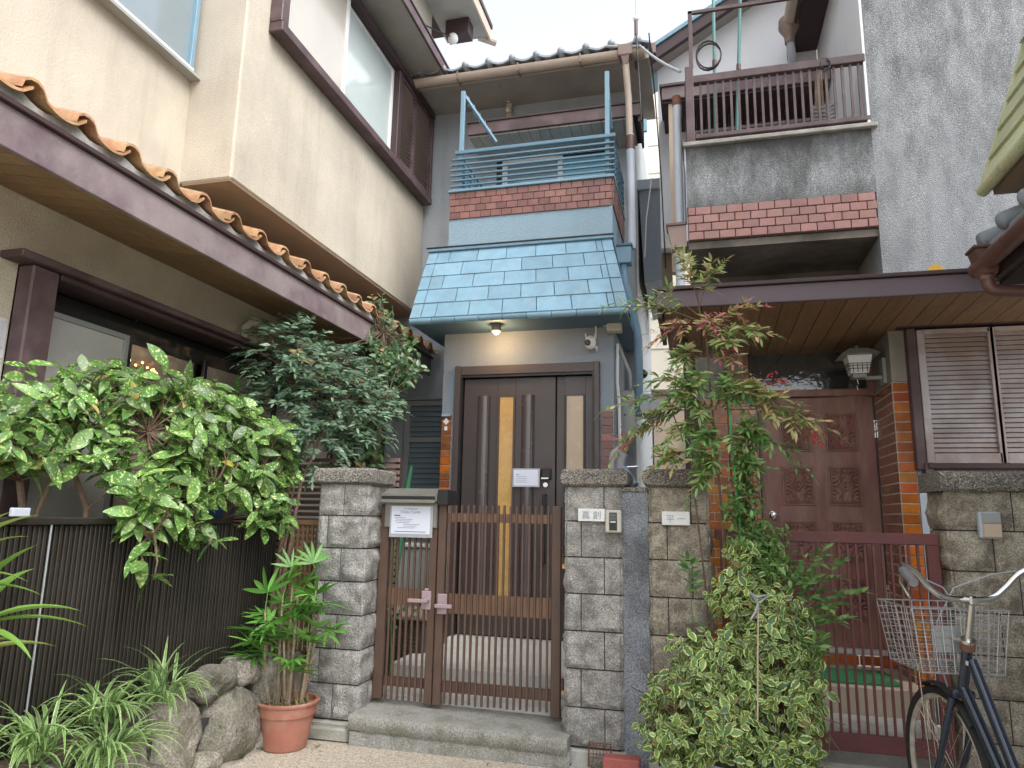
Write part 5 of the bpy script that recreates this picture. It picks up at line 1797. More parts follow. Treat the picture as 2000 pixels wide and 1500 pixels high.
B('stile', 'gate_red', RG2, 0.385, 0.435, yg - 0.001, yg + 0.031, 0.17, 1.199, 0.003)
B('bottom_rail', 'gate_red', RG2, 0.08, 0.384, yg, yg + 0.03, 0.165, 0.25, 0.003)
for k in range(7):
    put(gm, 'bar', RG2, (0.11 + 0.042 * k, yg + 0.015, 0.2505))
mt = MB().box(0.56, 1.16, 5.02, 5.45, 0.333, 0.348, 0.004).build('door_mat', 'mat_green')
tag(mt, 'green artificial turf doormat on the tiled step behind the red gate', 'doormat')

# ================================================================== lamps, camera, lantern
LA = thing('porch_light', 'lit warm downlight under the blue awning above the entrance door', 'lamp', (-1.64, 5.62, 2.9))
MB().lathe([(0.0, 0.06), (0.040, 0.06), (0.042, 0.0), (0.034, -0.004), (0.032, 0.03)], (-1.62, 5.60, 2.845), 20).build('housing', 'pipe_brown', LA, True)
MB().sphere((-1.62, 5.60, 2.845), 0.028, 14, 8).build('bulb', 'bulb_warm', LA, True)
pl = bpy.data.lights.new('porch_glow', 'POINT')
pl.energy = 2.2
pl.color = (1.0, 0.62, 0.30)
pl.shadow_soft_size = 0.03
plo = bpy.data.objects.new('porch_glow', pl)
COL.objects.link(plo)
plo.location = (-1.62, 5.60, 2.79)

SCm = thing('security_camera', 'white dome security camera hanging on the wall right of the porch light', 'camera', (-0.84, 5.85, 2.76))
MB().sphere((-0.845, 5.77, 2.755), 0.050, 20, 14, (0.95, 0.95, 1.2)).build('head', 'plastic_white', SCm, True)
MB().lathe([(0.0, -0.006), (0.022, -0.006), (0.026, 0.0), (0.026, 0.01)], (-0.862, 5.718, 2.745), 18, 'y').build('lens', 'black', SCm, True)
MB().tube([(-0.81, 5.84, 2.80), (-0.80, 5.80, 2.85), (-0.805, 5.80, 2.90), (-0.79, 5.83, 2.93)], 0.006, 6).build('cable', 'plastic_white', SCm)
MB().tube([(-0.80, 5.845, 2.70), (-0.80, 5.80, 2.72)], 0.014, 8).build('bracket', 'plastic_white', SCm)
for a in (-0.88, -0.81):
    MB().tube([(a, 5.77, 2.79), (a - (0.008 if a < -0.85 else -0.008), 5.77, 2.835)], 0.006, 6).build('antenna', 'plastic_white', SCm)
JB = thing('junction_box', 'beige junction box under the awning above the security camera', 'box', (-0.66, 5.8, 2.9))
B('housing', 'plastic_beige', JB, -0.705, -0.585, 5.74, 5.845, 2.84, 2.92, 0.006)
MB().tube([(-0.80, 5.83, 2.925), (-0.706, 5.80, 2.90)], 0.008, 6).build('cable', 'plastic_beige', JB)

LN = thing('wall_lantern', 'frosted square lantern with a metal hood on the wall right of the transom', 'lantern', (1.11, 5.35, 2.4))
MB().add([(1.03, 5.27, 2.46), (1.19, 5.27, 2.46), (1.19, 5.43, 2.46), (1.03, 5.43, 2.46), (1.055, 5.295, 2.335), (1.165, 5.295, 2.335), (1.165, 5.405, 2.335), (1.055, 5.405, 2.335)],
         [(0, 1, 2, 3), (4, 7, 6, 5), (0, 4, 5, 1), (1, 5, 6, 2), (2, 6, 7, 3), (3, 7, 4, 0)]).build('glass', 'plastic_white', LN)
MB().add([(0.985, 5.225, 2.462), (1.235, 5.225, 2.462), (1.235, 5.475, 2.462), (0.985, 5.475, 2.462), (1.05, 5.29, 2.512), (1.17, 5.29, 2.512), (1.17, 5.41, 2.512), (1.05, 5.41, 2.512)],
         [(0, 3, 2, 1), (4, 5, 6, 7), (0, 1, 5, 4), (1, 2, 6, 5), (2, 3, 7, 6), (3, 0, 4, 7)]).build('hood', 'metal_gray', LN)
MB().tube([(1.11, 5.35, 2.51), (1.11, 5.35, 2.54)], 0.012, 8).build('finial', 'metal_gray', LN)
cg = MB()
for z in (2.365, 2.385, 2.40):
    f_ = (z - 2.335) / 0.125
    e = 0.055 + 0.025 * f_ + 0.004
    cg.box(1.11 - e, 1.11 + e, 5.35 - e - 0.004, 5.35 - e, z, z + 0.004).box(1.11 - e - 0.004, 1.11 - e, 5.35 - e, 5.35 + e, z, z + 0.004)
for x in (-0.045, -0.015, 0.015, 0.045):
    cg.box(1.11 + x - 0.002, 1.11 + x + 0.002, 5.281, 5.285, 2.34, 2.41)
cg.build('cage', 'black', LN)
B('base', 'metal_gray', LN, 1.065, 1.155, 5.305, 5.395, 2.305, 2.333, 0.004)
MB().box(1.15, 1.275, 5.335, 5.365, 2.295, 2.32, 0.003).box(1.255, 1.28, 5.30, 5.40, 2.26, 2.44, 0.003).build('bracket', 'metal_gray', LN)
MB().tube([(1.10, 5.35, 2.30), (1.105, 5.35, 2.27), (1.095, 5.35, 2.25), (1.10, 5.35, 2.225)], 0.004, 6).build('chain', 'chrome', LN)

# ================================================================== meters, pipes and covers in the gap
MT = thing('meter_box', 'tall grey-green utility meter box on the side of the blue house', 'meter', (-0.6, 6.1, 2.1))
B('housing', 'metal_gray', MT, -0.655, -0.515, 6.10, 6.22, 1.98, 2.40, 0.008)
B('keyhole', 'black', MT, -0.605, -0.585, 6.095, 6.0995, 2.18, 2.19)
GC = thing('pipe_cover', 'rounded pale grey pipe cover hood beside the meter box', 'cover', (-0.4, 6.3, 2.25))
pts = [(-0.475, 6.2, 2.385), (-0.40, 6.2, 2.385), (-0.345, 6.2, 2.36), (-0.31, 6.2, 2.31), (-0.30, 6.2, 2.24), (-0.455, 6.2, 2.21), (-0.475, 6.2, 2.25)]
MB().prism(pts, (0, 0.25, 0)).build('hood', 'pipe_white', GC, True)
B('slot', 'black', GC, -0.45, -0.31, 6.21, 6.44, 2.195, 2.208)
WH = thing('pipe_cluster', 'cluster of lagged pipes and a blue tap behind the second stone pillar', 'pipes', (-0.55, 5.9, 1.6))
MB().tube([(-0.64, 5.5, 1.2), (-0.64, 5.5, 1.76), (-0.63, 5.5, 1.80), (-0.605, 5.5, 1.825), (-0.58, 5.52, 1.80)], 0.024, 12).build('lagged_pipe', 'cable_gray', WH, True)
MB().tube([(-0.57, 5.5, 1.2), (-0.57, 5.5, 1.74), (-0.545, 5.5, 1.80)], 0.030, 12).build('lagged_pipe', 'cable_gray', WH, True)
MB().tube([(-0.54, 5.45, 1.68), (-0.50, 5.40, 1.62), (-0.45, 5.35, 1.55)], 0.026, 12).build('tap_body', 'paint_blue', WH, True)
MB().tube([(-0.55, 5.45, 1.69), (-0.44, 5.45, 1.695)], 0.009, 8).build('tap_lever', 'chrome', WH, True)
B('cover_box', 'plastic_white', WH, -0.565, -0.47, 5.3, 5.42, 1.0, 1.58, 0.004)
WB = thing('wall_vent', 'small round black vent hood on the side wall above the pipe cover', 'vent', (-0.48, 6.5, 2.6))
MB().sphere((-0.47, 6.4, 2.60), 0.045, 12, 8, (1.2, 1, 1)).build('hood', 'black', WB, True)

# air conditioner cabinet behind the narrow gate leaf
AC = thing('air_conditioner', 'dark brown slatted air conditioner cabinet behind the narrow gate leaf', 'air conditioner', (-2.13, 5.2, 0.13))
B('cabinet', 'ac_brown', AC, -2.40, -1.93, 5.0, 5.45, 0.14, 0.56, 0.008)
B('lid', 'slat_brown', AC, -2.42, -1.90, 4.96, 5.47, 0.562, 0.590, 0.006)
sm = MB().box(-0.20, 0.20, -0.005, 0.005, -0.009, 0.009).mesh('slat', 'ac_brown')
for k in range(14):
    put(sm, 'slat', AC, (-2.16, 4.992, 0.17 + 0.027 * k))
tk = thing('storage_box', 'pale box standing on the courtyard behind the left gate leaf', 'box', (-2.0, 6.2, 0.1))
B('body', 'metal_gray', tk, -2.62, -2.2, 6.0, 6.4, 0.12, 1.02, 0.01)
B('lid', 'stone_white', tk, -2.64, -2.18, 5.98, 6.42, 1.022, 1.06, 0.008)
gn = thing('garden_net', 'furled green garden net leaning in the corner behind the mailbox', 'net', (-2.45, 5.6, 0.1))
MB().tube([(-2.62, 5.9, 0.15), (-2.60, 5.9, 0.8), (-2.53, 5.95, 1.4), (-2.50, 6.0, 1.74)], [0.07, 0.06, 0.04, 0.012], 9).build('net', 'garden_green', gn, True)

# ================================================================== wires and insulators
def wire(label, pts, r=0.006, mat='wire_cable', cat='cable', name='cable', grp=None):
    P = []
    for i in range(len(pts) - 1):
        a, c = Vector(pts[i]), Vector(pts[i + 1])
        for k in range(6):
            t = k / 6
            p = a.lerp(c, t)
            P.append(p + Vector((0, 0, -0.02 * sin(pi * t) * (a - c).length)))
    P.append(Vector(pts[-1]))
    o = MB().tube(P, r, 6).build(name, mat, None, True)
    tag(o, label, cat, grp)
    return o


wire('pale thick cable bridging from the blue house eave to the right balcony post', [(-0.75, 6.1, 5.75), (-0.42, 6.1, 5.70), (-0.05, 5.3, 4.84)], 0.012, 'cable_gray')
wire('black cable hanging down the right corner of the blue house', [(-0.45, 6.05, 5.8), (-0.43, 6.05, 5.3), (-0.415, 6.05, 4.9)], 0.008)
wire('thin black cable dropping along the gap beside the cream building', [(-0.33, 6.0, 5.75), (-0.30, 6.3, 5.3), (-0.27, 6.6, 4.6), (-0.26, 7.0, 3.8)], 0.006)
wire('white cable loop hanging beside the flank hood', [(-0.38, 6.9, 4.75), (-0.44, 6.9, 4.3), (-0.46, 6.9, 3.9)], 0.006, 'plastic_white')
ins = thing('wall_insulator', 'weathered wooden cable bracket with insulators on the upper blue house wall', 'insulator', (-1.85, 6.75, 5.6))
B('block', 'panel_beige', ins, -1.90, -1.84, 6.74, 6.798, 5.52, 5.80, 0.006)
for z in (5.60, 5.72):
    MB().sphere((-1.87, 6.71, z), 0.028, 10, 7).build('insulator', 'nameplate', ins, True)
MB().tube([(-1.88, 6.15, 5.76), (-1.885, 6.4, 5.70), (-1.87, 6.7, 5.72)], 0.004, 5).build('wire', 'wire_cable', ins)
mast = thing('service_mast', 'thin cable mast rising above the right end of the blue house roof', 'mast', (-0.5, 6.4, 5.7))
MB().tube([(-0.47, 6.3, 5.6), (-0.47, 6.3, 6.15)], 0.018, 10).build('tube', 'pipe_dark', mast)
MB().tube([(-0.47, 6.3, 6.1), (-0.47, 6.3, 6.6)], 0.004, 5).build('wire', 'cable_gray', mast)
MB().sphere((-0.47, 6.3, 6.15), 0.03, 10, 7).build('head', 'plastic_white', mast, True)


def coil(label, c, r, n, axis, mat, tr=0.006, seed=1):
    rr_ = random.Random(seed)
    pts = []
    for i in range(n * 16):
        a = 2 * pi * i / 16
        q = r * (1 + 0.06 * sin(i * 0.37 + seed))
        if axis == 'y':
            pts.append((c[0] + q * cos(a) * 0.8, c[1] + 0.02 * sin(i * .2), c[2] + q * sin(a)))
        else:
            pts.append((c[0] + q * cos(a), c[1] + q * 0.5 * sin(a), c[2] + 0.5 * q * sin(a) + 0.002 * i))
    o = MB().tube(pts, tr, 6).build('cable_coil', mat, None, True)
    tag(o, label, 'cable')


coil('black cable coil hanging beside the balcony frame post', (0.17, 5.35, 4.98), 0.12, 4, 'y', 'wire_cable', 0.006, 2)
coil('grey hose coil lying on the upper balcony behind the railing', (0.98, 5.30, 4.25), 0.085, 5, 'z', 'cable_gray', 0.007, 3)
for k, (x0, x1) in enumerate([(0.93, 0.955), (0.965, 0.975), (1.0, 0.985)]):
    st_ = thing('wooden_stick', ['grey stick leaning leftmost', 'grey stick leaning in the middle', 'grey stick leaning rightmost'][k] + ' of three behind the balcony railing', 'stick', (x0, 5.32, 4.08), 'sticks behind the balcony railing')
    MB().tube([(x0, 5.34, 4.08), (x1, 5.30, 4.70)], 0.010, 7).build('shaft', 'bark_pale', st_)
coil('thin wire twisted round the balcony top rail', (1.0, 5.18, 4.66), 0.045, 2, 'y', 'wire_cable', 0.004, 5)
clip = MB().box(-0.395, -0.365, 6.03, 6.06, 4.78, 4.90, 0.003).build('cable_clip', 'light_blue')
tag(clip, 'small pale blue cable clip dangling beside the purple balcony canopy', 'clip')

# ================================================================== rock edging, soil, kerb at the left
def rock(c, r, seed, name='rock', parent=None, mat='rock'):
    """rounded boulder with broken facets"""
    b = MB()
    n, m = 40, 26
    vs, fs = [], []
    rr_ = random.Random(seed)
    cuts = []
    for _ in range(9):
        v = Vector((rr_.uniform(-1, 1), rr_.uniform(-1, 1), rr_.uniform(-0.7, 1))).normalized()
        cuts.append((v, rr_.uniform(0.68, 0.9)))
    for i in range(m + 1):
        th = pi * i / m
        for k in range(n):
            a = 2 * pi * k / n
            d = Vector((sin(th) * cos(a), sin(th) * sin(a), cos(th)))
            rad = 1.0
            for (v, t) in cuts:
                q = d.dot(v)
                if q > 0.05:
                    rad = min(rad, t / q)
            sq = (abs(d.x) ** 3.2 + abs(d.y) ** 3.2 + abs(d.z) ** 3.2) ** (-1 / 3.2)
            rad = min(rad * 1.12, 1.0) * sq
            rad += 0.10 * noise.noise(d * 2.3 + Vector((seed, 0, 0))) + 0.07 * abs(noise.noise(d * 5 + Vector((seed, 3, 0)))) + 0.03 * noise.noise(d * 13 + Vector((seed, 3, 0)))
            vs.append(Vector((c[0] + d.x * r[0] * rad, c[1] + d.y * r[1] * rad, c[2] + d.z * r[2] * rad)))
    for i in range(m):
        for k in range(n):
            k2 = (k + 1) % n
            fs.append((i * n + k, (i + 1) * n + k, (i + 1) * n + k2, i * n + k2))
    return b.add(vs, fs).build(name, mat, parent, True)


RK = thing('rock_edging', 'low rubble stone edging of mossy boulders holding the planting bed', 'rock wall', (-2.55, 3.2, 0))
rk = [((-2.53, 3.16, 0.20), (0.15, 0.165, 0.235)), ((-2.50, 3.585, 0.17), (0.13, 0.235, 0.18)), ((-2.54, 3.46, 0.405), (0.11, 0.16, 0.085)), ((-2.51, 3.935, 0.27), (0.13, 0.125, 0.215)),
      ((-2.49, 4.15, 0.31), (0.11, 0.085, 0.15)), ((-2.44, 3.84, 0.075), (0.08, 0.13, 0.075)), ((-2.55, 2.83, 0.14), (0.14, 0.15, 0.18)), ((-2.58, 2.50, 0.12), (0.15, 0.18, 0.18)), ((-2.46, 2.98, 0.07), (0.09, 0.09, 0.09)),
      ((-2.54, 3.74, 0.42), (0.10, 0.09, 0.08)), ((-2.60, 2.12, 0.14), (0.15, 0.18, 0.20)), ((-2.40, 4.08, 0.12), (0.07, 0.09, 0.11)), ((-2.47, 2.66, 0.07), (0.09, 0.10, 0.09)), ((-2.45, 3.36, 0.055), (0.07, 0.09, 0.06))]
for i, (c_, r_) in enumerate(rk):
    rock(c_, r_, i * 3 + 2, 'boulder', RK)
B('mortar', 'joint', RK, -2.60, -2.47, 1.2, 4.20, 0.0, 0.26)
sb = MB()
vs, fs = [], []
for i in range(9):
    for j in range(60):
        x = -3.19 + 0.66 * i / 8
        y = 0.9 + 3.4 * j / 59
        vs.append((x, y, 0.33 + 0.03 * noise.noise((x * 6, y * 6, 1)) - (0.06 if i == 8 else 0)))
for i in range(8):
    for j in range(59):
        a = i * 60 + j
        fs.append((a, a + 60, a + 61, a + 1))
tag(sb.add(vs, fs).build('soil', 'soil'), kind='stuff')
KB = thing('kerb', 'grey concrete kerb blocks at the foot of the boulders', 'kerb', (-2.4, 3.6, 0))
yk = 4.02
i = 0
while yk > 0.6:
    xk = -2.375 - 0.06 * (4.02 - yk)
    b = MB().prism([(xk, yk, 0.0), (xk - 0.06 * 0.4 - 0.0, yk - 0.39, 0.0), (xk - 0.024 - 0.12, yk - 0.39, 0.0), (xk - 0.12, yk, 0.0)], (0, 0, 0.062))
    b.build('kerb_block', 'concrete', KB)
    yk -= 0.40
    i += 1
MB().box(-2.36, -2.0, 4.035, 4.08, 0.0, 0.075, 0.01).build('kerb_block', 'concrete', KB)

# ================================================================== leaves
def leaf_geo(L, Wd, fold=0.25, droop=0.15, n=4, tip=1.0, base=0.0, curl=0.0):
    """leaf along +x, folded on the midrib. returns verts, faces, uv (u = distance from midrib)"""
    vs, fs, uv = [], [], []
    for i in range(n + 1):
        t = i / n
        w = Wd * 0.5 * (sin(pi * min(1, t ** tip)) ** 0.75) if 0 < t < 1 else 0.0
        w = max(w, 0.0004)
        z = -droop * L * t * t
        vs += [Vector((L * t, -w, z + w * fold)), Vector((L * t, 0, z)), Vector((L * t, w, z + w * fold))]
        uv += [(1.0 if n < 5 or True else 1, t), (0.0, t), (1.0, t)]
    for i in range(n):
        a = i * 3
        fs += [(a, a + 3, a + 4, a + 1), (a + 1, a + 4, a + 5, a + 2)]
    return vs, fs, uv


def frame(d, up=None, roll=0.0):
    """rotation with x along d, z near up"""
    d = d.normalized()
    up = up or Vector((0, 0, 1))
    y = up.cross(d)
    if y.length < 1e-4:
        y = Vector((0, 1, 0)).cross(d)
    y.normalize()
    z = d.cross(y)
    R = Matrix((d, y, z)).transposed()
    return R @ Matrix.Rotation(roll, 3, 'X')


CAMP = Vector((0, 0, 1.3))


class Foliage:
    """collects leaf placements; the largest in view become parts named leaf, the rest one joined part"""
    def __init__(s, kinds):
        s.kinds = kinds          # list of (verts, faces, uv, material)
        s.pl = []

    def add(s, k, p, R, sc):
        s.pl.append((k, Vector(p), R, sc))

    def finish(s, parent, limit=290, name='leaf', rest='foliage'):
        s.pl.sort(key=lambda q: (q[1] - CAMP).length - q[3] * 0.4)
        ms = []
        for (vs, fs, uv, mat) in s.kinds:
            b = MB()
            b.add(vs, fs, uv)
            ms.append(b.mesh(name, mat, smooth='all'))
        for (k, p, R, sc) in s.pl[:limit]:
            put(ms[k], name, parent, p, R, sc)
        by = {}
        for (k, p, R, sc) in s.pl[limit:]:
            vs, fs, uv, mat = s.kinds[k]
            b = by.setdefault(mat, MB())
            b.add([p + (R @ v) * sc for v in vs], fs, uv)
        for mat, b in by.items():
            tag(b.build(rest, mat, parent, 'all'), kind='stuff')


def rosette(F, kinds, p, d, n, sc, spread=1.0, rr=random, el=(0.1, 0.9), up=Vector((0, 0, 1))):
    """n leaves round a shoot tip p growing along d"""
    d = d.normalized()
    o = d.orthogonal().normalized()
    q = d.cross(o)
    a0 = rr.uniform(0, 6.28)
    for i in range(n):
        a = a0 + i * 2.4
        e = rr.uniform(*el)
        v = (o * cos(a) + q * sin(a)) * spread + d * e
        v.z -= 0.15
        back = d * (-0.012 * i * sc)
        F.add(rr.choice(kinds), p + back * 2, frame(v, up, rr.uniform(-0.5, 0.5)), sc * rr.uniform(0.7, 1.15))


def branch(pts, r0, r1, n=7):
    P = []
    k = len(pts)
    for i in range(k - 1):
        a, c = Vector(pts[i]), Vector(pts[i + 1])
        for j in range(3):
            t = j / 3
            p = a.lerp(c, t)
            P.append(p + Vector(noise.noise_vector(p * 7)) * 0.012)
    P.append(Vector(pts[-1]))
    R_ = [r0 + (r1 - r0) * i / (len(P) - 1) for i in range(len(P))]
    return P, R_


def grow(parent, name, mat, roots, tips, r0=0.014, r1=0.003, join=0.5, rr=random):
    """one part: limbs from roots, thin curved twigs out to the given tips"""
    b = MB()
    for pts, ra, rb in roots:
        P, R_ = branch(pts, ra, rb)
        b.tube(P, R_, 7)
    allp = [Vector(p) for pts, _, _ in roots for p in pts[1:]]
    for t in tips:
        t = Vector(t)
        q = min(allp, key=lambda v: (v - t).length + rr.uniform(0, 0.25))
        mid = q.lerp(t, 0.5) + Vector((rr.uniform(-.05, .05), rr.uniform(-.05, .05), rr.uniform(-0.08, 0.02)))
        b.tube([q, q.lerp(mid, 0.6), mid, mid.lerp(t, 0.6), t], [r1 * 1.9, r1 * 1.6, r1 * 1.3, r1, r1 * 0.7], 5)
    return b.build(name, mat, parent, True)


def in_blob(c, r, rr, shell=0.55):
    while True:
        v = Vector((rr.uniform(-1, 1), rr.uniform(-1, 1), rr.uniform(-1, 1)))
        l = v.length
        if l <= 1 and l >= shell * rr.random() ** 0.3:
            return Vector((c[0] + v.x * r[0], c[1] + v.y * r[1], c[2] + v.z * r[2])), v


# ---- aucuba: big yellow-speckled leaves arching over the dark fence
rr = random.Random(11)
AU = thing('aucuba_shrub', 'large speckled-leaf aucuba shrub arching over the dark slatted fence', 'shrub', (-2.95, 3.2, 0.33))
kA = [(*leaf_geo(0.18, 0.074, 0.22, 0.16, 6, 0.9), 'leaf_aucuba'), (*leaf_geo(0.17, 0.062, 0.35, 0.28, 6, 0.85), 'leaf_aucuba'), (*leaf_geo(0.15, 0.070, 0.12, 0.06, 6, 0.95), 'leaf_aucuba'), (*leaf_geo(0.13, 0.05, 0.4, 0.4, 6, 0.9), 'leaf_yellow')]
F = Foliage(kA)
blobs = [((-2.90, 2.66, 1.80), (0.25, 0.30, 0.20), 22), ((-2.80, 3.00, 1.88), (0.22, 0.32, 0.20), 22), ((-2.72, 3.50, 1.84), (0.22, 0.38, 0.22), 25), ((-2.60, 3.92, 1.62), (0.20, 0.32, 0.30), 28), ((-2.78, 2.28, 1.66), (0.14, 0.20, 0.14), 9),
         ((-2.80, 2.45, 1.62), (0.18, 0.22, 0.14), 8), ((-2.62, 3.35, 1.56), (0.18, 0.40, 0.20), 22), ((-2.52, 2.93, 1.36), (0.13, 0.22, 0.12), 7), ((-2.50, 3.88, 1.33), (0.14, 0.24, 0.12), 8), ((-2.60, 3.30, 1.28), (0.10, 0.20, 0.08), 5),
         ((-2.75, 3.20, 1.95), (0.16, 0.35, 0.08), 6), ((-2.72, 2.85, 1.58), (0.14, 0.25, 0.10), 8), ((-2.62, 3.15, 1.66), (0.15, 0.25, 0.14), 10)]
tips = []
for (c_, r_, n_) in blobs:
    for _ in range(int(n_ * 1.45)):
        p, v = in_blob(c_, r_, rr)
        tips.append(p)
        d = Vector((v.x * 0.8 + 0.35, v.y * 0.6 - 0.1, 0.55 + v.z * 0.5))
        rosette(F, [0, 1, 2, 3] if rr.random() < 0.12 else [0, 1, 2], p, d, rr.choice([5, 6, 7, 8]), rr.uniform(0.5, 0.92), 1.0, rr, (0.0, 0.8), Vector((0.55 + rr.uniform(-.6, .6), -0.55 + rr.uniform(-.6, .6), 0.65)))
# lowest drooping shoot in front of the fence
for p in [(-2.48, 2.86, 1.16), (-2.45, 2.80, 1.07), (-2.44, 2.86, 0.985), (-2.50, 3.36, 1.14)]:
    tips.append(Vector(p))
    rosette(F, [0, 1], Vector(p), Vector((0.5, -0.1, -0.4)), 4, 0.8, 1.0, rr)
F.finish(AU, 296)
roots = [([(-2.95, 2.95, 0.33), (-2.90, 2.92, 0.9), (-2.86, 2.85, 1.3), (-2.90, 2.70, 1.65)], 0.022, 0.009), ([(-2.95, 3.3, 0.33), (-2.86, 3.3, 0.9), (-2.80, 3.25, 1.3), (-2.78, 3.1, 1.7)], 0.022, 0.009),
         ([(-2.95, 3.5, 0.33), (-2.85, 3.6, 0.9), (-2.76, 3.75, 1.25), (-2.68, 3.9, 1.5)], 0.02, 0.008), ([(-2.86, 3.3, 0.9), (-2.70, 3.35, 1.2), (-2.62, 3.45, 1.4)], 0.012, 0.006),
         ([(-2.90, 2.92, 0.9), (-2.70, 2.93, 1.25), (-2.50, 2.90, 1.2)], 0.010, 0.005), ([(-2.98, 2.6, 0.33), (-2.95, 2.6, 1.0), (-2.90, 2.68, 1.45)], 0.014, 0.010), ([(-2.96, 2.70, 0.33), (-2.92, 2.62, 1.1), (-2.95, 2.56, 1.42)], 0.017, 0.015)]
grow(AU, 'branches', 'bark', roots, tips, r1=0.0032, rr=rr)

# ---- dense dark nandina and camellia mass
rr = random.Random(21)
ND = thing('nandina_bush', 'dense grey-green feathery nandina bush rising over the left stone pillar', 'shrub', (-2.62, 4.5, 0.2))
kN = [(*leaf_geo(0.070, 0.019, 0.2, 0.12, 3, 0.8), 'leaf_nandina'), (*leaf_geo(0.058, 0.017, 0.3, 0.25, 3, 0.8), 'leaf_nandina'), (*leaf_geo(0.06, 0.018, 0.3, 0.2, 3, 0.8), 'leaf_tan')]
F = Foliage(kN)
tips = []


def spray(F, kinds, p, d, L, n, sc, rr):
    """a drooping compound leaf: pairs of leaflets along a rachis"""
    d = d.normalized()
    side = d.cross(Vector((0, 0, 1)))
    if side.length < 1e-3:
        side = Vector((1, 0, 0))
    side.normalize()
    for i in range(n):
        t = (i + 0.5) / n
        q = p + d * (L * t) + Vector((0, 0, -0.35 * L * t * t))
        for s in (-1, 1):
            v = side * s * rr.uniform(0.7, 1.1) + d * rr.uniform(0.4, 0.9) + Vector((0, 0, rr.uniform(-0.35, 0.15)))
            F.add(rr.choice(kinds), q, frame(v, Vector((0.3, -0.7, 0.7)), rr.uniform(-0.6, 0.6)), sc * rr.uniform(0.7, 1.2) * (1 - 0.25 * t))
    F.add(kinds[0], p + d * L + Vector((0, 0, -0.35 * L)), frame(d + Vector((0, 0, -0.5))), sc)


blobs = [((-2.76, 4.32, 2.40), (0.28, 0.30, 0.22), 110), ((-2.58, 4.50, 2.24), (0.32, 0.32, 0.26), 160), ((-2.42, 4.60, 2.06), (0.32, 0.32, 0.24), 130), ((-2.72, 4.35, 2.02), (0.28, 0.28, 0.24), 100), ((-2.56, 4.42, 1.80), (0.24, 0.24, 0.20), 80)]
for (c_, r_, n_) in blobs:
    for _ in range(n_):
        p, v = in_blob(c_, r_, rr, 0.6)
        d = Vector((v.x + 0.25, v.y - 0.35, v.z * 0.6 + 0.1))
        if rr.random() < 0.25:
            tips.append(p)
        spray(F, [0, 0, 0, 1, 1, 0, 0, 1] if rr.random() > 0.04 else [2], p, d, rr.uniform(0.09, 0.16), 5, 1.0, rr)
F.finish(ND, 290)
roots = [([(-2.62, 4.16, 0.2), (-2.64, 4.16, 0.75), (-2.63, 4.2, 1.2), (-2.66, 4.3, 1.7), (-2.72, 4.35, 2.2)], 0.022, 0.008), ([(-2.60, 4.17, 0.2), (-2.58, 4.17, 0.9), (-2.55, 4.25, 1.5), (-2.52, 4.5, 2.0)], 0.018, 0.008), ([(-2.65, 4.18, 0.2), (-2.60, 4.17, 1.0), (-2.62, 4.3, 1.6), (-2.60, 4.5, 2.2)], 0.012, 0.006)]
grow(ND, 'stems', 'bark', roots, tips[:60], r1=0.002, rr=rr)

CM = thing('camellia_bush', 'glossy dark camellia bush between the nandina and the blue awning', 'shrub', (-2.45, 5.2, 0.2))
kC = [(*leaf_geo(0.075, 0.036, 0.3, 0.12, 4, 0.9), 'leaf_camellia'), (*leaf_geo(0.065, 0.033, 0.2, 0.05, 4, 0.9), 'leaf_camellia'), (*leaf_geo(0.065, 0.033, 0.2, 0.05, 4, 0.9), 'leaf_tan')]
F = Foliage(kC)
tips = []
blobs = [((-2.62, 5.35, 2.95), (0.20, 0.26, 0.20), 34), ((-2.50, 5.35, 2.70), (0.28, 0.28, 0.20), 48), ((-2.40, 5.15, 2.46), (0.30, 0.28, 0.20), 55), ((-2.22, 5.15, 2.42), (0.16, 0.2, 0.12), 12), ((-2.38, 4.90, 2.16), (0.26, 0.24, 0.16), 38), ((-2.34, 4.75, 1.85), (0.20, 0.20, 0.26), 40), ((-2.36, 4.65, 1.60), (0.15, 0.15, 0.13), 18), ((-2.85, 4.75, 2.62), (0.16, 0.18, 0.12), 12)]
for (c_, r_, n_) in blobs:
    for _ in range(n_):
        p, v = in_blob(c_, r_, rr, 0.6)
        tips.append(p)
        ks = [2, 0] if (rr.random() < 0.08) else [0, 1]
        rosette(F, ks, p, Vector((v.x + 0.2, v.y - 0.3, v.z + 0.5)), rr.choice([6, 7, 9]), rr.uniform(0.8, 1.1), 1.0, rr, (0.1, 0.9), Vector((0.3, -0.6, 0.7)))
F.finish(CM, 290)
roots = [([(-2.45, 5.1, 0.2), (-2.45, 5.1, 1.0), (-2.42, 5.1, 1.8), (-2.45, 5.2, 2.4), (-2.52, 5.3, 2.8)], 0.028, 0.008), ([(-2.45, 5.1, 1.0), (-2.38, 4.9, 1.6), (-2.32, 4.9, 2.1)], 0.016, 0.007)]
grow(CM, 'branches', 'bark', roots, tips, r1=0.0022, rr=rr)

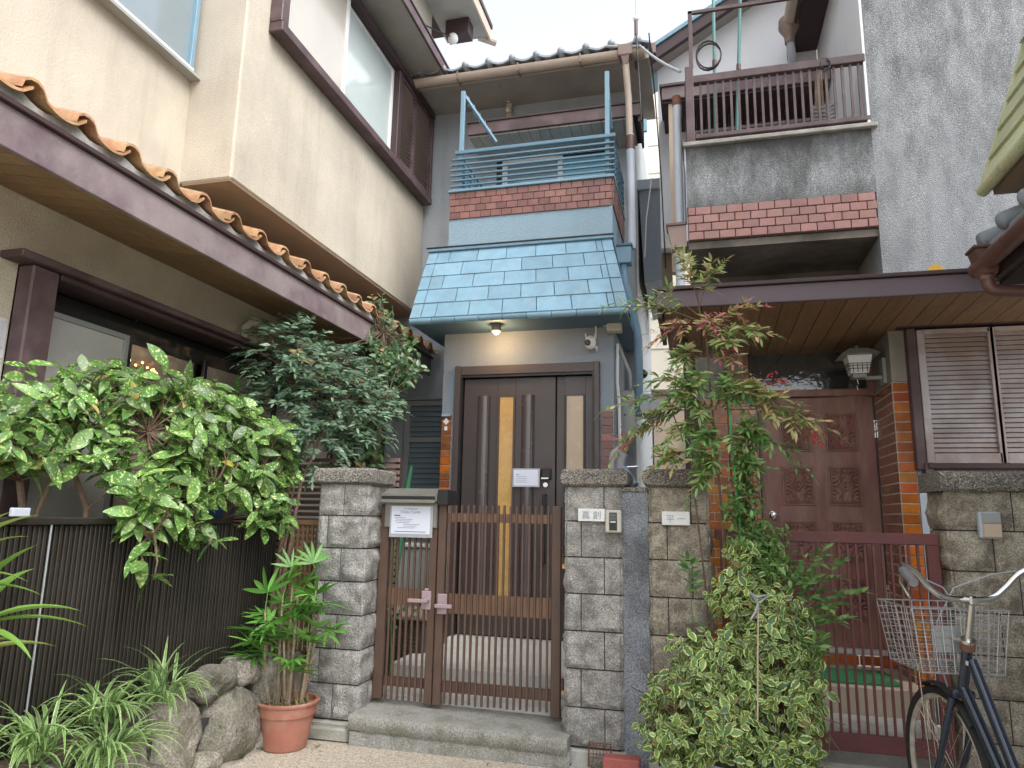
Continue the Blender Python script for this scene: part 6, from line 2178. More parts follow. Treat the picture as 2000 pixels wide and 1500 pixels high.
# ---- potted lady palm
POT = thing('terracotta_pot', 'terracotta plastic pot with a thick rim in front of the left stone pillar', 'pot', (-2.305, 4.0, 0.0))
cx, cy = -2.300, 3.86
MB().lathe([(0.0, 0.005), (0.118, 0.005), (0.122, 0.015), (0.150, 0.175), (0.150, 0.180), (0.160, 0.183), (0.166, 0.238), (0.176, 0.241), (0.178, 0.252), (0.170, 0.258), (0.158, 0.256), (0.154, 0.205), (0.0, 0.205)], (cx, cy, 0.004), 48).build('body', 'terracotta', POT, True)
b = MB()
vs = [(cx, cy, 0.232)]
for k in range(36):
    for j in (1, 2, 3):
        a = 2 * pi * k / 36
        q = 0.153 * j / 3
        vs.append((cx + q * cos(a), cy + q * sin(a), 0.230 + 0.012 * noise.noise((q * cos(a) * 40, q * sin(a) * 40, 1))))
fs = []
for k in range(36):
    k2 = (k + 1) % 36
    fs.append((0, 1 + k * 3, 1 + k2 * 3))
    for j in (0, 1):
        fs.append((1 + k * 3 + j, 2 + k * 3 + j, 2 + k2 * 3 + j, 1 + k2 * 3 + j))
b.add(vs, fs).build('soil', 'soil', POT, True)
rr = random.Random(31)
fl = MB()
for _ in range(70):
    a, q = rr.uniform(0, 6.28), 0.14 * rr.random() ** 0.5
    vs, fs_, uv = leaf_geo(0.05, 0.014, 0.3, rr.uniform(-0.3, 0.3), 2)
    R_ = frame(Vector((rr.uniform(-1, 1), rr.uniform(-1, 1), rr.uniform(-0.1, 0.3))), None, rr.uniform(-1, 1))
    fl.add([Vector((cx + q * cos(a), cy + q * sin(a), 0.243)) + R_ @ v for v in vs], fs_, uv)
tag(fl.build('fallen_leaves', 'leaf_tan', POT), kind='stuff')

PM = thing('lady_palm', 'lady palm with fanned green leaves growing in the terracotta pot', 'plant', (cx, cy, 0.23))
canes = MB()
fans = []


def palm_fan(rr, n=7, L=0.20):
    vs, fs, uv = [], [], []
    for i in range(n):
        a = radians(-75 + 150 * i / (n - 1)) + rr.uniform(-0.06, 0.06)
        l = L * (1 - 0.18 * abs(i - (n - 1) / 2) / (n / 2)) * rr.uniform(0.9, 1.08)
        w = 0.027 * rr.uniform(0.8, 1.2)
        lv, lf, luv = leaf_geo(l, w, 0.35, rr.uniform(0.0, 0.22), 5, 0.8)
        R_ = Matrix.Rotation(a, 3, 'Z') @ Matrix.Rotation(rr.uniform(-0.2, 0.1), 3, 'Y')
        o = len(vs)
        vs += [R_ @ v for v in lv]
        fs += [tuple(q + o for q in f) for f in lf]
        uv += luv
    return vs, fs, uv


fan_m = []
for i in range(4):
    vs, fs, uv = palm_fan(rr, rr.choice([6, 7, 8]))
    b = MB()
    b.add(vs, fs, uv)
    fan_m.append(b.mesh('leaf_fan', 'leaf_palm', smooth='all'))
specs = [(-0.10, -0.03, 0.52, -0.16, 0.0), (-0.03, 0.05, 0.66, -0.08, 0.02), (0.03, -0.04, 0.60, 0.02, 0.0), (0.075, 0.01, 0.70, 0.09, 0.02), (-0.06, 0.0, 0.60, -0.05, 0.0), (0.05, 0.06, 0.52, 0.12, 0.04), (0.0, -0.02, 0.36, -0.02, -0.05), (-0.09, 0.03, 0.36, -0.22, 0.0)]
for i, (dx, dy, h, tx, ty) in enumerate(specs):
    base = Vector((cx + dx, cy + dy, 0.22))
    top = Vector((cx + dx + tx * 0.45, cy + dy + ty, 0.22 + h))
    P = [base.lerp(top, t) + Vector((tx * 0.10 * sin(pi * t), 0, 0)) for t in (0, .25, .5, .75, 1)]
    MB().tube(P, [0.010, 0.009, 0.008, 0.007, 0.005], 7).build('cane', 'bark_pale', PM, True)
    nf = 6 if h > 0.5 else 5
    for k in range(nf):
        t = 0.45 + 0.55 * k / (nf - 1)
        p = base.lerp(top, t)
        a = rr.uniform(0, 6.28)
        v = Vector((cos(a), sin(a) * 0.9 - 0.2, rr.uniform(0.0, 0.7) if k < nf - 1 else 1.6))
        v.normalize()
        pl_ = rr.uniform(0.06, 0.15)
        q = p + v * pl_
        MB().tube([p, p + v * pl_ * 0.6, q], [0.003, 0.0022, 0.002], 5).build('leaf_stalk', 'stem_green', PM)
        put(rr.choice(fan_m), 'leaf_fan', PM, q, frame(v + Vector((0, 0, -0.15)), None, rr.uniform(-0.5, 0.5)), rr.uniform(0.72, 1.0))
# rough fibre at the cane bases, a few dry stems
dry = MB()
for _ in range(40):
    a, q = rr.uniform(0, 6.28), 0.10 * rr.random() ** 0.5
    p = Vector((cx + q * cos(a), cy + q * sin(a), 0.23))
    dry.tube([p, p + Vector((rr.uniform(-.03, .03), rr.uniform(-.03, .03), rr.uniform(0.05, 0.2)))], [0.0025, 0.001], 4)
tag(dry.build('dry_stalks', 'bark_pale', PM), kind='stuff')


# ---- spider plants over the boulders
def blade(L, w, bend, n=8, ang=1.1):
    vs, fs, uv = [], [], []
    x = z = 0.0
    a = ang
    for i in range(n + 1):
        t = i / n
        ww = w * (0.65 + 0.5 * t if t < 0.4 else 0.85) * (1 - max(0, t - 0.45) / 0.55) ** 0.8 + 0.0004
        vs += [Vector((x, -ww, z + ww * 0.5)), Vector((x, 0, z)), Vector((x, ww, z + ww * 0.5))]
        uv += [(1.0, t), (0.0, t), (1.0, t)]
        x += cos(a) * L / n
        z += sin(a) * L / n
        a -= bend / n
    for i in range(n):
        q = i * 3
        fs += [(q, q + 3, q + 4, q + 1), (q + 1, q + 4, q + 5, q + 2)]
    return vs, fs, uv


rr = random.Random(41)
sp_m = []
for i in range(8):
    vs, fs, uv = blade(rr.uniform(0.26, 0.42), 0.0105, rr.uniform(1.3, 2.9), 9, rr.uniform(0.9, 1.4))
    b = MB()
    b.add(vs, fs, uv)
    sp_m.append(b.mesh('blade', 'leaf_spider', smooth='all'))
spots = [((-2.52, 2.42, 0.36), 70, 'leftmost'), ((-2.43, 2.68, 0.27), 80, 'middle front'), ((-2.54, 2.76, 0.40), 90, 'tallest, middle'), ((-2.46, 3.02, 0.43), 75, 'rightmost'), ((-2.42, 2.50, 0.17), 55, 'low left')]
for (c_, n_, w_) in spots:
    S_ = thing('spider_plant', {'leftmost': 'leftmost tuft of striped spider plant among the boulders', 'middle front': 'striped spider plant tuft spilling lowest over the boulders towards the street',
                               'tallest, middle': 'tallest striped spider plant tuft against the dark fence', 'rightmost': 'rightmost striped spider plant tuft hanging over the big pale boulder',
                               'low left': 'low tuft of striped spider plant at the bottom left corner'}[w_], 'plant', c_, 'spider plants among the boulders')
    for k in range(n_):
        a = rr.uniform(0, 6.28)
        R_ = Matrix.Rotation(a, 3, 'Z') @ Matrix.Rotation(rr.uniform(-0.3, 0.2), 3, 'Y')
        put(rr.choice(sp_m), 'blade', S_, Vector(c_) + Vector((0.03 * cos(a) + rr.uniform(-.04, .04), 0.03 * sin(a) + rr.uniform(-.06, .06), rr.uniform(-0.02, 0.02))), R_, rr.uniform(0.5, 0.97))

# ---- cordyline at the left edge
CO = thing('cordyline', 'broad-leaved yellow-green cordyline at the left edge of the picture', 'plant', (-2.62, 2.05, 0.33))
rr = random.Random(51)
cm_ = []
for i in range(5):
    vs, fs, uv = blade(rr.uniform(0.34, 0.46), 0.024 + 0.005 * i, rr.uniform(0.6, 1.5), 9, rr.uniform(0.3, 0.9))
    b = MB()
    b.add(vs, fs, uv)
    cm_.append(b.mesh('leaf', 'leaf_cordyline', smooth='all'))
MB().tube([(-2.64, 2.02, 0.3), (-2.63, 2.03, 0.7), (-2.60, 2.05, 1.0)], 0.012, 7).build('stem', 'bark', CO)
for (c_, n_) in (((-2.60, 2.04, 1.02), 16), ((-2.58, 2.10, 0.88), 12), ((-2.56, 2.02, 0.74), 8)):
    for k in range(n_):
        a = rr.uniform(-2.2, 2.2) + 0.6
        R_ = Matrix.Rotation(a, 3, 'Z') @ Matrix.Rotation(rr.uniform(-0.5, 0.5), 3, 'Y')
        put(rr.choice(cm_), 'leaf', CO, Vector(c_) + Vector((0, 0, rr.uniform(-0.06, 0.05))), R_, rr.uniform(0.6, 0.95))

# ---- tall nandina with red and green leaves, right of centre
rr = random.Random(61)
RN = thing('red_nandina', 'tall thin nandina with red and yellow-green leaves and berries before the carved door', 'shrub', (0.12, 4.05, 0.1))
kR = [(*leaf_geo(0.062, 0.016, 0.2, 0.1, 3, 0.8), 'leaf_redgreen'), (*leaf_geo(0.058, 0.015, 0.2, 0.2, 3, 0.8), 'leaf_fresh'), (*leaf_geo(0.050, 0.013, 0.2, 0.15, 3, 0.8), 'leaf_crimson')]
F = Foliage(kR)
stems = MB()
P, R_ = branch([(0.10, 3.95, 0.2), (0.12, 3.98, 1.0), (0.10, 4.02, 1.7), (0.06, 4.05, 2.3), (0.02, 4.08, 2.62)], 0.010, 0.004)
stems.tube(P, R_, 6)
P, R_ = branch([(0.20, 3.95, 0.2), (0.22, 3.96, 1.0), (0.17, 4.0, 1.6), (0.16, 4.02, 2.1)], 0.009, 0.004)
stems.tube(P, R_, 6)
P, R_ = branch([(0.06, 3.95, 0.2), (0.02, 3.98, 1.0), (-0.04, 4.02, 1.6), (-0.16, 4.05, 2.0)], 0.008, 0.003)
stems.tube(P, R_, 6)
arms = [((0.12, 4.0, 1.55), (0.02, 3.9, 1.62), [1, 1, 0], 6), ((0.15, 4.0, 1.7), (0.26, 3.88, 1.78), [1, 1, 0], 7), ((0.15, 4.0, 1.9), (0.30, 3.88, 1.98), [1, 0], 7), ((0.15, 4.0, 1.5), (0.30, 3.88, 1.58), [1, 1], 6), ((0.05, 4.02, 2.0), (-0.12, 3.9, 1.96), [1, 0, 1], 7), ((0.05, 4.02, 1.8), (-0.14, 3.9, 1.74), [1, 0, 1], 7), ((0.08, 4.02, 2.2), (0.18, 3.9, 2.26), [0, 1], 6),
    ((0.03, 4.05, 2.52), (-0.06, 4.0, 2.78), [0, 1, 0], 5), ((0.03, 4.05, 2.50), (0.13, 4.0, 2.70), [0, 0, 1], 5), ((0.03, 4.05, 2.45), (-0.22, 4.0, 2.56), [1, 0], 4),
    ((0.03, 4.05, 2.42), (-0.42, 3.95, 2.50), [1, 1, 0], 4), ((0.04, 4.05, 2.38), (-0.20, 3.95, 2.30), [2, 0], 5), ((0.05, 4.05, 2.36), (0.10, 3.95, 2.36), [2, 0, 2], 6),
    ((0.06, 4.05, 2.32), (0.30, 3.95, 2.45), [2, 0, 0], 6), ((0.08, 4.05, 2.28), (0.36, 3.92, 2.30), [0, 0, 1], 7), ((0.08, 4.05, 2.2), (0.22, 3.95, 2.15), [2, 2, 0], 6),
    ((0.10, 4.05, 2.1), (0.26, 3.95, 2.00), [0, 1, 2], 6), ((0.08, 4.05, 2.0), (-0.22, 3.95, 2.06), [1, 1, 0], 7), ((0.05, 4.05, 1.95), (-0.42, 3.9, 1.92), [1, 0], 6),
    ((0.0, 4.05, 1.9), (-0.30, 3.95, 1.82), [0, 1], 7), ((-0.1, 4.05, 1.9), (-0.42, 3.95, 1.66), [1, 0, 2], 6), ((0.16, 4.02, 2.05), (0.40, 3.9, 1.90), [0, 1, 0], 7),
    ((0.16, 4.02, 2.0), (0.52, 3.88, 1.84), [0, 2, 0], 8), ((0.17, 4.0, 1.9), (0.62, 3.86, 1.78), [0, 0, 1], 8), ((0.17, 4.0, 1.8), (0.48, 3.88, 1.62), [1, 1], 6),
    ((0.10, 4.02, 1.8), (-0.05, 3.92, 1.9), [1, 0], 7), ((0.10, 4.02, 1.9), (0.16, 3.92, 2.0), [1, 1, 0], 7), ((-0.04, 4.02, 1.6), (-0.20, 3.92, 1.60), [0, 1], 6), ((0.1, 4.02, 1.7), (0.02, 3.9, 1.72), [1, 1], 7), ((0.12, 4.02, 1.6), (0.0, 3.9, 1.5), [1, 1, 0], 6),
    ((0.02, 4.05, 2.2), (-0.10, 3.95, 2.16), [1, 0], 6), ((0.04, 4.05, 2.1), (0.0, 3.93, 2.0), [1, 1, 0], 7)]
for (a, c, ks, n_) in arms:
    a, c = Vector(a), Vector(c)
    mid = a.lerp(c, 0.5) + Vector((0, 0, 0.05))
    P = [a, a.lerp(mid, 0.6), mid, mid.lerp(c, 0.6), c]
    stems.tube(P, [0.0035, 0.003, 0.0025, 0.002, 0.0013], 5)
    for k in range(2, n_ + 2):
        t = k / (n_ + 2)
        p = a.lerp(c, t) + Vector((0, 0, 0.05 * sin(pi * t)))
        for s in (-1, 1):
            dd = (c - a).normalized() * 0.6 + Vector((rr.uniform(-.6, .6), rr.uniform(-.7, .3), s * rr.uniform(0.1, 0.7)))
            spray(F, ks, p, dd, rr.uniform(0.03, 0.10), 4, 1.1, rr)
    spray(F, ks, c, (c - a) + Vector((0, 0, -0.05)), 0.10, 4, 1.0, rr)
stems.build('stems', 'twig', RN, True)
F.finish(RN, 296)
bs_ = MB().sphere((0, 0, 0), 0.0052, 7, 5).mesh('berry', 'berry', smooth='all')
for (c_, n_, sx) in (((0.40, 3.88, 2.03), 26, 0.05), ((0.30, 3.90, 1.99), 14, 0.04), ((0.58, 3.86, 1.72), 26, 0.05), ((-0.40, 3.92, 1.74), 16, 0.05)):
    for k in range(n_):
        put(bs_, 'berry', RN, (c_[0] + rr.gauss(0, sx * .6), c_[1] + rr.gauss(0, .02), c_[2] + rr.gauss(0, sx * .55) - 0.0))
SKE = thing('green_stake', 'thin bright green garden stake supporting the tall nandina', 'stake', (0.16, 3.93, 0.2))
MB().tube([(0.22, 3.93, 0.2), (0.20, 3.93, 1.3), (0.165, 3.95, 2.02)], 0.0065, 8).build('cane', 'stake_green', SKE)

# ---- climbing fresh ivy column up the nandina
rr = random.Random(71)
CL = thing('climbing_vine', 'small-leaved green vine climbing the nandina stems beside the carved door', 'vine', (0.25, 3.9, 0.6))
kF = [(*leaf_geo(0.048, 0.026, 0.25, 0.15, 3, 0.8), 'leaf_fresh'), (*leaf_geo(0.04, 0.020, 0.25, 0.1, 3, 0.8), 'leaf_fresh')]
F = Foliage(kF)
for (c_, r_, n_) in [((0.24, 3.92, 1.62), (0.09, 0.08, 0.18), 60), ((0.22, 3.92, 1.38), (0.12, 0.10, 0.16), 90), ((0.28, 3.85, 1.20), (0.18, 0.12, 0.13), 110), ((0.36, 3.82, 1.08), (0.20, 0.12, 0.10), 80), ((0.30, 3.90, 1.78), (0.06, 0.06, 0.10), 18)]:
    for _ in range(n_):
        p, v = in_blob(c_, r_, rr, 0.5)
        rosette(F, [0, 1], p, Vector((v.x, v.y - 0.6, v.z + 0.3)), 4, rr.uniform(0.8, 1.15), 1.0, rr)
F.finish(CL, 290)
v_ = MB()
for k in range(6):
    x0 = 0.1 + 0.05 * k
    P, R_ = branch([(x0, 3.92, 0.3), (x0 + 0.03, 3.9, 0.8), (0.2 + 0.03 * k, 3.93, 1.3), (0.2 + 0.02 * k, 3.95, 1.7)], 0.005, 0.002)
    v_.tube(P, R_, 5)
v_.build('stems', 'twig', CL, True)

# ---- variegated vine mass
rr = random.Random(81)
IV = thing('variegated_vine', 'big cascading mass of cream-edged variegated vine leaves in front of the right pillars', 'shrub', (0.15, 3.75, 0.1))
kI = [(*leaf_geo(0.048, 0.030, 0.22, 0.12, 4, 0.85), 'leaf_ivy'), (*leaf_geo(0.060, 0.036, 0.3, 0.3, 4, 0.85), 'leaf_ivy'), (*leaf_geo(0.036, 0.023, 0.1, 0.05, 4, 0.85), 'leaf_ivy'), (*leaf_geo(0.04, 0.022, 0.3, 0.4, 4, 0.85), 'leaf_tan')]
F = Foliage(kI)
blobs = [((0.02, 3.72, 0.42), (0.34, 0.20, 0.20), 330), ((0.24, 3.70, 0.40), (0.30, 0.20, 0.22), 300), ((0.06, 3.74, 0.62), (0.26, 0.17, 0.18), 210), ((0.30, 3.74, 0.68), (0.24, 0.17, 0.22), 250), ((0.22, 3.80, 0.92), (0.20, 0.14, 0.18), 190), ((0.38, 3.80, 0.86), (0.14, 0.12, 0.18), 110), ((0.27, 3.82, 1.12), (0.17, 0.11, 0.12), 90),
         ((-0.12, 3.70, 0.30), (0.22, 0.16, 0.18), 150), ((0.44, 3.70, 0.52), (0.10, 0.12, 0.20), 70), ((0.40, 3.68, 0.28), (0.12, 0.12, 0.10), 50)]
for (c_, r_, n_) in blobs:
    for _ in range(n_):
        p, v = in_blob(c_, r_, rr, 0.75)
        if v.y > 0.55:
            continue
        if noise.noise(p * 7.0) > 0.30:
            continue
        rosette(F, [0, 1, 2, 0, 1, 2, 0, 1, 2, 3] if rr.random() < 0.3 else [0, 1, 2], p + Vector((0, -0.05 * noise.noise(p * 5), 0)), Vector((v.x * 0.8, v.y - 0.5, v.z * 0.5 + 0.25)), rr.choice([4, 5, 6]), rr.uniform(0.5, 1.08), 1.0, rr, (0.0, 0.9), Vector((rr.uniform(-.5, .5), -0.9, 0.5)))
F.finish(IV, 296)
v_ = MB()
for k in range(70):
    a = rr.uniform(-0.25, 0.5)
    P, R_ = branch([(0.1 + a * 0.3, 3.82, 0.2), (a + rr.uniform(-.1, .1), 3.72 + rr.uniform(-.08, .1), 0.45), (a + rr.uniform(-.15, .15), 3.66, 0.25 + rr.uniform(0, .4))], 0.004, 0.0018)
    v_.tube(P, R_, 5)
v_.build('stems', 'twig', IV, True)
# dark inner tangle so that one does not see through the heart of the mass
core = MB()
for k in range(900):
    p, v = in_blob((0.15, 3.80, 0.50), (0.30, 0.10, 0.36), rr, 0.0)
    q = p + Vector((rr.uniform(-.08, .08), rr.uniform(-.04, .04), rr.uniform(-.08, .08)))
    core.tube([p, q], 0.0016, 3, False)
tag(core.build('twig_tangle', 'twig', IV), kind='stuff')
st_ = MB().tube([(0.22, 3.48, 0.45), (0.235, 3.52, 0.72), (0.25, 3.57, 0.93)], 0.0035, 6).build('string', 'panel_beige')
tag(st_, 'thin pale string tied vertically round the variegated vine', 'string')
bw = thing('tie_bow', 'grey plastic tie knotted near the top of the variegated vine', 'tie', (0.25, 3.56, 0.95))
MB().tube([(0.25, 3.56, 0.94), (0.21, 3.54, 0.985), (0.245, 3.55, 0.965), (0.30, 3.54, 0.98), (0.255, 3.55, 0.94)], 0.006, 6).build('loop', 'cable_gray', bw)
MB().tube([(0.25, 3.56, 0.94), (0.235, 3.54, 0.90), (0.21, 3.53, 0.865)], 0.005, 6).build('tail', 'cable_gray', bw)

# fresh nandina shoots right of the mass
rr = random.Random(91)
FN = thing('green_nandina', 'fresh green nandina shoots reaching over the red gate', 'shrub', (0.4, 3.8, 0.3))
kG = [(*leaf_geo(0.066, 0.021, 0.25, 0.12, 3, 0.85), 'leaf_fresh')]
F = Foliage(kG)
v_ = MB()
v_.tube([(0.42, 3.85, 0.2), (0.42, 3.85, 0.5), (0.42, 3.85, 0.86)], [0.006, 0.005, 0.003], 6)
v_.tube([(0.42, 3.85, 0.45), (0.2, 3.92, 0.7), (-0.05, 3.9, 0.8)], [0.004, 0.003, 0.003], 6)
v_.tube([(0.42, 3.85, 0.45), (0.42, 3.8, 0.5)], 0.003, 6)
for (a, c) in [((0.42, 3.85, 0.75), (0.62, 3.72, 1.10)), ((0.42, 3.85, 0.8), (0.66, 3.70, 0.98)), ((0.42, 3.85, 0.7), (0.60, 3.70, 0.86)), ((0.42, 3.85, 0.85), (0.56, 3.75, 1.16)), ((0.42, 3.85, 0.85), (0.50, 3.75, 1.02)), ((0.42, 3.85, 0.75), (0.58, 3.70, 0.92)), ((-0.05, 3.9, 0.8), (-0.06, 3.8, 1.07)), ((0.42, 3.8, 0.5), (0.52, 3.70, 0.75))]:
    a, c = Vector(a), Vector(c)
    v_.tube([a, a.lerp(c, 0.5) + Vector((0, 0, 0.04)), c], [0.0035, 0.0025, 0.0015], 5)
    for k in range(3, 8):
        t = k / 8
        p = a.lerp(c, t) + Vector((0, 0, 0.04 * sin(pi * t)))
        spray(F, [0], p, (c - a).normalized() + Vector((rr.uniform(-.6, .6), rr.uniform(-.6, .2), rr.uniform(-.6, .6))), 0.06, 2, 1.0, rr)
    spray(F, [0], c, (c - a), 0.07, 3, 1.0, rr)
v_.build('stems', 'stem_green', FN, True)
F.finish(FN, 290)

# weeds behind the left pillar and gate
GW = thing('weeds', 'small green weeds growing behind the left gate hinge', 'plant', (-1.95, 4.6, 0.2))
F = Foliage([(*leaf_geo(0.06, 0.03, 0.2, 0.1, 3), 'leaf_fresh')])
for (x, z, n_) in ((-2.02, 1.30, 4), (-2.03, 1.02, 3), (-2.02, 0.80, 3), (-2.0, 0.55, 3), (-1.95, 0.66, 6), (-1.88, 0.64, 5)):
    for _ in range(n_):
        F.add(0, (x + rr.uniform(-.03, .03), 4.6 + rr.uniform(-.1, .1), z + rr.uniform(-.03, .03)), frame(Vector((rr.uniform(-1, 1), rr.uniform(-1, 0.2), rr.uniform(-.3, .8)))), rr.uniform(.7, 1.2))
F.finish(GW, 100)
GS = MB().tube([(-2.0, 4.62, 0.13), (-2.03, 4.62, 0.8), (-2.02, 4.62, 1.32)], 0.006, 6).build('stem', 'stem_green', GW)

rr = random.Random(101)
lt = MB()
for _ in range(26):
    q_ = rr.choice([(-2.2, 3.95, .12), (-1.3, 3.88, .5), (-0.4, 3.9, .35), (-2.1, 3.6, .2), (-0.9, 3.6, .6)])
    vs, fs, uv = leaf_geo(rr.uniform(0.02, 0.04), 0.012, 0.3, rr.uniform(-0.3, 0.3), 2)
    R_ = frame(Vector((rr.uniform(-1, 1), rr.uniform(-1, 1), 0.05)), None, rr.uniform(-.4, .4))
    o_ = Vector((q_[0] + rr.uniform(-q_[2], q_[2]), q_[1] + rr.uniform(-.12, .05), 0.010))
    lt.add([o_ + R_ @ v for v in vs], fs, uv)
tag(lt.build('leaf_litter', 'leaf_tan'), kind='stuff')

# pots and the loose brick by the vine
p1 = MB().lathe([(0.0, 0.01), (0.14, 0.01), (0.165, 0.155), (0.178, 0.16), (0.178, 0.185), (0.165, 0.185), (0.15, 0.14), (0.0, 0.14)], (0.14, 3.80, 0.012), 32).build('planter', 'pot_gray', None, True)
tag(p1, 'pale grey round planter under the variegated vine', 'planter')
p2 = thing('planter', 'blue plastic planter under the right side of the variegated vine', 'planter', (0.40, 3.86, 0.012))
MB().box(0.29, 0.50, 3.72, 3.92, 0.014, 0.20, 0.015).build('body', 'blue_plastic', p2)
MB().box(0.28, 0.51, 3.71, 3.93, 0.202, 0.222, 0.008).build('rim', 'blue_plastic', p2)
rb = MB().box(-0.51, -0.325, 3.88, 3.97, 0.012, 0.115, 0.006).build('loose_brick', 'red_painted_brick')
tag(rb, 'red painted brick lying at the foot of the plastered post', 'brick')
gr = thing('drain_grate', 'rusty wire grate half hidden behind the loose red brick', 'grate', (-0.57, 4.0, 0.05))
gq = MB()
for k in range(7):
    gq.box(-0.60 + 0.018 * k, -0.597 + 0.018 * k, 4.045, 4.048, 0.015, 0.13)
for k in range(6):
    gq.box(-0.60, -0.49, 4.041, 4.0445, 0.02 + 0.02 * k, 0.023 + 0.02 * k)
gq.build('mesh', 'rust', gr)
MB().tube([(-0.605, 4.043, 0.015), (-0.605, 4.043, 0.135), (-0.485, 4.043, 0.135), (-0.485, 4.043, 0.015)], 0.004, 6).build('rim', 'rust', gr)
rock((-0.55, 4.02, 0.03), (0.035, 0.03, 0.035), 77, 'pebble_stone').location = (0, 0, 0)
tag(bpy.data.objects['pebble_stone'], 'small pale stone lying in front of the rusty grate', 'stone')
blt = MB().box(-3.16, -3.08, 3.98, 4.32, 1.20, 1.36, 0.01).build('blue_bag', 'blue_plastic')
tag(blt, 'blue plastic bag on the window sill seen through the aucuba leaves', 'bag')
mb_ = MB().box(-2.66, -2.64, 2.28, 2.36, 1.265, 1.30, 0.003).build('fence_clip', 'pipe_white')
tag(mb_, 'small white clip on top of the dark fence at the left edge', 'clip')

# ================================================================== bicycle
ang = math.atan2(0.98, -0.18)                        # direction it faces
BK = thing('bicycle', 'dark blue city bicycle with wire front basket leaning before the right pillar', 'bicycle', (0.90, 3.15, 0.0), None, ang)
BK.location = (0.925, 3.40, 0.0)
# local frame: x forward, y left, z up ; front axle at x=0
RWh = 0.33


def wheel(name, x):
    w = sub_local(name, BK, (x, 0, RWh))
    tb = MB()
    for rad, rr_, mt, nm, n in ((RWh - 0.017, 0.0175, 'rubber', 'tyre', 56), (RWh - 0.040, 0.011, 'rim_dirty', 'rim', 56)):
        vs, fs = [], []
        for i in range(n):
            a = 2 * pi * i / n
            for k in range(8):
                b_ = 2 * pi * k / 8
                q = rad + rr_ * cos(b_)
                vs.append((q * cos(a), rr_ * sin(b_), q * sin(a)))
        for i in range(n):
            i2 = (i + 1) % n
            for k in range(8):
                k2 = (k + 1) % 8
                fs.append((i * 8 + k, i2 * 8 + k, i2 * 8 + k2, i * 8 + k2))
        MB().add(vs, fs).build(nm, mt, w, True)
    sp = MB()
    for k in range(32):
        a = 2 * pi * k / 32
        a2 = a + (0.35 if k % 2 else -0.35)
        y = 0.03 if (k // 2) % 2 else -0.03
        sp.tube([(0.018 * cos(a2), y, 0.018 * sin(a2)), ((RWh - 0.045) * cos(a), 0, (RWh - 0.045) * sin(a))], 0.0011, 4, False)
    tag(sp.build('spokes', 'chrome_old', w), kind='stuff')
    MB().lathe([(0.0, -0.05), (0.012, -0.05), (0.012, -0.034), (0.022, -0.032), (0.016, -0.02), (0.016, 0.02), (0.022, 0.032), (0.012, 0.034), (0.012, 0.05), (0, 0.05)], (0, 0, 0), 16, 'y').build('hub', 'chrome_old', w, True)
    return w


def sub_local(name, parent, loc):
    o = bpy.data.objects.new(name, None)
    COL.objects.link(o)
    o.parent = parent
    o.location = loc
    ORG[o.name] = Vector((0, 0, 0))
    return o


ORG[BK.name] = Vector((0, 0, 0))
wheel('front_wheel', 0.0)
wheel('rear_wheel', -1.08)
HT, HB = Vector((-0.235, 0, 0.855)), Vector((-0.165, 0, 0.665))      # head tube top, bottom
BBk = Vector((-0.62, 0, 0.28))
fk = MB()
for s in (-1, 1):
    fk.tube([HB + Vector((0.01, s * 0.030, -0.01)), Vector((-0.12, s * 0.045, 0.55)), Vector((-0.05, s * 0.048, 0.40)), Vector((0, s * 0.048, 0.33))], [0.015, 0.014, 0.012, 0.009], 10)
fk.box(-0.185, -0.14, -0.042, 0.042, 0.655, 0.685, 0.008)
fk.build('fork', 'bike_blue', BK, True)
MB().tube([HB, HT], 0.019, 14).build('head_tube', 'bike_blue', BK, True)
MB().tube([HT + Vector((-0.02, 0, -0.05)), Vector((-0.45, 0, 0.50)), Vector((-0.60, 0, 0.36)), BBk + Vector((-0.07, 0, 0.12))], 0.0185, 12).build('upper_tube', 'bike_blue', BK, True)
MB().tube([HB + Vector((-0.01, 0, 0.03)), Vector((-0.42, 0, 0.40)), BBk], 0.021, 12).build('down_tube', 'bike_blue', BK, True)
MB().tube([BBk, Vector((-0.78, 0, 0.72))], 0.016, 12).build('seat_tube', 'bike_blue', BK, True)
MB().tube([Vector((-0.78, 0, 0.70)), Vector((-0.80, 0, 0.80))], 0.013, 12).build('seat_post', 'chrome', BK, True)
for s in (-1, 1):
    MB().tube([BBk + Vector((0, s * 0.03, 0)), Vector((-1.08, s * 0.06, 0.33))], 0.010, 8).build('chain_stay', 'bike_blue', BK, True)
    MB().tube([Vector((-0.765, s * 0.02, 0.66)), Vector((-1.08, s * 0.06, 0.33))], 0.009, 8).build('seat_stay', 'bike_blue', BK, True)
MB().add([(-0.68, -0.035, 0.83), (-0.68, 0.035, 0.83), (-0.92, 0.10, 0.85), (-0.95, 0.0, 0.855), (-0.92, -0.10, 0.85), (-0.70, -0.025, 0.79), (-0.70, 0.025, 0.79), (-0.91, 0.09, 0.79), (-0.94, 0, 0.79), (-0.91, -0.09, 0.79)],
         [(0, 1, 2, 3, 4), (5, 9, 8, 7, 6), (0, 5, 6, 1), (1, 6, 7, 2), (2, 7, 8, 3), (3, 8, 9, 4), (4, 9, 5, 0)]).build('saddle', 'light_blue', BK)
MB().lathe([(0, -0.006), (0.08, -0.006), (0.085, 0.0), (0.08, 0.006), (0, 0.006)], BBk + Vector((0, -0.05, 0)), 28, 'y').build('chainring', 'chrome_old', BK, True)
MB().bar(BBk + Vector((0, -0.07, 0)), BBk + Vector((0.15, -0.07, -0.08)), 0.012, 0.02).build('crank', 'chrome_old', BK)
MB().box(-0.52, -0.43, -0.14, -0.075, 0.185, 0.205, 0.004).build('pedal', 'rubber', BK)
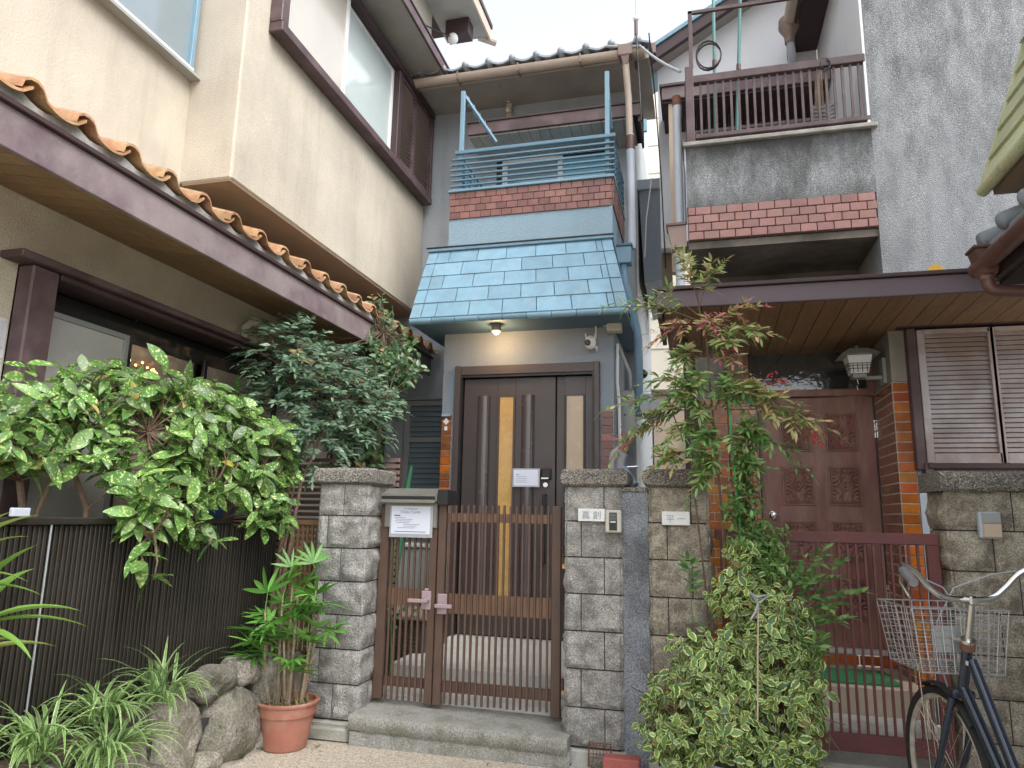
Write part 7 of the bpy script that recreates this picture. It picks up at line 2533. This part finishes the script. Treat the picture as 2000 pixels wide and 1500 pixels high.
# steerer, stem, bars
MB().tube([HT, HT + Vector((-0.055, 0, 0.16))], 0.0125, 14).build('stem_tube', 'chrome', BK, True)
MB().tube([HT + Vector((0.004, 0, -0.012)), HT + Vector((-0.006, 0, 0.016))], 0.026, 16).build('headset', 'rust', BK, True)
MB().tube([HT + Vector((-0.006, 0, 0.016)), HT + Vector((-0.010, 0, 0.026))], 0.027, 16).build('headset_nut', 'chrome', BK, True)
MB().tube([HB + Vector((0.004, 0, -0.01)), HB + Vector((-0.004, 0, 0.012))], 0.025, 16).build('headset', 'rust', BK, True)
ST = HT + Vector((-0.058, 0, 0.17))
MB().box(ST.x - 0.022, ST.x + 0.045, -0.016, 0.016, ST.z - 0.016, ST.z + 0.02, 0.008).build('stem', 'chrome', BK)
BC = ST + Vector((0.03, 0, 0.004))
hbp = [(0, 0, 0), (0, 0.05, 0.0), (0.0, 0.10, 0.012), (0.0, 0.145, 0.05), (-0.01, 0.185, 0.095), (-0.02, 0.225, 0.118), (-0.05, 0.255, 0.122), (-0.10, 0.272, 0.108), (-0.20, 0.285, 0.075)]
for s in (-1, 1):
    P = [BC + Vector((x, s * y, z)) for (x, y, z) in hbp]
    # smooth the bend
    Q = []
    for i in range(len(P) - 1):
        p0 = P[max(0, i - 1)]; p1 = P[i]; p2 = P[i + 1]; p3 = P[min(len(P) - 1, i + 2)]
        for j in range(4):
            t = j / 4
            Q.append(0.5 * ((2 * p1) + (p2 - p0) * t + (2 * p0 - 5 * p1 + 4 * p2 - p3) * t * t + (3 * p1 - p0 - 3 * p2 + p3) * t ** 3))
    Q.append(P[-1])
    MB().tube(Q, 0.0115, 12).build('handlebar', 'chrome', BK, True)
    MB().tube([P[-1] + (P[-2] - P[-1]) * 0.95, P[-1] + (P[-1] - P[-2]) * 0.08], 0.0165, 14).build('grip', 'grip_gray', BK, True)
    MB().tube([P[-2] + Vector((0.02, 0, -0.02)), P[-2] + Vector((-0.02, s * 0.02, -0.045)), P[-1] + Vector((0.0, s * 0.015, -0.055))], 0.006, 8).build('brake_lever', 'chrome', BK, True)
    cpts = [P[-3] + Vector((0, 0, 0)), BC + Vector((0.10, s * 0.16, 0.09)), BC + Vector((0.13, s * 0.02, 0.03)), BC + Vector((0.12, -s * 0.06, -0.10)), BC + Vector((0.10, -s * 0.07, -0.25)), Vector((-0.10, -s * 0.02, 0.68))]
    MB().tube(cpts, 0.003, 6).build('brake_cable', 'cable_gray', BK, True)
# basket
bx0, bx1 = -0.19, 0.08
zt_, zb_ = 0.985, 0.745
def bpt(u, v, z):
    """u -1..1 across (y), v 0..1 rear to front"""
    k = (z - zb_) / (zt_ - zb_)
    w = 0.150 + 0.030 * k
    return Vector((bx0 - 0.015 * k + (bx1 - bx0 + 0.045 * k) * v, u * w, z))
bk = sub_local('basket', BK, (0, 0, 0))
wires = MB()
for k in range(1, 9):
    z = zb_ + (zt_ - zb_) * k / 9
    cs = [bpt(-1, 0, z), bpt(-1, 1, z), bpt(1, 1, z), bpt(1, 0, z), bpt(-1, 0, z)]
    for i in range(4):
        wires.tube([cs[i], cs[i + 1]], 0.0019, 4, False)
for k in range(11):
    u = -1 + 2 * k / 10
    wires.tube([bpt(u, 0, zt_), bpt(u, 0, zb_), bpt(u, 1, zb_), bpt(u, 1, zt_)], 0.0019, 4, False)
for k in range(8):
    v = k / 7
    wires.tube([bpt(-1, v, zt_), bpt(-1, v, zb_), bpt(1, v, zb_), bpt(1, v, zt_)], 0.0019, 4, False)
tag(wires.build('wires', 'basket_wire', bk), kind='stuff')
for z, r_ in ((zt_, 0.0032), (zb_ + 0.002, 0.0026)):
    cs = [bpt(-1, 0, z), bpt(-1, 1, z), bpt(1, 1, z), bpt(1, 0, z), bpt(-1, 0, z)]
    MB().tube(cs, r_, 6).build('rim_wire', 'basket_wire', bk)
B('reflector_plate', 'metal_gray', bk, bx0 + 0.006, bx0 + 0.012, -0.01, 0.09, 0.82, 0.92, 0.002)
MB().tube([HT + Vector((0, 0.01, 0.02)), Vector((bx0 - 0.01, 0.03, 0.875))], 0.007, 6).build('bracket', 'chrome_old', bk)
for s in (-1, 1):
    MB().tube([bpt(s * 0.6, 0.6, zb_), Vector((0.0, s * 0.06, 0.33))], 0.0032, 6).build('basket_stay', 'chrome', bk)
# mudguard and brake
vs, fs = [], []
n = 26
for i in range(n + 1):
    a = radians(60 + 75 * i / n)
    for k in range(5):
        y = -0.026 + 0.052 * k / 4
        q = RWh + 0.018 - 0.010 * (abs(k - 2) / 2) ** 2
        vs.append((q * cos(a), y, RWh + q * sin(a)))
for i in range(n):
    for k in range(4):
        a = i * 5 + k
        fs.append((a, a + 5, a + 6, a + 1))
MB().add(vs, fs).build('front_mudguard', 'rubber', BK, True)
vs2 = []
for i in range(n + 1):
    a = radians(20 + 150 * i / n)
    for k in range(5):
        y = -0.026 + 0.052 * k / 4
        q = RWh + 0.018 - 0.010 * (abs(k - 2) / 2) ** 2
        vs2.append((-1.08 + q * cos(a), y, RWh + q * sin(a)))
MB().add(vs2, fs).build('rear_mudguard', 'rubber', BK, True)
MB().box(-0.155, -0.115, -0.035, 0.035, 0.60, 0.63, 0.006).tube([(-0.14, 0.03, 0.64), (-0.10, 0.04, 0.60), (-0.06, 0.035, 0.63)], 0.006, 6).build('front_brake', 'rust', BK)
B('name_sticker', 'stone_white', BK, -0.262, -0.248, -0.02, 0.02, 0.79, 0.805)
